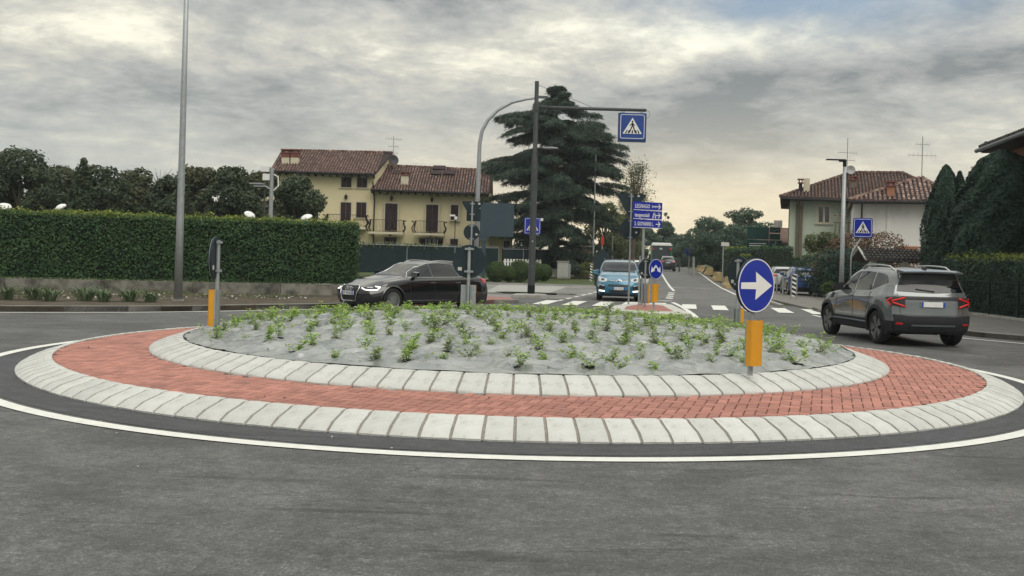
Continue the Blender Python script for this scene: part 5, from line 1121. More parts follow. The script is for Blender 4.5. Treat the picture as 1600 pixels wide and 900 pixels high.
def slate_panel():
    Y = 40.; p = at(776.5, 343.5, Y); t = thing('blank_panel', 'large square slate-grey panel on a post, behind the black estate car', 'sign', (p.x, Y, .1)); w = 53*Y/FPX; z = p.z - .1
    mb = MB(); plate(mb, rrect(w, w*.98, .05, 0, z), -.02, .02); mb.build('panel', M_slate, t); x = at(756, 380, Y).x - p.x
    mb = MB(); mb.box((x, .05, (z-w/2)/2+.3), (.15, .07, z-w/2+.6)); mb.build('post', M_slate, t); mb = MB(); plate(mb, [(x-.24, z-w/2+.02), (x+.24, z-w/2+.02), (x+.08, z-w/2-.2), (x-.08, z-w/2-.2)], -.01, .03); mb.build('gusset', M_slate, t)
slate_panel()
def sign_back(par, cx, cz, r, M=None, m=None, thick=.012):
    mb = MB(); plate(mb, circ(r, 40, cx, cz), -thick, thick, M=M); return mb.build('sign_plate', m or M_back, par)
def yield_post(Y, upx, vtop, vbase, tri, tv, rnd, rv_, rr, label, square=None, stickers=()):
    """post seen from behind: downward triangle above a round plate"""
    X = at(upx, (vtop+vbase)/2, Y).x; S = Y/FPX; t = thing('rear_view_sign', label, 'road sign', (X, Y, .1)); z = lambda v: at(upx, v, Y).z - .1
    pole(t, (0, -.05, 0), (0, -.05, z(vtop)-.0), .030); c = z(tv)-tri*.5*.0
    mb = MB(); q = []
    for (a, b, s) in ((-tri/2, 0, 0), (tri/2, 0, 0), (0, -tri*.866, 0)): q.append((a, z(tv)+b))
    k = .045; A, Bq, Cq = q; pts = [(A[0]+k, A[1]), (Bq[0]-k, Bq[1]), (Bq[0]-k*.2, Bq[1]-k), (Cq[0]+k*.6, Cq[1]+k), (Cq[0]-k*.6, Cq[1]+k), (A[0]+k*.2, A[1]-k)]
    plate(mb, pts[::-1], -.012, .012); mb.build('triangle_plate', M_back, t)
    if square: mb = MB(); plate(mb, rrect(square[0], square[1], .03, 0+square[2], z(tv)-square[3]), .02, .03); mb.build('square_plate', M_back, t)
    sign_back(t, .0, z(rv_), rr); clamps(t, 0, (z(tv)-.08, z(tv)-tri*.6, z(rv_)+rr*.8, z(rv_)-rr*.8), y=-.06)
    for (dx, dv) in stickers: MB().box((dx, -.016, z(dv)), (.07, .006, .06)).build('sticker', M_label, t)
    return t
yield_post(33., 736, 315, 478, .70, 314.5, 25, 363, .26, 'back of triangular and small round signs on a thin pole behind the black estate car', square=(.46, .40, .05, .44), stickers=((.22, 318), (.16, 366)))
yield_post(35., 984, 302, 480, 1.0, 303, 33, 358, .36, 'backs of triangular and round signs on the slim pole left of the direction sign', stickers=((.25, 306), (.2, 363)))

def arrow_poly(s): return [(-.82*s, .105*s), (-.02*s, .12*s), (-.05*s, .50*s), (.84*s, .0), (-.05*s, -.52*s), (-.02*s, -.13*s), (-.82*s, -.125*s)]
def keep_sign(name, label, loc, zc, nrm, sl0, sl1, r=.3, kind='arrow', sw=.185):
    """round plate on a post with an orange sleeve in front and galvanised channel behind"""
    t = thing(name, label, 'road sign', loc, math.atan2(nrm[1], nrm[0]) + PI/2); z = zc - loc[2]; a, b = sl0 - loc[2], sl1 - loc[2]
    pole(t, (0, .03, -.05), (0, .03, z + r*.85), .030)
    p = MB(); plate(p, circ(r, 48, 0, z), -.022, .004); p = p.build('sign_plate', M_back, t)
    mb = MB(); plate(mb, circ(r*.985, 48, 0, z), -.026, -.022); f = mb.build('blue_face', M_blue, p)
    mb = MB(); ring_plate(mb, circ(r*.975, 48, 0, z), circ(r*.935, 48, 0, z), -.029, -.026); mb.build('border', M_signw, p)
    mb = MB()
    if kind == 'arrow': plate(mb, [(x, z+y) for x, y in arrow_poly(r)], -.029, -.026); mb.build('arrow', M_signw, p)
    else:
        q = lambda pts: plate(mb, [(x*r, z+y*r) for x, y in pts], -.029, -.026)
        q([(-.04, .42), (.30, .12), (.13, .05), (.0, .24), (-.14, .05), (-.34, .12)]); q([(.13, .08), (.30, .12), (.44, .03), (.60, .30), (.66, -.34), (.16, -.16), (.24, -.05)]); q([(-.13, .08), (-.24, -.05), (-.16, -.16), (-.70, -.34), (-.58, .30), (-.46, .03), (-.30, .12)])
        mb.build('arrows', M_signw, p)
    # sleeve: U-shaped orange shell, galvanised channel behind
    n = 9; out = [(-sw/2, .02)] + [(-sw/2*math.cos(PI*i/(n-1))*1.0, -.045 - .035*math.sin(PI*i/(n-1))) for i in range(n)] + [(sw/2, .02)]
    mb = MB(); k = len(out); vs = [(x, y, zz) for zz in (a, b) for x, y in out]; mb.add(vs, [(i, i+1, k+i+1, k+i) for i in range(k-1)]); inn = [(x*.96, y+.006) for x, y in out]; mb.add([(x, y, b) for x, y in out] + [(x, y, b) for x, y in inn], [(i, i+1, k+i+1, k+i) for i in range(k-1)])
    s = mb.build('orange_sleeve', M_orange, t); mb = MB()
    mb.box((-sw*.36, .030, (a+b)/2), (sw*.26, .02, b-a)).box((sw*.36, .030, (a+b)/2), (sw*.26, .02, b-a)).box((-sw*.2, .045, (a+b)/2), (.012, .05, b-a)).box((sw*.2, .045, (a+b)/2), (.012, .05, b-a)).box((0, .022, (a+b)/2), (sw*.95, .012, b-a)); mb.build('back_channel', M_galv, t)
    clamps(t, 0, (z+r*.75, z-r*.6), y=.0); MB().box((r*.55, .008, z-r*.45), (.07, .006, .06)).build('sticker', M_label, t)
    return t
def isl_loc(u, v, z): p = gnd(u, v, z); return (p.x, p.y, z-.02)
A = isl_loc(1175.5, 577, .43); keep_sign('arrow_sign', 'big blue round sign with white arrow pointing right over an orange sleeve', A, at(1177, 446, A[1]).z, (math.sin(.62), -math.cos(.62)), at(1176, 571, A[1]).z, at(1176, 500, A[1]).z, r=.305)
B_ = isl_loc(334, 516, .44); keep_sign('arrow_sign', 'round sign seen edge-on with an orange sleeve at the left end of the planted island', B_, at(333, 403, B_[1]).z, (-1, -.06), at(330, 509, B_[1]).z, at(330, 452, B_[1]).z, sw=.24)
C_ = isl_loc(731, 487, .60); keep_sign('arrow_sign', 'large round sign seen from behind in front of the black estate car', C_, at(730.5, 408.5, C_[1]).z, (.06, 1), at(730, 484, C_[1]).z, at(730, 445, C_[1]).z, sw=.27)
D_ = isl_loc(1153, 508, .50); keep_sign('arrow_sign', 'dark back of a round sign peeping out left of the big blue arrow sign', D_, at(1155, 428, D_[1]).z, (.88, .47), at(1154, 505, D_[1]).z, at(1154, 482, D_[1]).z, r=.31)
p = gnd(1022, 488, .11); keep_sign('fork_sign', 'small blue round sign with two spreading white arrows, on the splitter island', (p.x, p.y, .11), at(1022, 420.5, p.y).z, (math.sin(.68), -math.cos(.68)), at(1021, 472, p.y).z, at(1021, 443.5, p.y).z, kind='fork', sw=.19)
p = gnd(1008, 481, .11); keep_sign('arrow_sign', 'dark back of a round sign half hidden by the direction sign post', (p.x, p.y, .11), at(1006, 420, p.y).z, (.75, .66), at(1008, 474, p.y).z, at(1008, 443, p.y).z, r=.32, sw=.26)
def direction_sign():
    Y = 34.2; a = at(986.5, 336, Y); p = at(1006, 400, Y); t = thing('direction_sign', 'three blue direction panels on a galvanised post reading LEGNAGO, tangenziali and S. GIOVANNI L.', 'road sign', (p.x, Y, .1), math.radians(22)); S = Y/FPX
    pole(t, (0, .06, 0), (0, .06, at(1008, 330, Y).z-.1), .045); pole(t, (-.10, .08, 0), (-.10, .08, at(1008, 400, Y).z-.1), .03); W = 1.10; x0 = -.46; zt = at(986, 315, Y).z - .1; h = .282
    for i, (txt, sz, w) in enumerate((('LEGNAGO', .185, .56), ('tangenziali', .175, .56), ('S. GIOVANNI L.', .185, .72))):
        zc = zt - h*(i+.5) - .012*i; mb = MB(); plate(mb, rrect(W, h, .015, x0+W/2, zc), -.02, .01); pl = mb.build('sign_panel', M_blue, t)
        mb = MB(); mb.box((x0+W/2, -.022, zc-h/2+.012), (W-.02, .004, .016)); mb.build('border', M_signw, pl)
        text(txt, sz, x0+.06, -.024, zc-.062, M_signw, pl, width=w)
        mb = MB(); ax = x0+W-.13; mb.box((ax-.02, -.024, zc), (.16, .004, .032)); q = lambda s: plate(mb, [(ax+.075, zc), (ax+.045, zc), (ax-.025, zc+s*.085), (ax+.005, zc+s*.095)][::(1 if s < 0 else -1)], -.026, -.022); q(1); q(-1); mb.build('arrow', M_signw, pl)
        if i == 0:
            mb = MB(); [mb.box((x0+W-.385+k*.034, -.024, zc-.005), (.013, .004, .10 if k in (0, 4) else .06)) for k in range(5)]; mb.box((x0+W-.317, -.024, zc), (.13, .004, .012)); mb.build('pictogram', M_signw, pl)
        if i == 1:
            mb = MB(); cx = x0+W-.30; plate(mb, [(cx-.075, zc-.10), (cx-.035, zc-.10), (cx-.008, zc+.09), (cx-.022, zc+.09)], -.026, -.022); plate(mb, [(cx+.035, zc-.10), (cx+.075, zc-.10), (cx+.022, zc+.09), (cx+.008, zc+.09)], -.026, -.022); mb.box((cx, -.024, zc+.02), (.11, .004, .016)); mb.build('pictogram', M_signw, pl)
direction_sign()
def right_lamp():
    Y = 48.; X = at(1317.5, 340, Y).x; t = thing('street_lamp', 'grey street lamp with flat dark head pointing left, in front of the green house', 'street lamp', (X, Y, .05)); H = at(1320, 252, Y).z - .05
    MB().tube([(0,0,0), (0,0,2), (0,0,H)], [.12, .105, .075], 14).build('pole', M_galv, t, smooth=True); w = .85
    MB().box((-.42, 0, H+.06), (w, .3, .045)).box((-.1, 0, H+.02), (.28, .26, .09)).build('lamp_head', M_signk, t); MB().tube([(0,0,H-.25), (0,0,H+.06)], .085, 12).build('collar', M_signk, t)
right_lamp()
def right_ped():
    Y = 44.; p = at(1348, 356, Y); q = at(1330, 420, Y); t = thing('crossing_sign', 'blue pedestrian crossing sign on a bent galvanised pole, right of the street lamp', 'road sign', (q.x, Y, .06)); dx = p.x - q.x; z = p.z - .06; z2 = at(1332, 398, Y).z - .06
    MB().tube([(0,.05,0), (0,.05,z2-.15), (.02,.05,z2+.05), (.10,.05,z2+.22), (dx-.15,.05,z-.62), (dx-.03,.05,z-.45), (dx,.05,z-.30), (dx,.05,z+.3)], .035, 10).build('pole', M_galv, t, smooth=True); ped_sign(t, dx, z, 30.5*Y/FPX)
right_ped()
def striped(name, label, loc, w, h, rz=0, posts=True, n=5):
    t = thing(name, label, 'marker post', loc, rz); z0 = .12
    if posts:
        for s in (-1, 1): MB().box((s*(w/2+.03), 0, h/2), (.045, .05, h)).build('post', M_galv, t)
    else: MB().box((0, .02, h*.5), (.06, .04, h)).build('post', M_galv, t)
    pl = MB(); pl.box((0, 0, z0 + (h-z0)/2), (w, .03, h-z0)); p = pl.build('panel', M_signw, t); k = (h-z0)/n
    for i in range(n):
        za = z0 + k*i + .02; mb = MB(); plate(mb, [(-w/2, za+k*.42), (w/2, za-.0), (w/2, za+k*.46), (-w/2, min(h-.01, za+k*.9))][::1], -.021, -.016); mb.build('black_stripe', M_signk, p)
    return t
p = gnd(1240, 467, .06); striped('striped_marker', 'black and white striped marker between two short posts beside the parked blue hatchback', (p.x, p.y, .05), .20, 1.15, rz=.1)
p = at(923.5, 432, 70); striped('striped_marker', 'narrow black and white striped marker by the stone pillar', (p.x, 70, gz(70)), .16, 1.25, posts=False, n=6)
for (u, v, lab) in ((1213.5, 459, 'thin grey bollard post just right of the arrow sign'), (1223, 462, 'thin grey bollard post left of the parked blue hatchback')):
    p = gnd(u, v, .06); t = thing('bollard', lab, 'bollard', (p.x, p.y, .05), group='thin posts along the right kerb'); pole(t, (0,0,0), (0,0,1.0), .04, m=M_galv); MB().lathe([(.045, .98), (.045, 1.02), (.001, 1.04)], 10).build('cap', M_post, t)
M_sandc = mat('sandy concrete block', (.42, .31, .15), .9, var=.2, nscale=4, bump=.5, bscale=30, dark=(.22, .16, .09), dscale=3, dlo=.5, dhi=.75)
labs = ['sandy yellow concrete kerb block nearest the arrow sign', 'second sandy yellow kerb block from the arrow sign', 'third sandy block along the far right kerb', 'fourth sandy block along the far right kerb', 'fifth sandy block along the far right kerb', 'farthest sandy block, just right of the far dark car']
for i, (y, l) in enumerate(((66.5, 5.0), (81, 5.5), (97, 6), (105, 6), (113, 6), (121, 6))):
    t = thing('barrier_block', labs[i], 'barrier', (RR(y)+.30, y, gz(y)+.006), -.147, group='sandy blocks along the far right kerb'); q = MB(); prof = [(-.42, 0), (-.40, .16), (-.24, .36), (-.2, .68), (.2, .68), (.24, .36), (.40, .16), (.42, 0)]; k = len(prof)
    q.add([(x, s*l/2*(1-.04*z), z) for s in (-1, 1) for x, z in prof], [(j, j+1, k+j+1, k+j) for j in range(k-1)] + [tuple(range(k))[::-1], tuple(range(k, 2*k))]); q.build('block', M_sandc, t)
def billboard():
    Y = 78.; a = at(1166, 372, Y); t = thing('green_billboard', 'dark green advertising board with white lines of text among the trees', 'billboard', (a.x, Y, gz(Y))); S = Y/FPX; g0 = gz(Y); M_bill = mat('dark green board', (.010, .045, .040), .6, var=.06); Z = lambda u, v: at(u, v, Y).z - g0; Xl = lambda u: at(u, 372, Y).x - a.x
    for (u0, u1, v0, v1) in ((1167, 1201, 354.5, 373), (1202.5, 1219, 355, 363.5), (1202.5, 1219, 365, 374), (1167, 1201, 374.5, 390), (1202.5, 1222, 375.5, 392)):
        z0, z1 = Z(u0, v1), Z(u0, v0); MB().box(((Xl(u0)+Xl(u1))/2, 0, (z0+z1)/2), (Xl(u1)-Xl(u0), .06, z1-z0)).build('board_panel', M_bill, t)
    mb = MB(); mb.box(((Xl(1167)+Xl(1201))/2, -.034, Z(1180, 373.8)), (Xl(1201)-Xl(1167), .01, .03)).box(((Xl(1202)+Xl(1220))/2, -.034, Z(1210, 374.8)), (Xl(1220)-Xl(1202), .01, .03)).box((Xl(1201.7), -.034, Z(1201, 372)), (.03, .01, 1.7)); mb.build('panel_edges', mat('dim edge', (.10, .13, .13), .6), t)
    mb = MB()
    for v, u0, u1, th in ((380.5, 1171, 1196, .055), (383.8, 1171, 1195, .07)):
        u = u0
        while u < u1: w = random.uniform(.8, 2.2); mb.box((Xl(u+w/2), -.035, Z(u, v)), (w*S*.9, .008, th)); u += w + .35
    mb.lathe([(.06, -.035), (.0, -.035)], 12, M=Matrix.Translation((Xl(1196.5), 0, Z(1196, 381.5))) @ Matrix.Rotation(PI/2, 4, 'X')); mb.build('text_lines', M_signw, t)
    mb = MB(); cx, cz = Xl(1210), Z(1210, 383.5); ring_plate(mb, circ(.14, 20, cx, cz), circ(.085, 20, cx, cz), -.04, -.032); mb.box((cx+.11, -.036, cz+.16), (.05, .008, .32)); mb.build('logo', mat('board logo', (.28, .30, .28), .6), t)
    mb = MB(); mb.tube([(Xl(1206), -.036, Z(1206, 359)), (Xl(1209), -.036, Z(1209, 361)), (Xl(1212), -.036, Z(1212, 359.5)), (Xl(1218), -.036, Z(1218, 359.5))], .022, 4); mb.build('script_mark', mat('dim mark', (.16, .18, .17), .6), t)
    for u in (1172, 1215): x = Xl(u); MB().box((x, .08, 1.3), (.12, .1, 2.6)).build('post', M_post, t)
billboard()
def thin_pole(u, vt, Y, r, label, name='slim_pole', head=None, cat='pole', m=None):
    p = at(u, (vt+400)/2, Y); g0 = gz(Y); t = thing(name, label, cat, (p.x, Y, g0)); H = at(u, vt, Y).z - g0; pole(t, (0,0,0), (0,0,H), r, r*.7, m=m)
    if head == 'lamp': MB().box((-.3, 0, H), (.7, .2, .08)).build('lamp_head', M_post, t)
    if head == 'red': mb = MB(); plate(mb, circ(.34, 24, .0, H-.42, sx=.3), -.06, -.04); mb.build('red_plate', mat('faded red', (.38, .02, .02), .5), t)
    if head == 'white': mb = MB(); plate(mb, rrect(.55, .26, .03, .12, H-.2), -.06, -.03); mb.build('sign_plate', M_label, t)
    if head == 'blue': mb = MB(); plate(mb, circ(.42, 20, 0, H-.42), -.06, -.03); mb.build('sign_plate', M_blue, t)
    if head == 'dark': mb = MB(); plate(mb, [(-.45, H-2.3), (.45, H-2.3), (.55, H-.7), (.0, H), (-.55, H-.7)], -.06, -.03); mb.build('back_plates', M_back, t)
    return t
thin_pole(929, 226, 78, .07, 'slim tall lamp post in front of the cedar, right of its trunk', head='lamp')
thin_pole(941, 366, 66, .04, 'post with a tilted red sign left of the bright blue car', 'road_sign', 'red', 'road sign'); thin_pole(942, 388, 62, .05, 'dark backs of road signs behind the bright blue car', 'rear_view_sign', 'dark', 'road sign')
thin_pole(951, 330, 90, .05, 'thin pole rising between the cedar and the direction sign'); thin_pole(957, 368, 84, .05, 'short thin post behind the bright blue car roof')
thin_pole(1130, 377, 70, .05, 'grey post with a small pale sign above the dark right hedge', 'road_sign', 'white', 'road sign'); thin_pole(1077, 386, 100, .05, 'far small blue round sign beyond the yellow blocks', 'road_sign', 'blue', 'road sign')
thin_pole(1084, 401, 92, .12, 'short weathered gate post beside the far kerb blocks', 'gate_post', None, 'post', M_conc)
thin_pole(1062, 401, 108, .10, 'far striped post at the road bend right of the dark car', 'marker_post', None, 'marker post', M_post)
p = at(712, 321, 72); t = thing('security_lamp', 'slim pole with two white floodlights in front of the yellow house', 'lamp post', (p.x, 72, gz(72))); zz = at(712, 338, 72).z - gz(72); pole(t, (0,0,0), (0,0,zz), .03, m=M_iron); MB().box((-.2, -.1, zz+.05), (.38, .12, .12)).box((.05, -.1, zz-.12), (.2, .14, .2)).build('floodlights', M_signw, t)
# dark mesh fence at the right edge
def right_fence():
    t = thing('mesh_fence', 'dark green mesh fence on a pale kerb at the right edge of the view', 'fence', (15.55, 35.2, .12)); d = Vector((-.035, -1, 0)).normalized(); ang = math.atan2(d.y, d.x); t.rotation_euler = (0, 0, ang); M_dg = mat('dark green metal', (.010, .022, .020), .5, metal=.2); n = 9; W = 2.05
    for i in range(n+1): MB().box((W*i, 0, .6), (.06, .06, 1.2)).build('post', M_dg, t)
    for i in range(n):
        mb = MB()
        for k in range(9): mb.box((W*(i+.5), 0, .16+k*.12), (W-.06, .008, .010))
        for k in range(13): mb.box((W*i+.1+k*.155, 0, .62), (.008, .008, 1.0))
        for z in (.1, 1.13): mb.box((W*(i+.5), 0, z), (W-.06, .03, .03))
        tag(mb.build('mesh_panel', M_dg, t), kind='stuff')
    for i in range(n): MB().box((W*(i+.5), 0, .03), (W-.01, .22, .08)).build('base_kerb', M_conc, t)
right_fence()
wall('planter_wall', 'low grey retaining wall right of the parked blue hatchback', (17.0, 52.5), (14.6, 41.5), .55, .2, M_conc, .05)
wall('dark_wall', 'long dark low wall behind the parked blue hatchback, with a pale top rail', (15.2, 62.5), (24, 49), 1.35, .15, mat('dark hedge screen', (.012, .022, .018), .9, var=.4, nscale=3), .05)
V = []; 
P = np.stack([rng.uniform(-9, 11, 500), rng.uniform(3.5, 14, 500), np.full(500, .012)], 1); r_ = np.hypot(P[:, 0]-.1, P[:, 1]-15.7); P = P[(r_ > 7.02) & (r_ < 12)]; near = rng.random(len(P)) < np.exp(-(np.hypot(P[:, 0]-.1, P[:, 1]-15.7)-7.0)*2.2); P = P[near]
tag(np_quads('road_grit', leaf_quads(P, np.tile([0, 0, 1.], (len(P), 1)), .022, .016, .3), MATS['pebble']), kind='stuff')

# ================================================================== VEHICLES  (local x forward, y left, z up; origin under the middle of the wheelbase)
def paint(name, col, metal=.35, rough=.28, coat=1.0): return mat(name, col, rough, metal=metal, var=.03, nscale=2, coat=coat)
C_glass = mat('car glass', (.004, .006, .008), .02, var=.02, spec=.5)
C_black = mat('black trim', (.012, .013, .015), .45, var=.1); C_rub = mat('tyre rubber', (.018, .018, .019), .8, var=.2, nscale=30); C_well = mat('wheel well', (.004, .004, .004), .95)
C_chrome = mat('chrome', (.62, .63, .64), .15, metal=1.0, var=.02); C_silver = mat('wheel silver', (.42, .43, .44), .3, metal=.8, var=.05)
C_red = mat('tail lamp red', (.45, .008, .008), .2, coat=.8, var=.05); C_redlit = mat('bright tail lamp', (.50, .012, .012), .25, emit=(1, .05, .03, .12)); C_lamp = mat('headlamp glass', (.42, .44, .46), .12, coat=1, var=.25, nscale=14)
C_drl = mat('running light', (.9, .9, .88), .3, emit=(1, .97, .9, 1.6)); C_plate = mat('number plate white', (.72, .72, .70), .45); C_plb = mat('number plate blue', (.01, .06, .38), .45); C_clad = mat('dark cladding', (.022, .024, .026), .6, var=.1)
C_plk = mat('plate characters', (.05, .05, .06), .5)

class Car:
    def __init__(s, name, label, S, paint_m, lower_m=None):
        s.S = S; s.t = thing(name, label, 'car'); s.pm = paint_m; f = {k: pchip(*zip(*sorted(v))) for k, v in S['prof'].items()}; s.f = f
        F = pchip(*zip(*S['front'])); R = pchip(*zip(*S['rear'])); xf, xr = S['xf'], S['xr']; s.xf, s.xr = xf, xr
        N = 60; xs = [xr + (xf-xr)*(.5 - .5*math.cos(PI*i/N))*1.0 for i in range(N+1)]; xs = sorted(set([round(x, 4) for x in xs])); s.W = S['W']
        secs = []
        for x in xs: secs.append(s.section(x))
        M = len(secs[0]); ring = 2*M-1; V = []; Fc = []
        def deform(x, y, z):
            wf = min(1, max(0, (x-(xf-.75))/.75)); wr = min(1, max(0, ((xr+.6)-x)/.6)); wf = wf*wf*(3-2*wf); wr = wr*wr*(3-2*wr); q = min(1, abs(y)/(s.W/2))
            return (x + wf*(F(z) - S.get('bowf', .22)*q**2.6) + wr*(R(z) + S.get('bowr', .12)*q**2.8), y, z)
        for x, sec in zip(xs, secs):
            pts = [(y, z) for y, z in sec] + [(-y, z) for y, z in sec[-2::-1]]
            V += [deform(x, y, z) for y, z in pts]
        n = len(xs)
        for i in range(n-1):
            for j in range(ring): a = i*ring+j; b = i*ring+(j+1) % ring; Fc.append((a, b, b+ring, a+ring))
        def cap(i, flip):
            K = 12; rows = []; sec = secs[i]; x = xs[i]
            for j in range(M-1):
                row = [i*ring + j]
                for k in range(1, K): y = sec[j][0]*(1-2*k/K); row.append(len(V)); V.append(deform(x, y, sec[j][1]))
                row.append(i*ring + ring-1-j); rows.append(row)
            top = i*ring + M-1
            for j in range(M-2):
                for k in range(K): q = (rows[j][k], rows[j][k+1], rows[j+1][k+1], rows[j+1][k]); Fc.append(q if flip else q[::-1])
            for k in range(K): q = (rows[-1][k], rows[-1][k+1], top); Fc.append(q if flip else q[::-1])
            if True:
                pass
            # close the sill edge under the cap
            q = tuple(rows[0]); s.capbot = q; Fc.append(q[::-1] if flip else q)
        # bottom of each cap row is part of the ring's closing quad; drop the duplicate closing edge face
        cap(0, True); cap(n-1, False); Fc = [q for q in Fc if not (len(q) > 4)]
        me = bpy.data.meshes.new('body'); me.from_pydata(V, [], Fc); bm = bmesh.new(); bm.from_mesh(me)
        # seal small openings where the subdivided cap rows meet the closing quads
        ed = [e for e in bm.edges if e.is_boundary]
        if ed: bmesh.ops.holes_fill(bm, edges=ed, sides=0)
        bmesh.ops.recalc_face_normals(bm, faces=bm.faces); s.bvh = BVHTree.FromBMesh(bm); bm.to_mesh(me); bm.free()
        me.materials.append(paint_m); me.materials.append(C_well); me.materials.append(lower_m or paint_m)
        # wheel arches cut out of the closed shell
        cb = MB(); rA = S['rw'] + .045
        for x in (S['wb']/2, -S['wb']/2):
            for sg in (1, -1): cb.tube([(x, sg*(s.W/2-.34), S['rw']), (x, sg*(s.W/2+.3), S['rw'])], rA, 32)
        cut = cb.build('cutter', C_well); bm = bmesh.new(); bm.from_mesh(cut.data); bmesh.ops.recalc_face_normals(bm, faces=bm.faces); bm.to_mesh(cut.data); bm.free(); tmp = link('tmp', me); md = tmp.modifiers.new('b', 'BOOLEAN'); md.object = cut; md.operation = 'DIFFERENCE'; md.solver = 'EXACT'
        bpy.context.view_layer.update(); me2 = bpy.data.meshes.new_from_object(tmp.evaluated_get(bpy.context.evaluated_depsgraph_get())); me2.name = 'body'
        bpy.data.objects.remove(tmp); bpy.data.objects.remove(cut)
        for p in me2.polygons:
            c = p.center; p.use_smooth = True; p.material_index = 0
            for x in (S['wb']/2, -S['wb']/2):
                if math.hypot(c.x-x, c.z-S['rw']) < rA+.004 and abs(c.y) < s.W/2+.1 and (abs(p.normal.y) < .35 or abs(c.y) < s.W/2-.2) : p.material_index = 1
            if p.material_index == 0 and lower_m and (c.z < S.get('clad', .42)): p.material_index = 2
            if p.material_index == 0 and c.z < S['zlow']+.07: p.material_index = 1 if abs(p.normal.z) > .8 else (2 if lower_m else 0)
        me2.set_sharp_from_angle(angle=math.radians(42)); s.body = link('body', me2, s.t)
        for sx, nm in ((1, 'f'), (-1, 'r')):
            for sg in (1, -1): s.wheel(sx*S['wb']/2, sg)
    def section(s, x):
        f = s.f; zs = s.S['zlow'] + (f['zs'](x) if 'zs' in f else 0); wm = f['wm'](x); zb = f['zb'](x); wb = f['wsh'](x); zt = f['zt'](x); wr = f['wr'](x); g = max(0, zt-zb); k = min(1, g/.36)
        ws = wm - .035; e = (wb*.80*(1-k) + wr*k, (zb+.62*g)*(1-k) + (zt-.055)*k); sh = (wb-.02, zb)
        P = [(ws-.10, zs), (ws, zs+.035), (wm, zs+.33*(zb-zs)), (wm, zs+.62*(zb-zs)), (wb+.012, zb-.075), sh, ((sh[0]*.55+e[0]*.45)+.012*k, sh[1]*.55+e[1]*.45), e, (e[0]-.09, (zb+.85*g)*(1-k)+(zt-.02)*k), (e[0]*.5, zt-.006), (0, zt)]
        out = []                                     # smooth the section with Catmull-Rom between its control points
        for i in range(len(P)-1):
            p0, p1, p2, p3 = P[max(i-1, 0)], P[i], P[i+1], P[min(i+2, len(P)-1)]
            for t in (0, .5) if 0 < i < 9 else (0,):
                h = .5; out.append(tuple(p1[a] + t*(h*(p2[a]-p0[a])) + t*t*(2*h*p0[a] - 5*h*p1[a] + 4*h*p2[a] - h*p3[a]) + t**3*(-h*p0[a] + 3*h*p1[a] - 3*h*p2[a] + h*p3[a]) for a in (0, 1)))
        out.append(P[-1]); return out
    def hit(s, axis, u, v, sg=1):
        if axis == 'side': o, d = Vector((u, 3*sg, v)), Vector((0, -sg, 0))
        elif axis == 'front': o, d = Vector((6, u, v)), Vector((-1, 0, 0))
        elif axis == 'rear': o, d = Vector((-6, u, v)), Vector((1, 0, 0))
        else: o, d = Vector((u, v, 4)), Vector((0, 0, -1))
        r = s.bvh.ray_cast(o, d); return (r[0], r[1] if r[1].dot(d) < 0 else -r[1]) if r[0] is not None else None
    def patch(s, name, axis, top, bot, m, off=.006, nx=10, nz=5, sg=1, parent=None, thick=.02):
        """a panel, pane or lamp laid on the body: rows run from the top polyline to the bottom one"""
        def along(pl, t):
            L = [0]; 
            for a, b in zip(pl, pl[1:]): L.append(L[-1] + math.hypot(b[0]-a[0], b[1]-a[1]))
            q = t*L[-1]
            for i in range(len(pl)-1):
                if q <= L[i+1] + 1e-9: h = (q-L[i])/max(1e-9, L[i+1]-L[i]); return (pl[i][0]+(pl[i+1][0]-pl[i][0])*h, pl[i][1]+(pl[i+1][1]-pl[i][1])*h)
            return pl[-1]
        V = []; B = []; last = None
        for j in range(nz+1):
            for i in range(nx+1):
                a = along(top, i/nx); b = along(bot, i/nx); w = j/nz; u = a[0]+(b[0]-a[0])*w; v = a[1]+(b[1]-a[1])*w; h = s.hit(axis, u*(sg if axis in ('front', 'rear') else 1), v, sg)
                if h is None: h = last
                if h is None: return None
                last = h; V.append(h[0] + h[1]*off); B.append(h[0] - h[1]*thick)
        n = len(V); F = []; w = nx+1
        for j in range(nz):
            for i in range(nx): F.append((j*w+i, j*w+i+1, (j+1)*w+i+1, (j+1)*w+i))
        edge = [i for i in range(w)] + [j*w+nx for j in range(1, nz+1)] + [nz*w+i for i in range(nx-1, -1, -1)] + [j*w for j in range(nz-1, 0, -1)]
        k = len(edge); F += [(edge[i], edge[(i+1) % k], n+edge[(i+1) % k], n+edge[i]) for i in range(k)]
        mb = MB(); mb.add(V + B, F); o = mb.build(name, m, parent or s.t, smooth=True, auto=35); return o
    def both(s, *a, **k): 
        for sg in (1, -1): s.patch(*a, sg=sg, **k)
    def strip(s, name, axis, pts, r, m, off=.004, sg=1, parent=None, n=6):
        P = []
        for a, b in zip(pts, pts[1:]):
            for i in range(6): u = a[0]+(b[0]-a[0])*i/6; v = a[1]+(b[1]-a[1])*i/6; h = s.hit(axis, u*(sg if axis in ('front', 'rear') else 1), v, sg); P += [h[0]+h[1]*off] if h else []
        h = s.hit(axis, pts[-1][0]*(sg if axis in ('front', 'rear') else 1), pts[-1][1], sg); P += [h[0]+h[1]*off] if h else []
        if len(P) > 1: return MB().tube(P, r, n).build(name, m, parent or s.t, smooth=True)
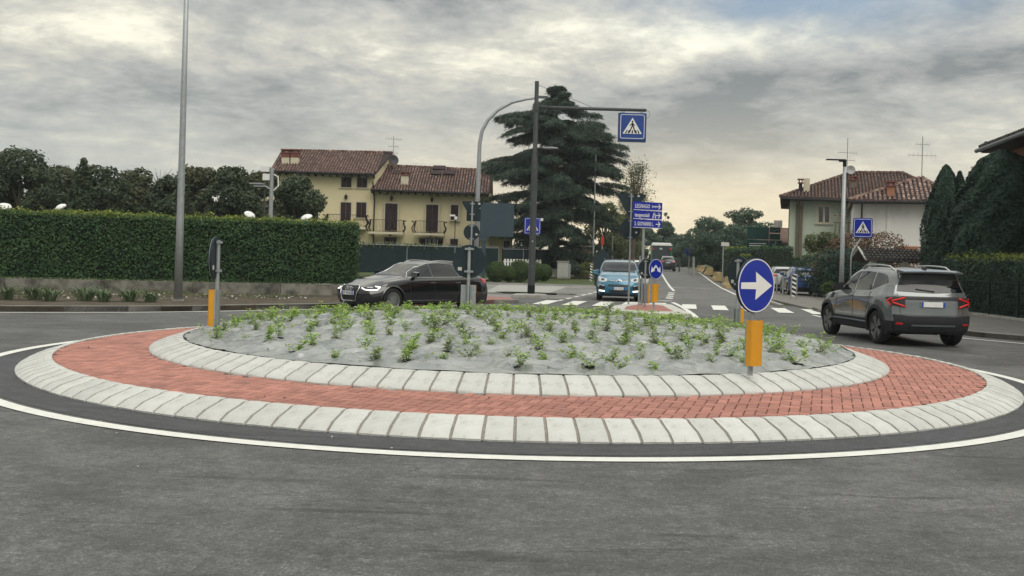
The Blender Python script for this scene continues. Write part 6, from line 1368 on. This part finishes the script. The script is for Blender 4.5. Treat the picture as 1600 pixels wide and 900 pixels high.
    def wheel(s, x, sg):
        r = s.S['rw']; y = sg*(s.W/2-.025); w = .215; hub = MB(); Rm = Matrix.Translation((0, 0, 0)) @ Matrix.Rotation(-sg*PI/2, 4, 'X')       # lathe z -> outward
        hub.lathe([(.01, -.07), (r*.45, -.07), (r*.62, -.09), (r*.62, -.16), (.01, -.16)], 24, M=Rm); o = hub.build('wheel', C_black, s.t, loc=(x, y, r))
        ty = MB(); ty.lathe([(r*.70, -.01), (r*.80, .0), (r*.93, -.004), (r*.985, -.03), (r, -.06), (r, -w+.06), (r*.98, -w+.02), (r*.7, -w)], 40, M=Rm); ty.build('tyre', C_rub, o, smooth=True, auto=50)
        rm = MB(); st = s.S['spokes']; rm.lathe([(r*.72, -.012), (r*.69, -.018), (r*.655, -.05), (r*.655, -.14)], 40, M=Rm); rm.lathe([(r*.12, -.05), (r*.13, -.025), (.005, -.018)], 16, M=Rm)
        for i in range(st[0]):
            a = 2*PI*i/st[0]; 
            for da in ((0,) if st[2] == 1 else (-st[3], st[3])):
                c, q = math.cos(a), math.sin(a); c2, q2 = math.cos(a+da), math.sin(a+da); p0 = Vector((c*r*.11, q*r*.11, -.03)); p1 = Vector((c2*r*.67, q2*r*.67, -.02)); t = (p1-p0).normalized(); nn = Vector((-t.y, t.x, 0))*st[1]/2; up = Vector((0, 0, .012)); dn = Vector((0, 0, -.03))
                rm.add([p0-nn+dn, p0+nn+dn, p1+nn*1.3+dn, p1-nn*1.3+dn, p0-nn+up, p0+nn+up, p1+nn*1.3+up, p1-nn*1.3+up], [(4,5,6,7), (0,1,5,4), (1,2,6,5), (2,3,7,6), (3,0,4,7)], M=Rm)
        rm.build('rim', s.S.get('rimm', C_silver), o)
    def mirror(s, x, z, m, size=1.0):
        for sg in (1, -1):
            h = s.hit('side', x, z-.02, sg); y = h[0].y if h else sg*.8; mb = MB(); c = Matrix.Translation((x-.02, y + sg*.11, z+.05))
            mb.add([(a*.075*size*(1 - .35*abs(b)), sg*b*.088*size, e*.072*size*(1-.15*(b > 0))) for a, b, e in [(-1,-1,-1),(1,-.9,-.8),(.8,1,-.6),(-1,1,-.8),(-1,-1,1),(.7,-.9,.8),(.4,1,.7),(-1,1,.9)]], [(0,3,2,1), (4,5,6,7), (0,1,5,4), (1,2,6,5), (2,3,7,6), (3,0,4,7)], M=c); o = mb.build('mirror', m, s.t)
            MB().tube([(x+.02, y-sg*.01, z-.02), (x, y+sg*.06, z+.01)], .02, 6).build('mirror_arm', C_black, o)
    def plate(s, axis, y, z, txt, w=.50, h=.105, off=.02, blank=False):
        """number plate: white with a blue band at each end"""
        hh = s.hit(axis, y, z); x = hh[0].x + (off if axis == 'front' else -off); sgn = 1 if axis == 'front' else -1; M = frame((x, y, z), (0, sgn, 0), (0, 0, 1)); mb = MB()
        plate(mb, rrect(w, h, .01), -.004, .02, M=M); o = mb.build('number_plate', C_plate, s.t); mb = MB()
        for e in (-1, 1): mb.box((e*(w/2-.022), -.007, 0), (.044, .006, h-.002), M=M)
        mb.build('blue_band', C_plb, o)
        if txt:
            me = text_mesh(txt, h*.95, w-.13); me.materials.clear(); me.materials.append(C_plk)
            for v in me.vertices: a, b, c = v.co; v.co = M @ Vector((a - (w-.13)/2, -.006 - c, b - h*.33))
            link('lettering', me, o)
        return o
    def rails(s, x0, x1, y, h=.055, m=None):
        for sg in (1, -1):
            P = []
            for i in range(9): x = x0+(x1-x0)*i/8; q = s.hit('top', x, y*sg); z = q[0].z if q else 1.4; P.append((x, y*sg, z + (h if 0 < i < 8 else .005)))
            MB().tube(P, .019, 6).build('roof_rail', m or C_silver, s.t, smooth=True)
    def arch(s, m, w=.05):
        for x in (s.S['wb']/2, -s.S['wb']/2):
            for sg in (1, -1):
                r = s.S['rw']+.045; n = 22; V = []; B = []
                for i in range(n+1):
                    a = -.25 + (PI+.5)*i/n
                    for rr in (r, r+w):
                        u, v = x + rr*math.cos(a), s.S['rw'] + rr*math.sin(a); h = s.hit('side', u, max(v, s.S['zlow']+.05), sg); p = h[0] if h else Vector((u, sg*s.W/2, v)); V.append((u, p.y + sg*(.014 if rr == r else .004), v)); B.append((u, p.y - sg*.03, v))
                N_ = len(V); F = [(2*i, 2*i+1, 2*i+3, 2*i+2) for i in range(n)] + [(2*i, 2*i+2, N_+2*i+2, N_+2*i) for i in range(n)]; MB().add(V+B, F).build('wheel_arch', m, s.t, smooth=True, auto=40)
    def place(s, x, y, heading, z=0): s.t.location = (x, y, z); s.t.rotation_euler = (0, 0, heading); return s

# --- black estate car -------------------------------------------------------
S1 = dict(xf=2.24, xr=-2.40, W=1.826, wb=2.81, rw=.33, zlow=.20, spokes=(20, .022, 1, 0), bowf=.30, bowr=.16,
    front=[(.15, -.10), (.32, .02), (.5, .035), (.62, 0), (.74, -.10), (.9, -.2), (1.5, -.2)], rear=[(.15, .10), (.3, .02), (.55, .0), (.75, .03), (.95, .07), (1.05, .12), (1.5, .2)],
    prof=dict(zt=[(2.24, .70), (2.1, .765), (1.7, .865), (1.3, .93), (.98, .985), (.82, 1.03), (.10, 1.355), (-.10, 1.395), (-.6, 1.425), (-1.2, 1.405), (-1.75, 1.335), (-1.92, 1.29), (-2.25, 1.03), (-2.40, .96)],
      zb=[(2.24, .62), (1.8, .76), (1.2, .86), (.8, .90), (-.6, .935), (-1.6, .955), (-2.1, .95), (-2.4, .90)], wsh=[(2.24, .70), (1.9, .80), (1.4, .855), (.6, .875), (-1.2, .88), (-1.9, .82), (-2.4, .74)],
      wm=[(2.24, .76), (1.9, .865), (1.4, .908), (0, .90), (-1.4, .912), (-2.0, .87), (-2.4, .79)], wr=[(2.24, .5), (.98, .72), (.6, .66), (.1, .585), (-.6, .575), (-1.6, .555), (-1.95, .54), (-2.4, .60)]))
P1 = paint('black car paint', (.006, .007, .009), metal=.2, rough=.16)
c = Car('estate_car', 'black estate car driving left round the island, large chrome-framed grille in front', S1, P1)
c.patch('windscreen', 'top', [(.90, .70), (.92, 0), (.90, -.70)], [(.17, .53), (.19, 0), (.17, -.53)], C_glass, nx=14, nz=8)
c.patch('rear_window', 'rear', [(-.50, 1.30), (.50, 1.30)], [(-.62, 1.06), (.62, 1.06)], C_glass, nx=10, nz=5)
for sg in (1, -1):
    fr = c.patch('side_window', 'side', [(.62, 1.07), (.30, 1.235), (-.03, 1.325)], [(.80, .965), (.4, .968), (-.03, .972)], C_glass, sg=sg); c.patch('side_window', 'side', [(-.10, 1.33), (-.5, 1.35), (-.95, 1.33)], [(-.10, .975), (-.5, .978), (-1.05, .985)], C_glass, sg=sg)
    c.patch('side_window', 'side', [(-1.02, 1.325), (-1.4, 1.285), (-1.62, 1.24)], [(-1.12, .99), (-1.5, 1.0), (-1.88, 1.03)], C_glass, sg=sg)
    c.strip('window_trim', 'side', [(.86, .955), (0, .958), (-1.0, .97), (-1.9, 1.015), (-1.75, 1.21), (-1.4, 1.305), (-.9, 1.345), (-.4, 1.365), (0, 1.345), (.35, 1.24), (.7, 1.06), (.86, .955)], .011, C_chrome, sg=sg)
    c.strip('door_seam', 'side', [(.86, .93), (.80, .6), (.84, .34)], .005, C_black, sg=sg, off=0); c.strip('door_seam', 'side', [(-.07, .95), (-.10, .6), (-.12, .32)], .005, C_black, sg=sg, off=0); c.strip('door_seam', 'side', [(-1.1, .95), (-1.02, .72), (-1.0, .5), (-.9, .32)], .005, C_black, sg=sg, off=0)
    for x in (.10, -.88): c.strip('door_handle', 'side', [(x, .80), (x-.2, .805)], .017, P1, sg=sg, off=.022)
    c.strip('shoulder_crease', 'side', [(1.75, .70), (.8, .80), (-1, .835), (-2.1, .84)], .006, P1, sg=sg, off=.002); c.strip('sill_strip', 'side', [(.95, .31), (-.95, .30)], .02, C_chrome if False else P1, sg=sg)
    h = c.patch('headlight', 'front', [(.46, .655), (.60, .685), (.80, .705)], [(.46, .635), (.60, .595), (.80, .575)], C_black, sg=sg, off=.006, nx=8, nz=4)
    c.strip('running_light', 'front', [(.47, .645), (.58, .606), (.70, .594), (.78, .60), (.785, .68), (.70, .69)], .015, C_drl, sg=sg, off=.012, parent=h); c.strip('headlight_lens', 'front', [(.60, .655), (.70, .66)], .024, C_lamp, sg=sg, off=.01, parent=h)
    c.patch('air_intake', 'front', [(.50, .44), (.78, .47)], [(.50, .30), (.76, .31)], C_black, sg=sg, off=.003); c.patch('tail_light', 'rear', [(.50, .95), (.80, .93)], [(.50, .83), (.80, .80)], C_red, sg=sg, off=.01)
    c.patch('tail_light', 'side', [(-2.02, .93), (-2.22, .92)], [(-2.05, .83), (-2.22, .80)], C_red, sg=sg, off=.008)
g = c.patch('grille', 'front', [(-.34, .695), (.34, .695)], [(-.30, .30), (.30, .30)], C_black, off=.012, nx=12, nz=10)
c.strip('grille_frame', 'front', [(-.33, .70), (0, .705), (.33, .70), (.385, .665), (.39, .60), (.30, .32), (.26, .295), (-.26, .295), (-.30, .32), (-.39, .60), (-.385, .665), (-.33, .70)], .016, C_chrome, off=.018, parent=g)
for k in range(7): c.strip('grille_bar', 'front', [(-.33+.012*k, .665-.05*k), (.33-.012*k, .665-.05*k)], .006, C_clad, off=.016, parent=g)
x0 = c.hit('front', 0, .63)[0].x + .03
for k in range(4):                                                  # four linked rings on the grille
    pts = [(x0, -.105+.07*k + .045*math.cos(a), .632 + .045*math.sin(a)) for a in [2*PI*i/24 for i in range(25)]]; MB().tube(pts, .008, 6).build('badge_ring', C_chrome, g, smooth=True)
c.plate('front', 0, .505, 'EY 918 EX', off=.035); c.mirror(.66, .985, P1, 1.15); c.rails(-.15, -1.7, .55, .045, C_silver); c.arch(P1, .03); MB().box((0, 0, .30), (3.6, 1.3, .2)).build('underbody', C_well, c.t)
hd = Vector((-.70, -.715)); c.place(-2.88, 29.8, math.atan2(hd.y, hd.x))

# --- grey compact SUV -------------------------------------------------------
S2 = dict(xf=2.10, xr=-2.10, W=1.80, wb=2.657, rw=.355, zlow=.26, clad=.50, spokes=(5, .06, 2, .20), rimm=mat('two-tone wheel', (.16, .165, .17), .3, metal=.7), bowf=.2, bowr=.15,
    front=[(.2, -.1), (.4, 0), (.6, .02), (.9, -.03), (1.05, -.12), (1.6, -.2)], rear=[(.2, .14), (.40, .02), (.55, -.01), (.72, .03), (.95, .05), (1.08, .09), (1.3, .20), (1.7, .22)],
    prof=dict(zt=[(2.1, .90), (1.9, 1.00), (1.3, 1.08), (.98, 1.13), (.80, 1.20), (.25, 1.53), (.02, 1.585), (-.6, 1.625), (-1.3, 1.61), (-1.9, 1.565), (-2.03, 1.54), (-2.10, 1.50)],
      zb=[(2.1, .84), (1.6, .95), (.8, 1.02), (-.6, 1.04), (-1.2, 1.07), (-2.1, 1.06)], wsh=[(2.1, .72), (1.6, .82), (.6, .845), (-1.3, .865), (-1.8, .83), (-2.1, .78)],
      wm=[(2.1, .80), (1.7, .885), (1.33, .90), (0, .875), (-1.33, .90), (-1.8, .87), (-2.1, .81)], wr=[(2.1, .6), (.95, .74), (.5, .69), (.1, .64), (-1.0, .63), (-1.8, .61), (-2.1, .60)]))
P2 = paint('grey car paint', (.155, .172, .176), metal=.45, rough=.18)
c = Car('suv_car', 'dark grey compact SUV with roof rails driving away on the right', S2, P2, C_clad)
c.patch('windscreen', 'top', [(.88, .72), (.90, 0), (.88, -.72)], [(.27, .60), (.29, 0), (.27, -.60)], C_glass, nx=12, nz=7)
c.patch('rear_window', 'rear', [(-.56, 1.50), (0, 1.52), (.56, 1.50)], [(-.70, 1.13), (0, 1.10), (.70, 1.13)], C_glass, nx=14, nz=8, off=.008)
c.patch('spoiler_underside_band', 'rear', [(-.60, 1.525), (.60, 1.525)], [(-.64, 1.37), (-.4, 1.36), (-.3, 1.38), (.3, 1.38), (.4, 1.36), (.64, 1.37)], C_black, nx=14, nz=3, off=.013)  # black patch on the window top, painted in for the spoiler's dark underside
c.patch('tailgate_trim', 'rear', [(-.62, 1.03), (.62, 1.03)], [(-.60, .965), (.60, .965)], C_black, off=.012, nx=12, nz=3)
c.patch('rear_bumper', 'rear', [(-.80, .66), (-.5, .63), (.5, .63), (.80, .66)], [(-.76, .33), (.76, .33)], C_clad, off=.035, nx=14, nz=6); c.patch('skid_plate', 'rear', [(-.45, .47), (.45, .47)], [(-.45, .44), (.45, .44)], mat('pale grey trim', (.10, .11, .12), .5), off=.05, nx=8, nz=2)
sp = MB(); P_ = []
for i in range(13): y = -.64 + 1.28*i/12; P_.append((-1.86, y, 1.575 - .03*abs(y)**2)); 
V = []; 
for i, p in enumerate(P_): V += [(p[0]+.10, p[1], p[2]+.012), (p[0]-.22, p[1]*.97, p[2]-.028), (p[0]-.21, p[1]*.95, p[2]-.062), (p[0]+.08, p[1], p[2]-.06)]
sp.add(V, [(4*i+a, 4*i+(a+1) % 4, 4*i+4+(a+1) % 4, 4*i+4+a) for i in range(12) for a in range(4)] + [(3,2,1,0), (48,49,50,51)]); sp.build('roof_spoiler', P2, c.t, smooth=True, auto=40)
for sg in (1, -1):
    c.patch('side_window', 'side', [(.50, 1.28), (.15, 1.46), (-.05, 1.50)], [(.84, 1.085), (.4, 1.09), (-.05, 1.095)], C_glass, sg=sg); c.patch('side_window', 'side', [(-.13, 1.505), (-.5, 1.515), (-.86, 1.50)], [(-.13, 1.10), (-.5, 1.105), (-.92, 1.12)], C_glass, sg=sg); c.patch('side_window', 'side', [(-.94, 1.495), (-1.2, 1.48), (-1.45, 1.44)], [(-1.0, 1.13), (-1.2, 1.19), (-1.62, 1.30)], C_glass, sg=sg)
    c.patch('pillar_trim', 'side', [(-1.52, 1.44), (-1.80, 1.44)], [(-1.62, 1.24), (-1.86, 1.24)], mat('grey trim', (.20, .21, .215), .5), sg=sg, off=.004)
    for pts in ([(.88, 1.06), (.80, .8), (.86, .5)], [(-.09, 1.09), (-.11, .8), (-.12, .5)], [(-1.0, 1.1), (-.98, .9), (-.86, .6), (-.86, .5)]): c.strip('door_seam', 'side', pts, .006, C_black, sg=sg, off=0)
    c.strip('door_handle', 'side', [(.12, .97), (-.06, .975)], .018, P2, sg=sg, off=.024); c.strip('door_handle', 'side', [(-.88, 1.22), (-.93, 1.14)], .016, C_black, sg=sg, off=.012)
    c.strip('sill_strip', 'side', [(.92, .44), (-.9, .44)], .022, mat('pale grey trim', (.1, .1, .1)), sg=sg, off=.01); c.patch('vent_trim', 'side', [(1.18, 1.0), (1.02, 1.0)], [(1.18, .88), (1.02, .88)], C_clad, sg=sg, off=.008)
    tl = c.patch('tail_light', 'rear', [(.56, 1.02), (.80, 1.01)], [(.56, .80), (.80, .84)], C_black, sg=sg, off=.014, nx=6, nz=5); c.patch('tail_light', 'side', [(-1.72, 1.0), (-1.95, 1.02)], [(-1.78, .90), (-1.95, .82)], C_black, sg=sg, off=.010)
    c.strip('red_bar', 'rear', [(.56, 1.0), (.80, .93)], .019, C_redlit, sg=sg, off=.02, parent=tl); c.strip('red_bar', 'rear', [(.56, .82), (.80, .90)], .019, C_redlit, sg=sg, off=.02, parent=tl); c.strip('red_bar', 'side', [(-1.78, .93), (-1.93, .99)], .017, C_redlit, sg=sg, off=.014, parent=tl); c.strip('red_bar', 'side', [(-1.80, .92), (-1.93, .84)], .017, C_redlit, sg=sg, off=.014, parent=tl)
    c.patch('reflector', 'rear', [(.62, .50), (.74, .505)], [(.62, .465), (.74, .465)], C_red, sg=sg, off=.045, nx=4, nz=2); c.patch('headlight', 'front', [(.5, .92), (.78, .93)], [(.5, .78), (.78, .80)], C_lamp, sg=sg)
c.strip('tailgate_seam', 'rear', [(-.70, 1.08), (-.66, .85), (-.66, .66), (0, .645), (.66, .66), (.66, .85), (.70, 1.08)], .006, C_black, off=0); c.patch('plate_recess', 'rear', [(-.38, .95), (.38, .95)], [(-.52, .80), (.52, .80)], mat('shaded car paint', (.09, .10, .107), .35, metal=.4), off=-.0, nx=8, nz=3)
c.strip('rear_wiper', 'rear', [(-.05, 1.13), (.32, 1.17)], .014, C_black, off=.015); c.strip('antenna_fin', 'top', [(-1.55, 0), (-1.70, 0)], .03, C_black, off=.03); c.patch('grille', 'front', [(-.6, .86), (.6, .86)], [(-.55, .6), (.55, .6)], C_black)
c.plate('rear', 0, .875, None, off=.02, blank=True); c.mirror(.74, 1.10, C_black, 1.3); c.rails(-.02, -1.55, .60, .065, C_silver); c.arch(C_clad, .075); MB().box((0, 0, .34), (3.2, 1.25, .2)).build('underbody', C_well, c.t)
psi = math.radians(4); hx, hy = -math.sin(psi), math.cos(psi); rax = Vector((8.53, 21.55)); ctr = rax + Vector((hx, hy))*2.657/2; c.place(ctr.x, ctr.y, PI/2 + psi)

# --- bright blue compact MPV ------------------------------------------------
S3 = dict(xf=2.02, xr=-2.05, W=1.76, wb=2.54, rw=.315, zlow=.20, spokes=(7, .04, 1, 0), bowf=.30, bowr=.14,
    front=[(.15, -.10), (.35, .02), (.5, .02), (.7, -.03), (.86, -.12), (1.0, -.2), (1.6, -.2)], rear=[(.2, .1), (.5, .0), (1.0, .05), (1.6, .12)],
    prof=dict(zt=[(2.02, .80), (1.85, .90), (1.5, 1.02), (1.15, 1.11), (.98, 1.18), (.30, 1.55), (.05, 1.60), (-.6, 1.635), (-1.5, 1.60), (-1.9, 1.52), (-2.05, 1.40)],
      zb=[(2.02, .74), (1.6, .88), (1.0, .98), (-.6, 1.02), (-2.05, 1.04)], wsh=[(2.02, .70), (1.6, .80), (1.0, .84), (-1.2, .84), (-2.05, .74)], wm=[(2.02, .76), (1.6, .86), (1.2, .88), (-1.2, .88), (-2.05, .78)], wr=[(2.02, .6), (1.1, .76), (.5, .69), (.2, .64), (-1.0, .63), (-2.05, .6)]))
P3 = paint('bright blue car paint', (.002, .125, .225), metal=.35, rough=.25)
c = Car('compact_car', 'bright blue compact car facing us on the far side of the crossing, daytime lights on', S3, P3)
c.patch('windscreen', 'top', [(1.05, .74), (1.08, 0), (1.05, -.74)], [(.33, .60), (.36, 0), (.33, -.60)], C_glass, nx=12, nz=7)
for sg in (1, -1):
    c.patch('side_window', 'side', [(.50, 1.30), (.0, 1.50)], [(.90, 1.04), (.0, 1.06)], C_glass, sg=sg); c.patch('side_window', 'side', [(-.08, 1.51), (-1.0, 1.52)], [(-.08, 1.06), (-1.0, 1.08)], C_glass, sg=sg)
    h = c.patch('headlight', 'front', [(.46, .86), (.70, .93), (.79, .94)], [(.47, .77), (.62, .74), (.80, .78)], C_lamp, sg=sg, off=.010, nx=8, nz=4); c.patch('lamp_bowl', 'front', [(.56, .86), (.68, .88)], [(.56, .79), (.68, .79)], C_black, sg=sg, off=.014, nx=4, nz=3, parent=h)
    f_ = c.patch('fog_lamp_recess', 'front', [(.52, .60), (.78, .64)], [(.55, .40), (.78, .42)], C_clad, sg=sg, off=.005, nx=6, nz=4); c.strip('running_light', 'front', [(.54, .395), (.74, .41)], .030, C_drl, sg=sg, off=.02, parent=f_); c.strip('fog_lamp_rim', 'front', [(.56, .60), (.76, .63), (.77, .56)], .016, C_chrome, sg=sg, off=.012, parent=f_)
    c.strip('chrome_bar', 'front', [(.40, .80), (.16, .77), (.05, .79)], .013, C_chrome, sg=sg, off=.012)
    c.strip('door_seam', 'side', [(.9, 1.0), (.86, .4)], .006, C_black, sg=sg, off=0)
g = c.patch('grille', 'front', [(-.42, .655), (.42, .655)], [(-.40, .575), (.40, .575)], C_black, off=.008, nx=10, nz=3); c.patch('lower_grille', 'front', [(-.40, .44), (.40, .44)], [(-.30, .335), (.30, .335)], C_black, off=.008, nx=10, nz=3)
xx = c.hit('front', 0, .80)[0].x + .03
for k in (0, 1): MB().tube([(xx, -.10, .765+.045*k), (xx+.01, 0, .825+.045*k), (xx, .10, .765+.045*k)], .014, 6).build('chevron_badge', C_chrome, g)
c.plate('front', 0, .505, 'DX 274 KL', w=.45, off=.02); c.mirror(.80, 1.06, P3, 1.3); c.rails(.0, -1.5, .60, .05, C_black); c.patch('bumper_lip', 'front', [(-.70, .31), (.70, .31)], [(-.66, .22), (.66, .22)], C_clad, off=.012, nx=12, nz=3); MB().box((0, 0, .30), (3.2, 1.25, .2)).build('underbody', C_well, c.t)
MB().tube([(.98, -.62, 1.175), (1.02, -.2, 1.19), (1.0, .4, 1.19)], .012, 5).build('wiper', C_black, c.t)
ph = math.atan2(-1, -.10); c.place(4.36, 41.6, ph)
# --- blue parked hatchback (rear view) and other far cars ----------------------
S4 = dict(xf=2.0, xr=-2.02, W=1.74, wb=2.49, rw=.31, zlow=.20, spokes=(10, .03, 1, 0), bowf=.28, bowr=.16,
    front=[(.15, -.10), (.35, .02), (.6, 0), (.8, -.12), (1.6, -.2)], rear=[(.2, .10), (.40, .0), (.6, .0), (.85, .04), (.98, .08), (1.2, .20), (1.5, .24)],
    prof=dict(zt=[(2.0, .68), (1.85, .78), (1.4, .90), (1.05, .97), (.9, 1.03), (.15, 1.40), (-.1, 1.445), (-.6, 1.475), (-1.3, 1.44), (-1.8, 1.38), (-1.95, 1.34), (-2.02, 1.30)],
      zb=[(2.0, .62), (1.5, .80), (.9, .90), (-.6, .95), (-2.02, .99)], wsh=[(2.0, .66), (1.6, .78), (1.0, .83), (-1.2, .84), (-1.7, .79), (-2.02, .73)], wm=[(2.0, .74), (1.6, .85), (1.2, .87), (-1.2, .87), (-1.7, .84), (-2.02, .77)], wr=[(2.0, .5), (.95, .72), (.4, .64), (.1, .60), (-1.0, .58), (-1.8, .54), (-2.02, .53)]))
def hatch(name, label, pm, S=S4, plate_txt='FG 531 WB'):
    c = Car(name, label, S, pm)
    c.patch('windscreen', 'top', [(.94, .70), (.96, 0), (.94, -.70)], [(.20, .56), (.22, 0), (.20, -.56)], C_glass, nx=10, nz=6)
    c.patch('rear_window', 'rear', [(-.48, 1.30), (.48, 1.30)], [(-.66, 1.05), (0, 1.02), (.66, 1.05)], C_glass, nx=10, nz=6, off=.008)
    for sg in (1, -1):
        c.patch('side_window', 'side', [(.55, 1.16), (.0, 1.35)], [(.80, .98), (.0, 1.0)], C_glass, sg=sg); c.patch('side_window', 'side', [(-.08, 1.355), (-1.0, 1.34)], [(-.08, 1.0), (-1.15, 1.05)], C_glass, sg=sg)
        c.patch('tail_light', 'rear', [(.46, .97), (.74, 1.0)], [(.46, .87), (.74, .86)], C_red, sg=sg, off=.012, nx=6, nz=3); c.patch('tail_light', 'side', [(-1.68, 1.0), (-1.9, 1.0)], [(-1.72, .90), (-1.9, .87)], C_red, sg=sg, off=.01, nx=4, nz=3)
        c.strip('door_seam', 'side', [(-.05, .98), (-.08, .35)], .006, C_black, sg=sg, off=0); c.patch('headlight', 'front', [(.46, .72), (.76, .76)], [(.46, .60), (.76, .62)], C_lamp, sg=sg)
    c.plate('rear', 0, .83, plate_txt, off=.02); c.patch('rear_bumper', 'rear', [(-.62, .42), (.62, .42)], [(-.60, .26), (.60, .26)], C_clad, off=.016, nx=10, nz=3); c.mirror(.68, 1.0, pm, 1.15); c.strip('bumper_crease', 'rear', [(-.72, .60), (.72, .60)], .012, pm, off=.006)
    MB().box((0, 0, .30), (3.2, 1.25, .2)).build('underbody', C_well, c.t); return c
c = hatch('hatchback_car', 'deep blue hatchback parked on the right pavement behind the striped marker', paint('deep blue car paint', (.008, .055, .21), metal=.4, rough=.28)); p = gnd(1256, 462, .06); c.place(p.x+.35, p.y+1.9, PI/2 - .12, .06)
c = hatch('hatchback_car', 'pale car parked directly in front of the blue hatchback, mostly hidden', paint('pale car paint', (.35, .36, .36), metal=.3), plate_txt='EB 602 TN'); c.place(p.x+1.0, p.y+8.4, PI/2 - .12, .06)
S5 = dict(S4); S5['prof'] = dict(S4['prof']); S5['prof']['zt'] = [(x, z*1.09) for x, z in S4['prof']['zt']]; S5['prof']['zb'] = [(x, z*1.05) for x, z in S4['prof']['zb']]; S5['W'] = 1.80
c = hatch('suv_car', 'dark SUV driving away far down the road behind the bus', paint('dark car paint', (.016, .018, .026), metal=.3, rough=.3), plate_txt='GA 118 HV'); q = at(1042.5, 410, 110); c.t.scale = (1.04, 1.0, 1.10); c.place(q.x, 110, PI/2 - .10, gz(110))
c = hatch('queueing_car', 'white car queueing behind the bright blue compact car, only its roof showing', paint('white car paint', (.62, .63, .62), metal=.1), plate_txt='EK 440 CS'); q = at(992, 410, 52); c.t.scale = (1, 1, 1.12); c.rails(-.1, -1.6, .5, .05, C_silver); c.place(q.x+.1, 54, ph, 0)
# --- bus ---------------------------------------------------------------------
def bus():
    Y = 124.; a = at(1033.5, 400, Y); t = thing('city_bus', 'city bus seen from behind far down the road, dark rear and white roof', 'bus', (a.x, Y, gz(Y)), -.13); W, H, L = 2.5, 3.05, 11.; M_bg = mat('bus green', (.04, .16, .10), .4); M_bk = mat('bus dark rear', (.012, .022, .026), .2, coat=.5)
    mb = MB(); plate(mb, rrect(W, H-.35, .12, 0, .35+(H-.35)/2), 0, L); mb.build('body', M_bg, t); mb = MB(); plate(mb, rrect(W-.30, H-.75, .1, 0, .55+(H-.75)/2), -.03, .01); mb.build('rear_panel', M_bk, t)
    MB().box((0, 1.7, H+.05), (W-.16, 3.2, .34), taper=.96).build('roof_pod', C_plate, t); MB().box((0, .0, H-.05), (W+.02, .12, .16)).build('roof_edge', C_plate, t); MB().box((0, L/2, H+.02), (W-.3, L-.6, .08)).build('roof', C_plate, t)
    for s in (-1, 1): MB().box((s*(W/2-.2), -.05, H-.50), (.16, .03, .26)).build('tail_light', C_redlit if s > 0 else C_red, t); MB().box((s*(W/2+.005), 4.5, 1.9), (.02, 7.5, .9)).build('side_window', C_glass, t)
    text('86', .34, -.24, -.035, H-.62, C_plate, t)
    MB().box((0, -.06, .5), (W-.1, .12, .3)).build('bumper', C_black, t)
    for s in (-1, 1):
        for y in (2.4, 8.6): MB().tube([(s*(W/2-.35), y, .5), (s*(W/2-.02), y, .5)], .5, 20).build('wheel', C_rub, t)
bus()

# ================================================================== AIR: thin even haze over the whole scene
def haze():
    m = bpy.data.materials.new('haze air'); m.use_nodes = True; nt = m.node_tree; nt.nodes.remove(nt.nodes['Principled BSDF']); v = nt.nodes.new('ShaderNodeVolumePrincipled')
    v.inputs['Color'].default_value = (.86, .92, .95, 1); v.inputs['Density'].default_value = .0004; v.inputs['Anisotropy'].default_value = .2; nt.links.new(v.outputs[0], nt.nodes['Material Output'].inputs['Volume'])
    tag(MB().box((0, 700, 9), (1900, 1640, 22)).build('haze', m), kind='stuff')
haze()
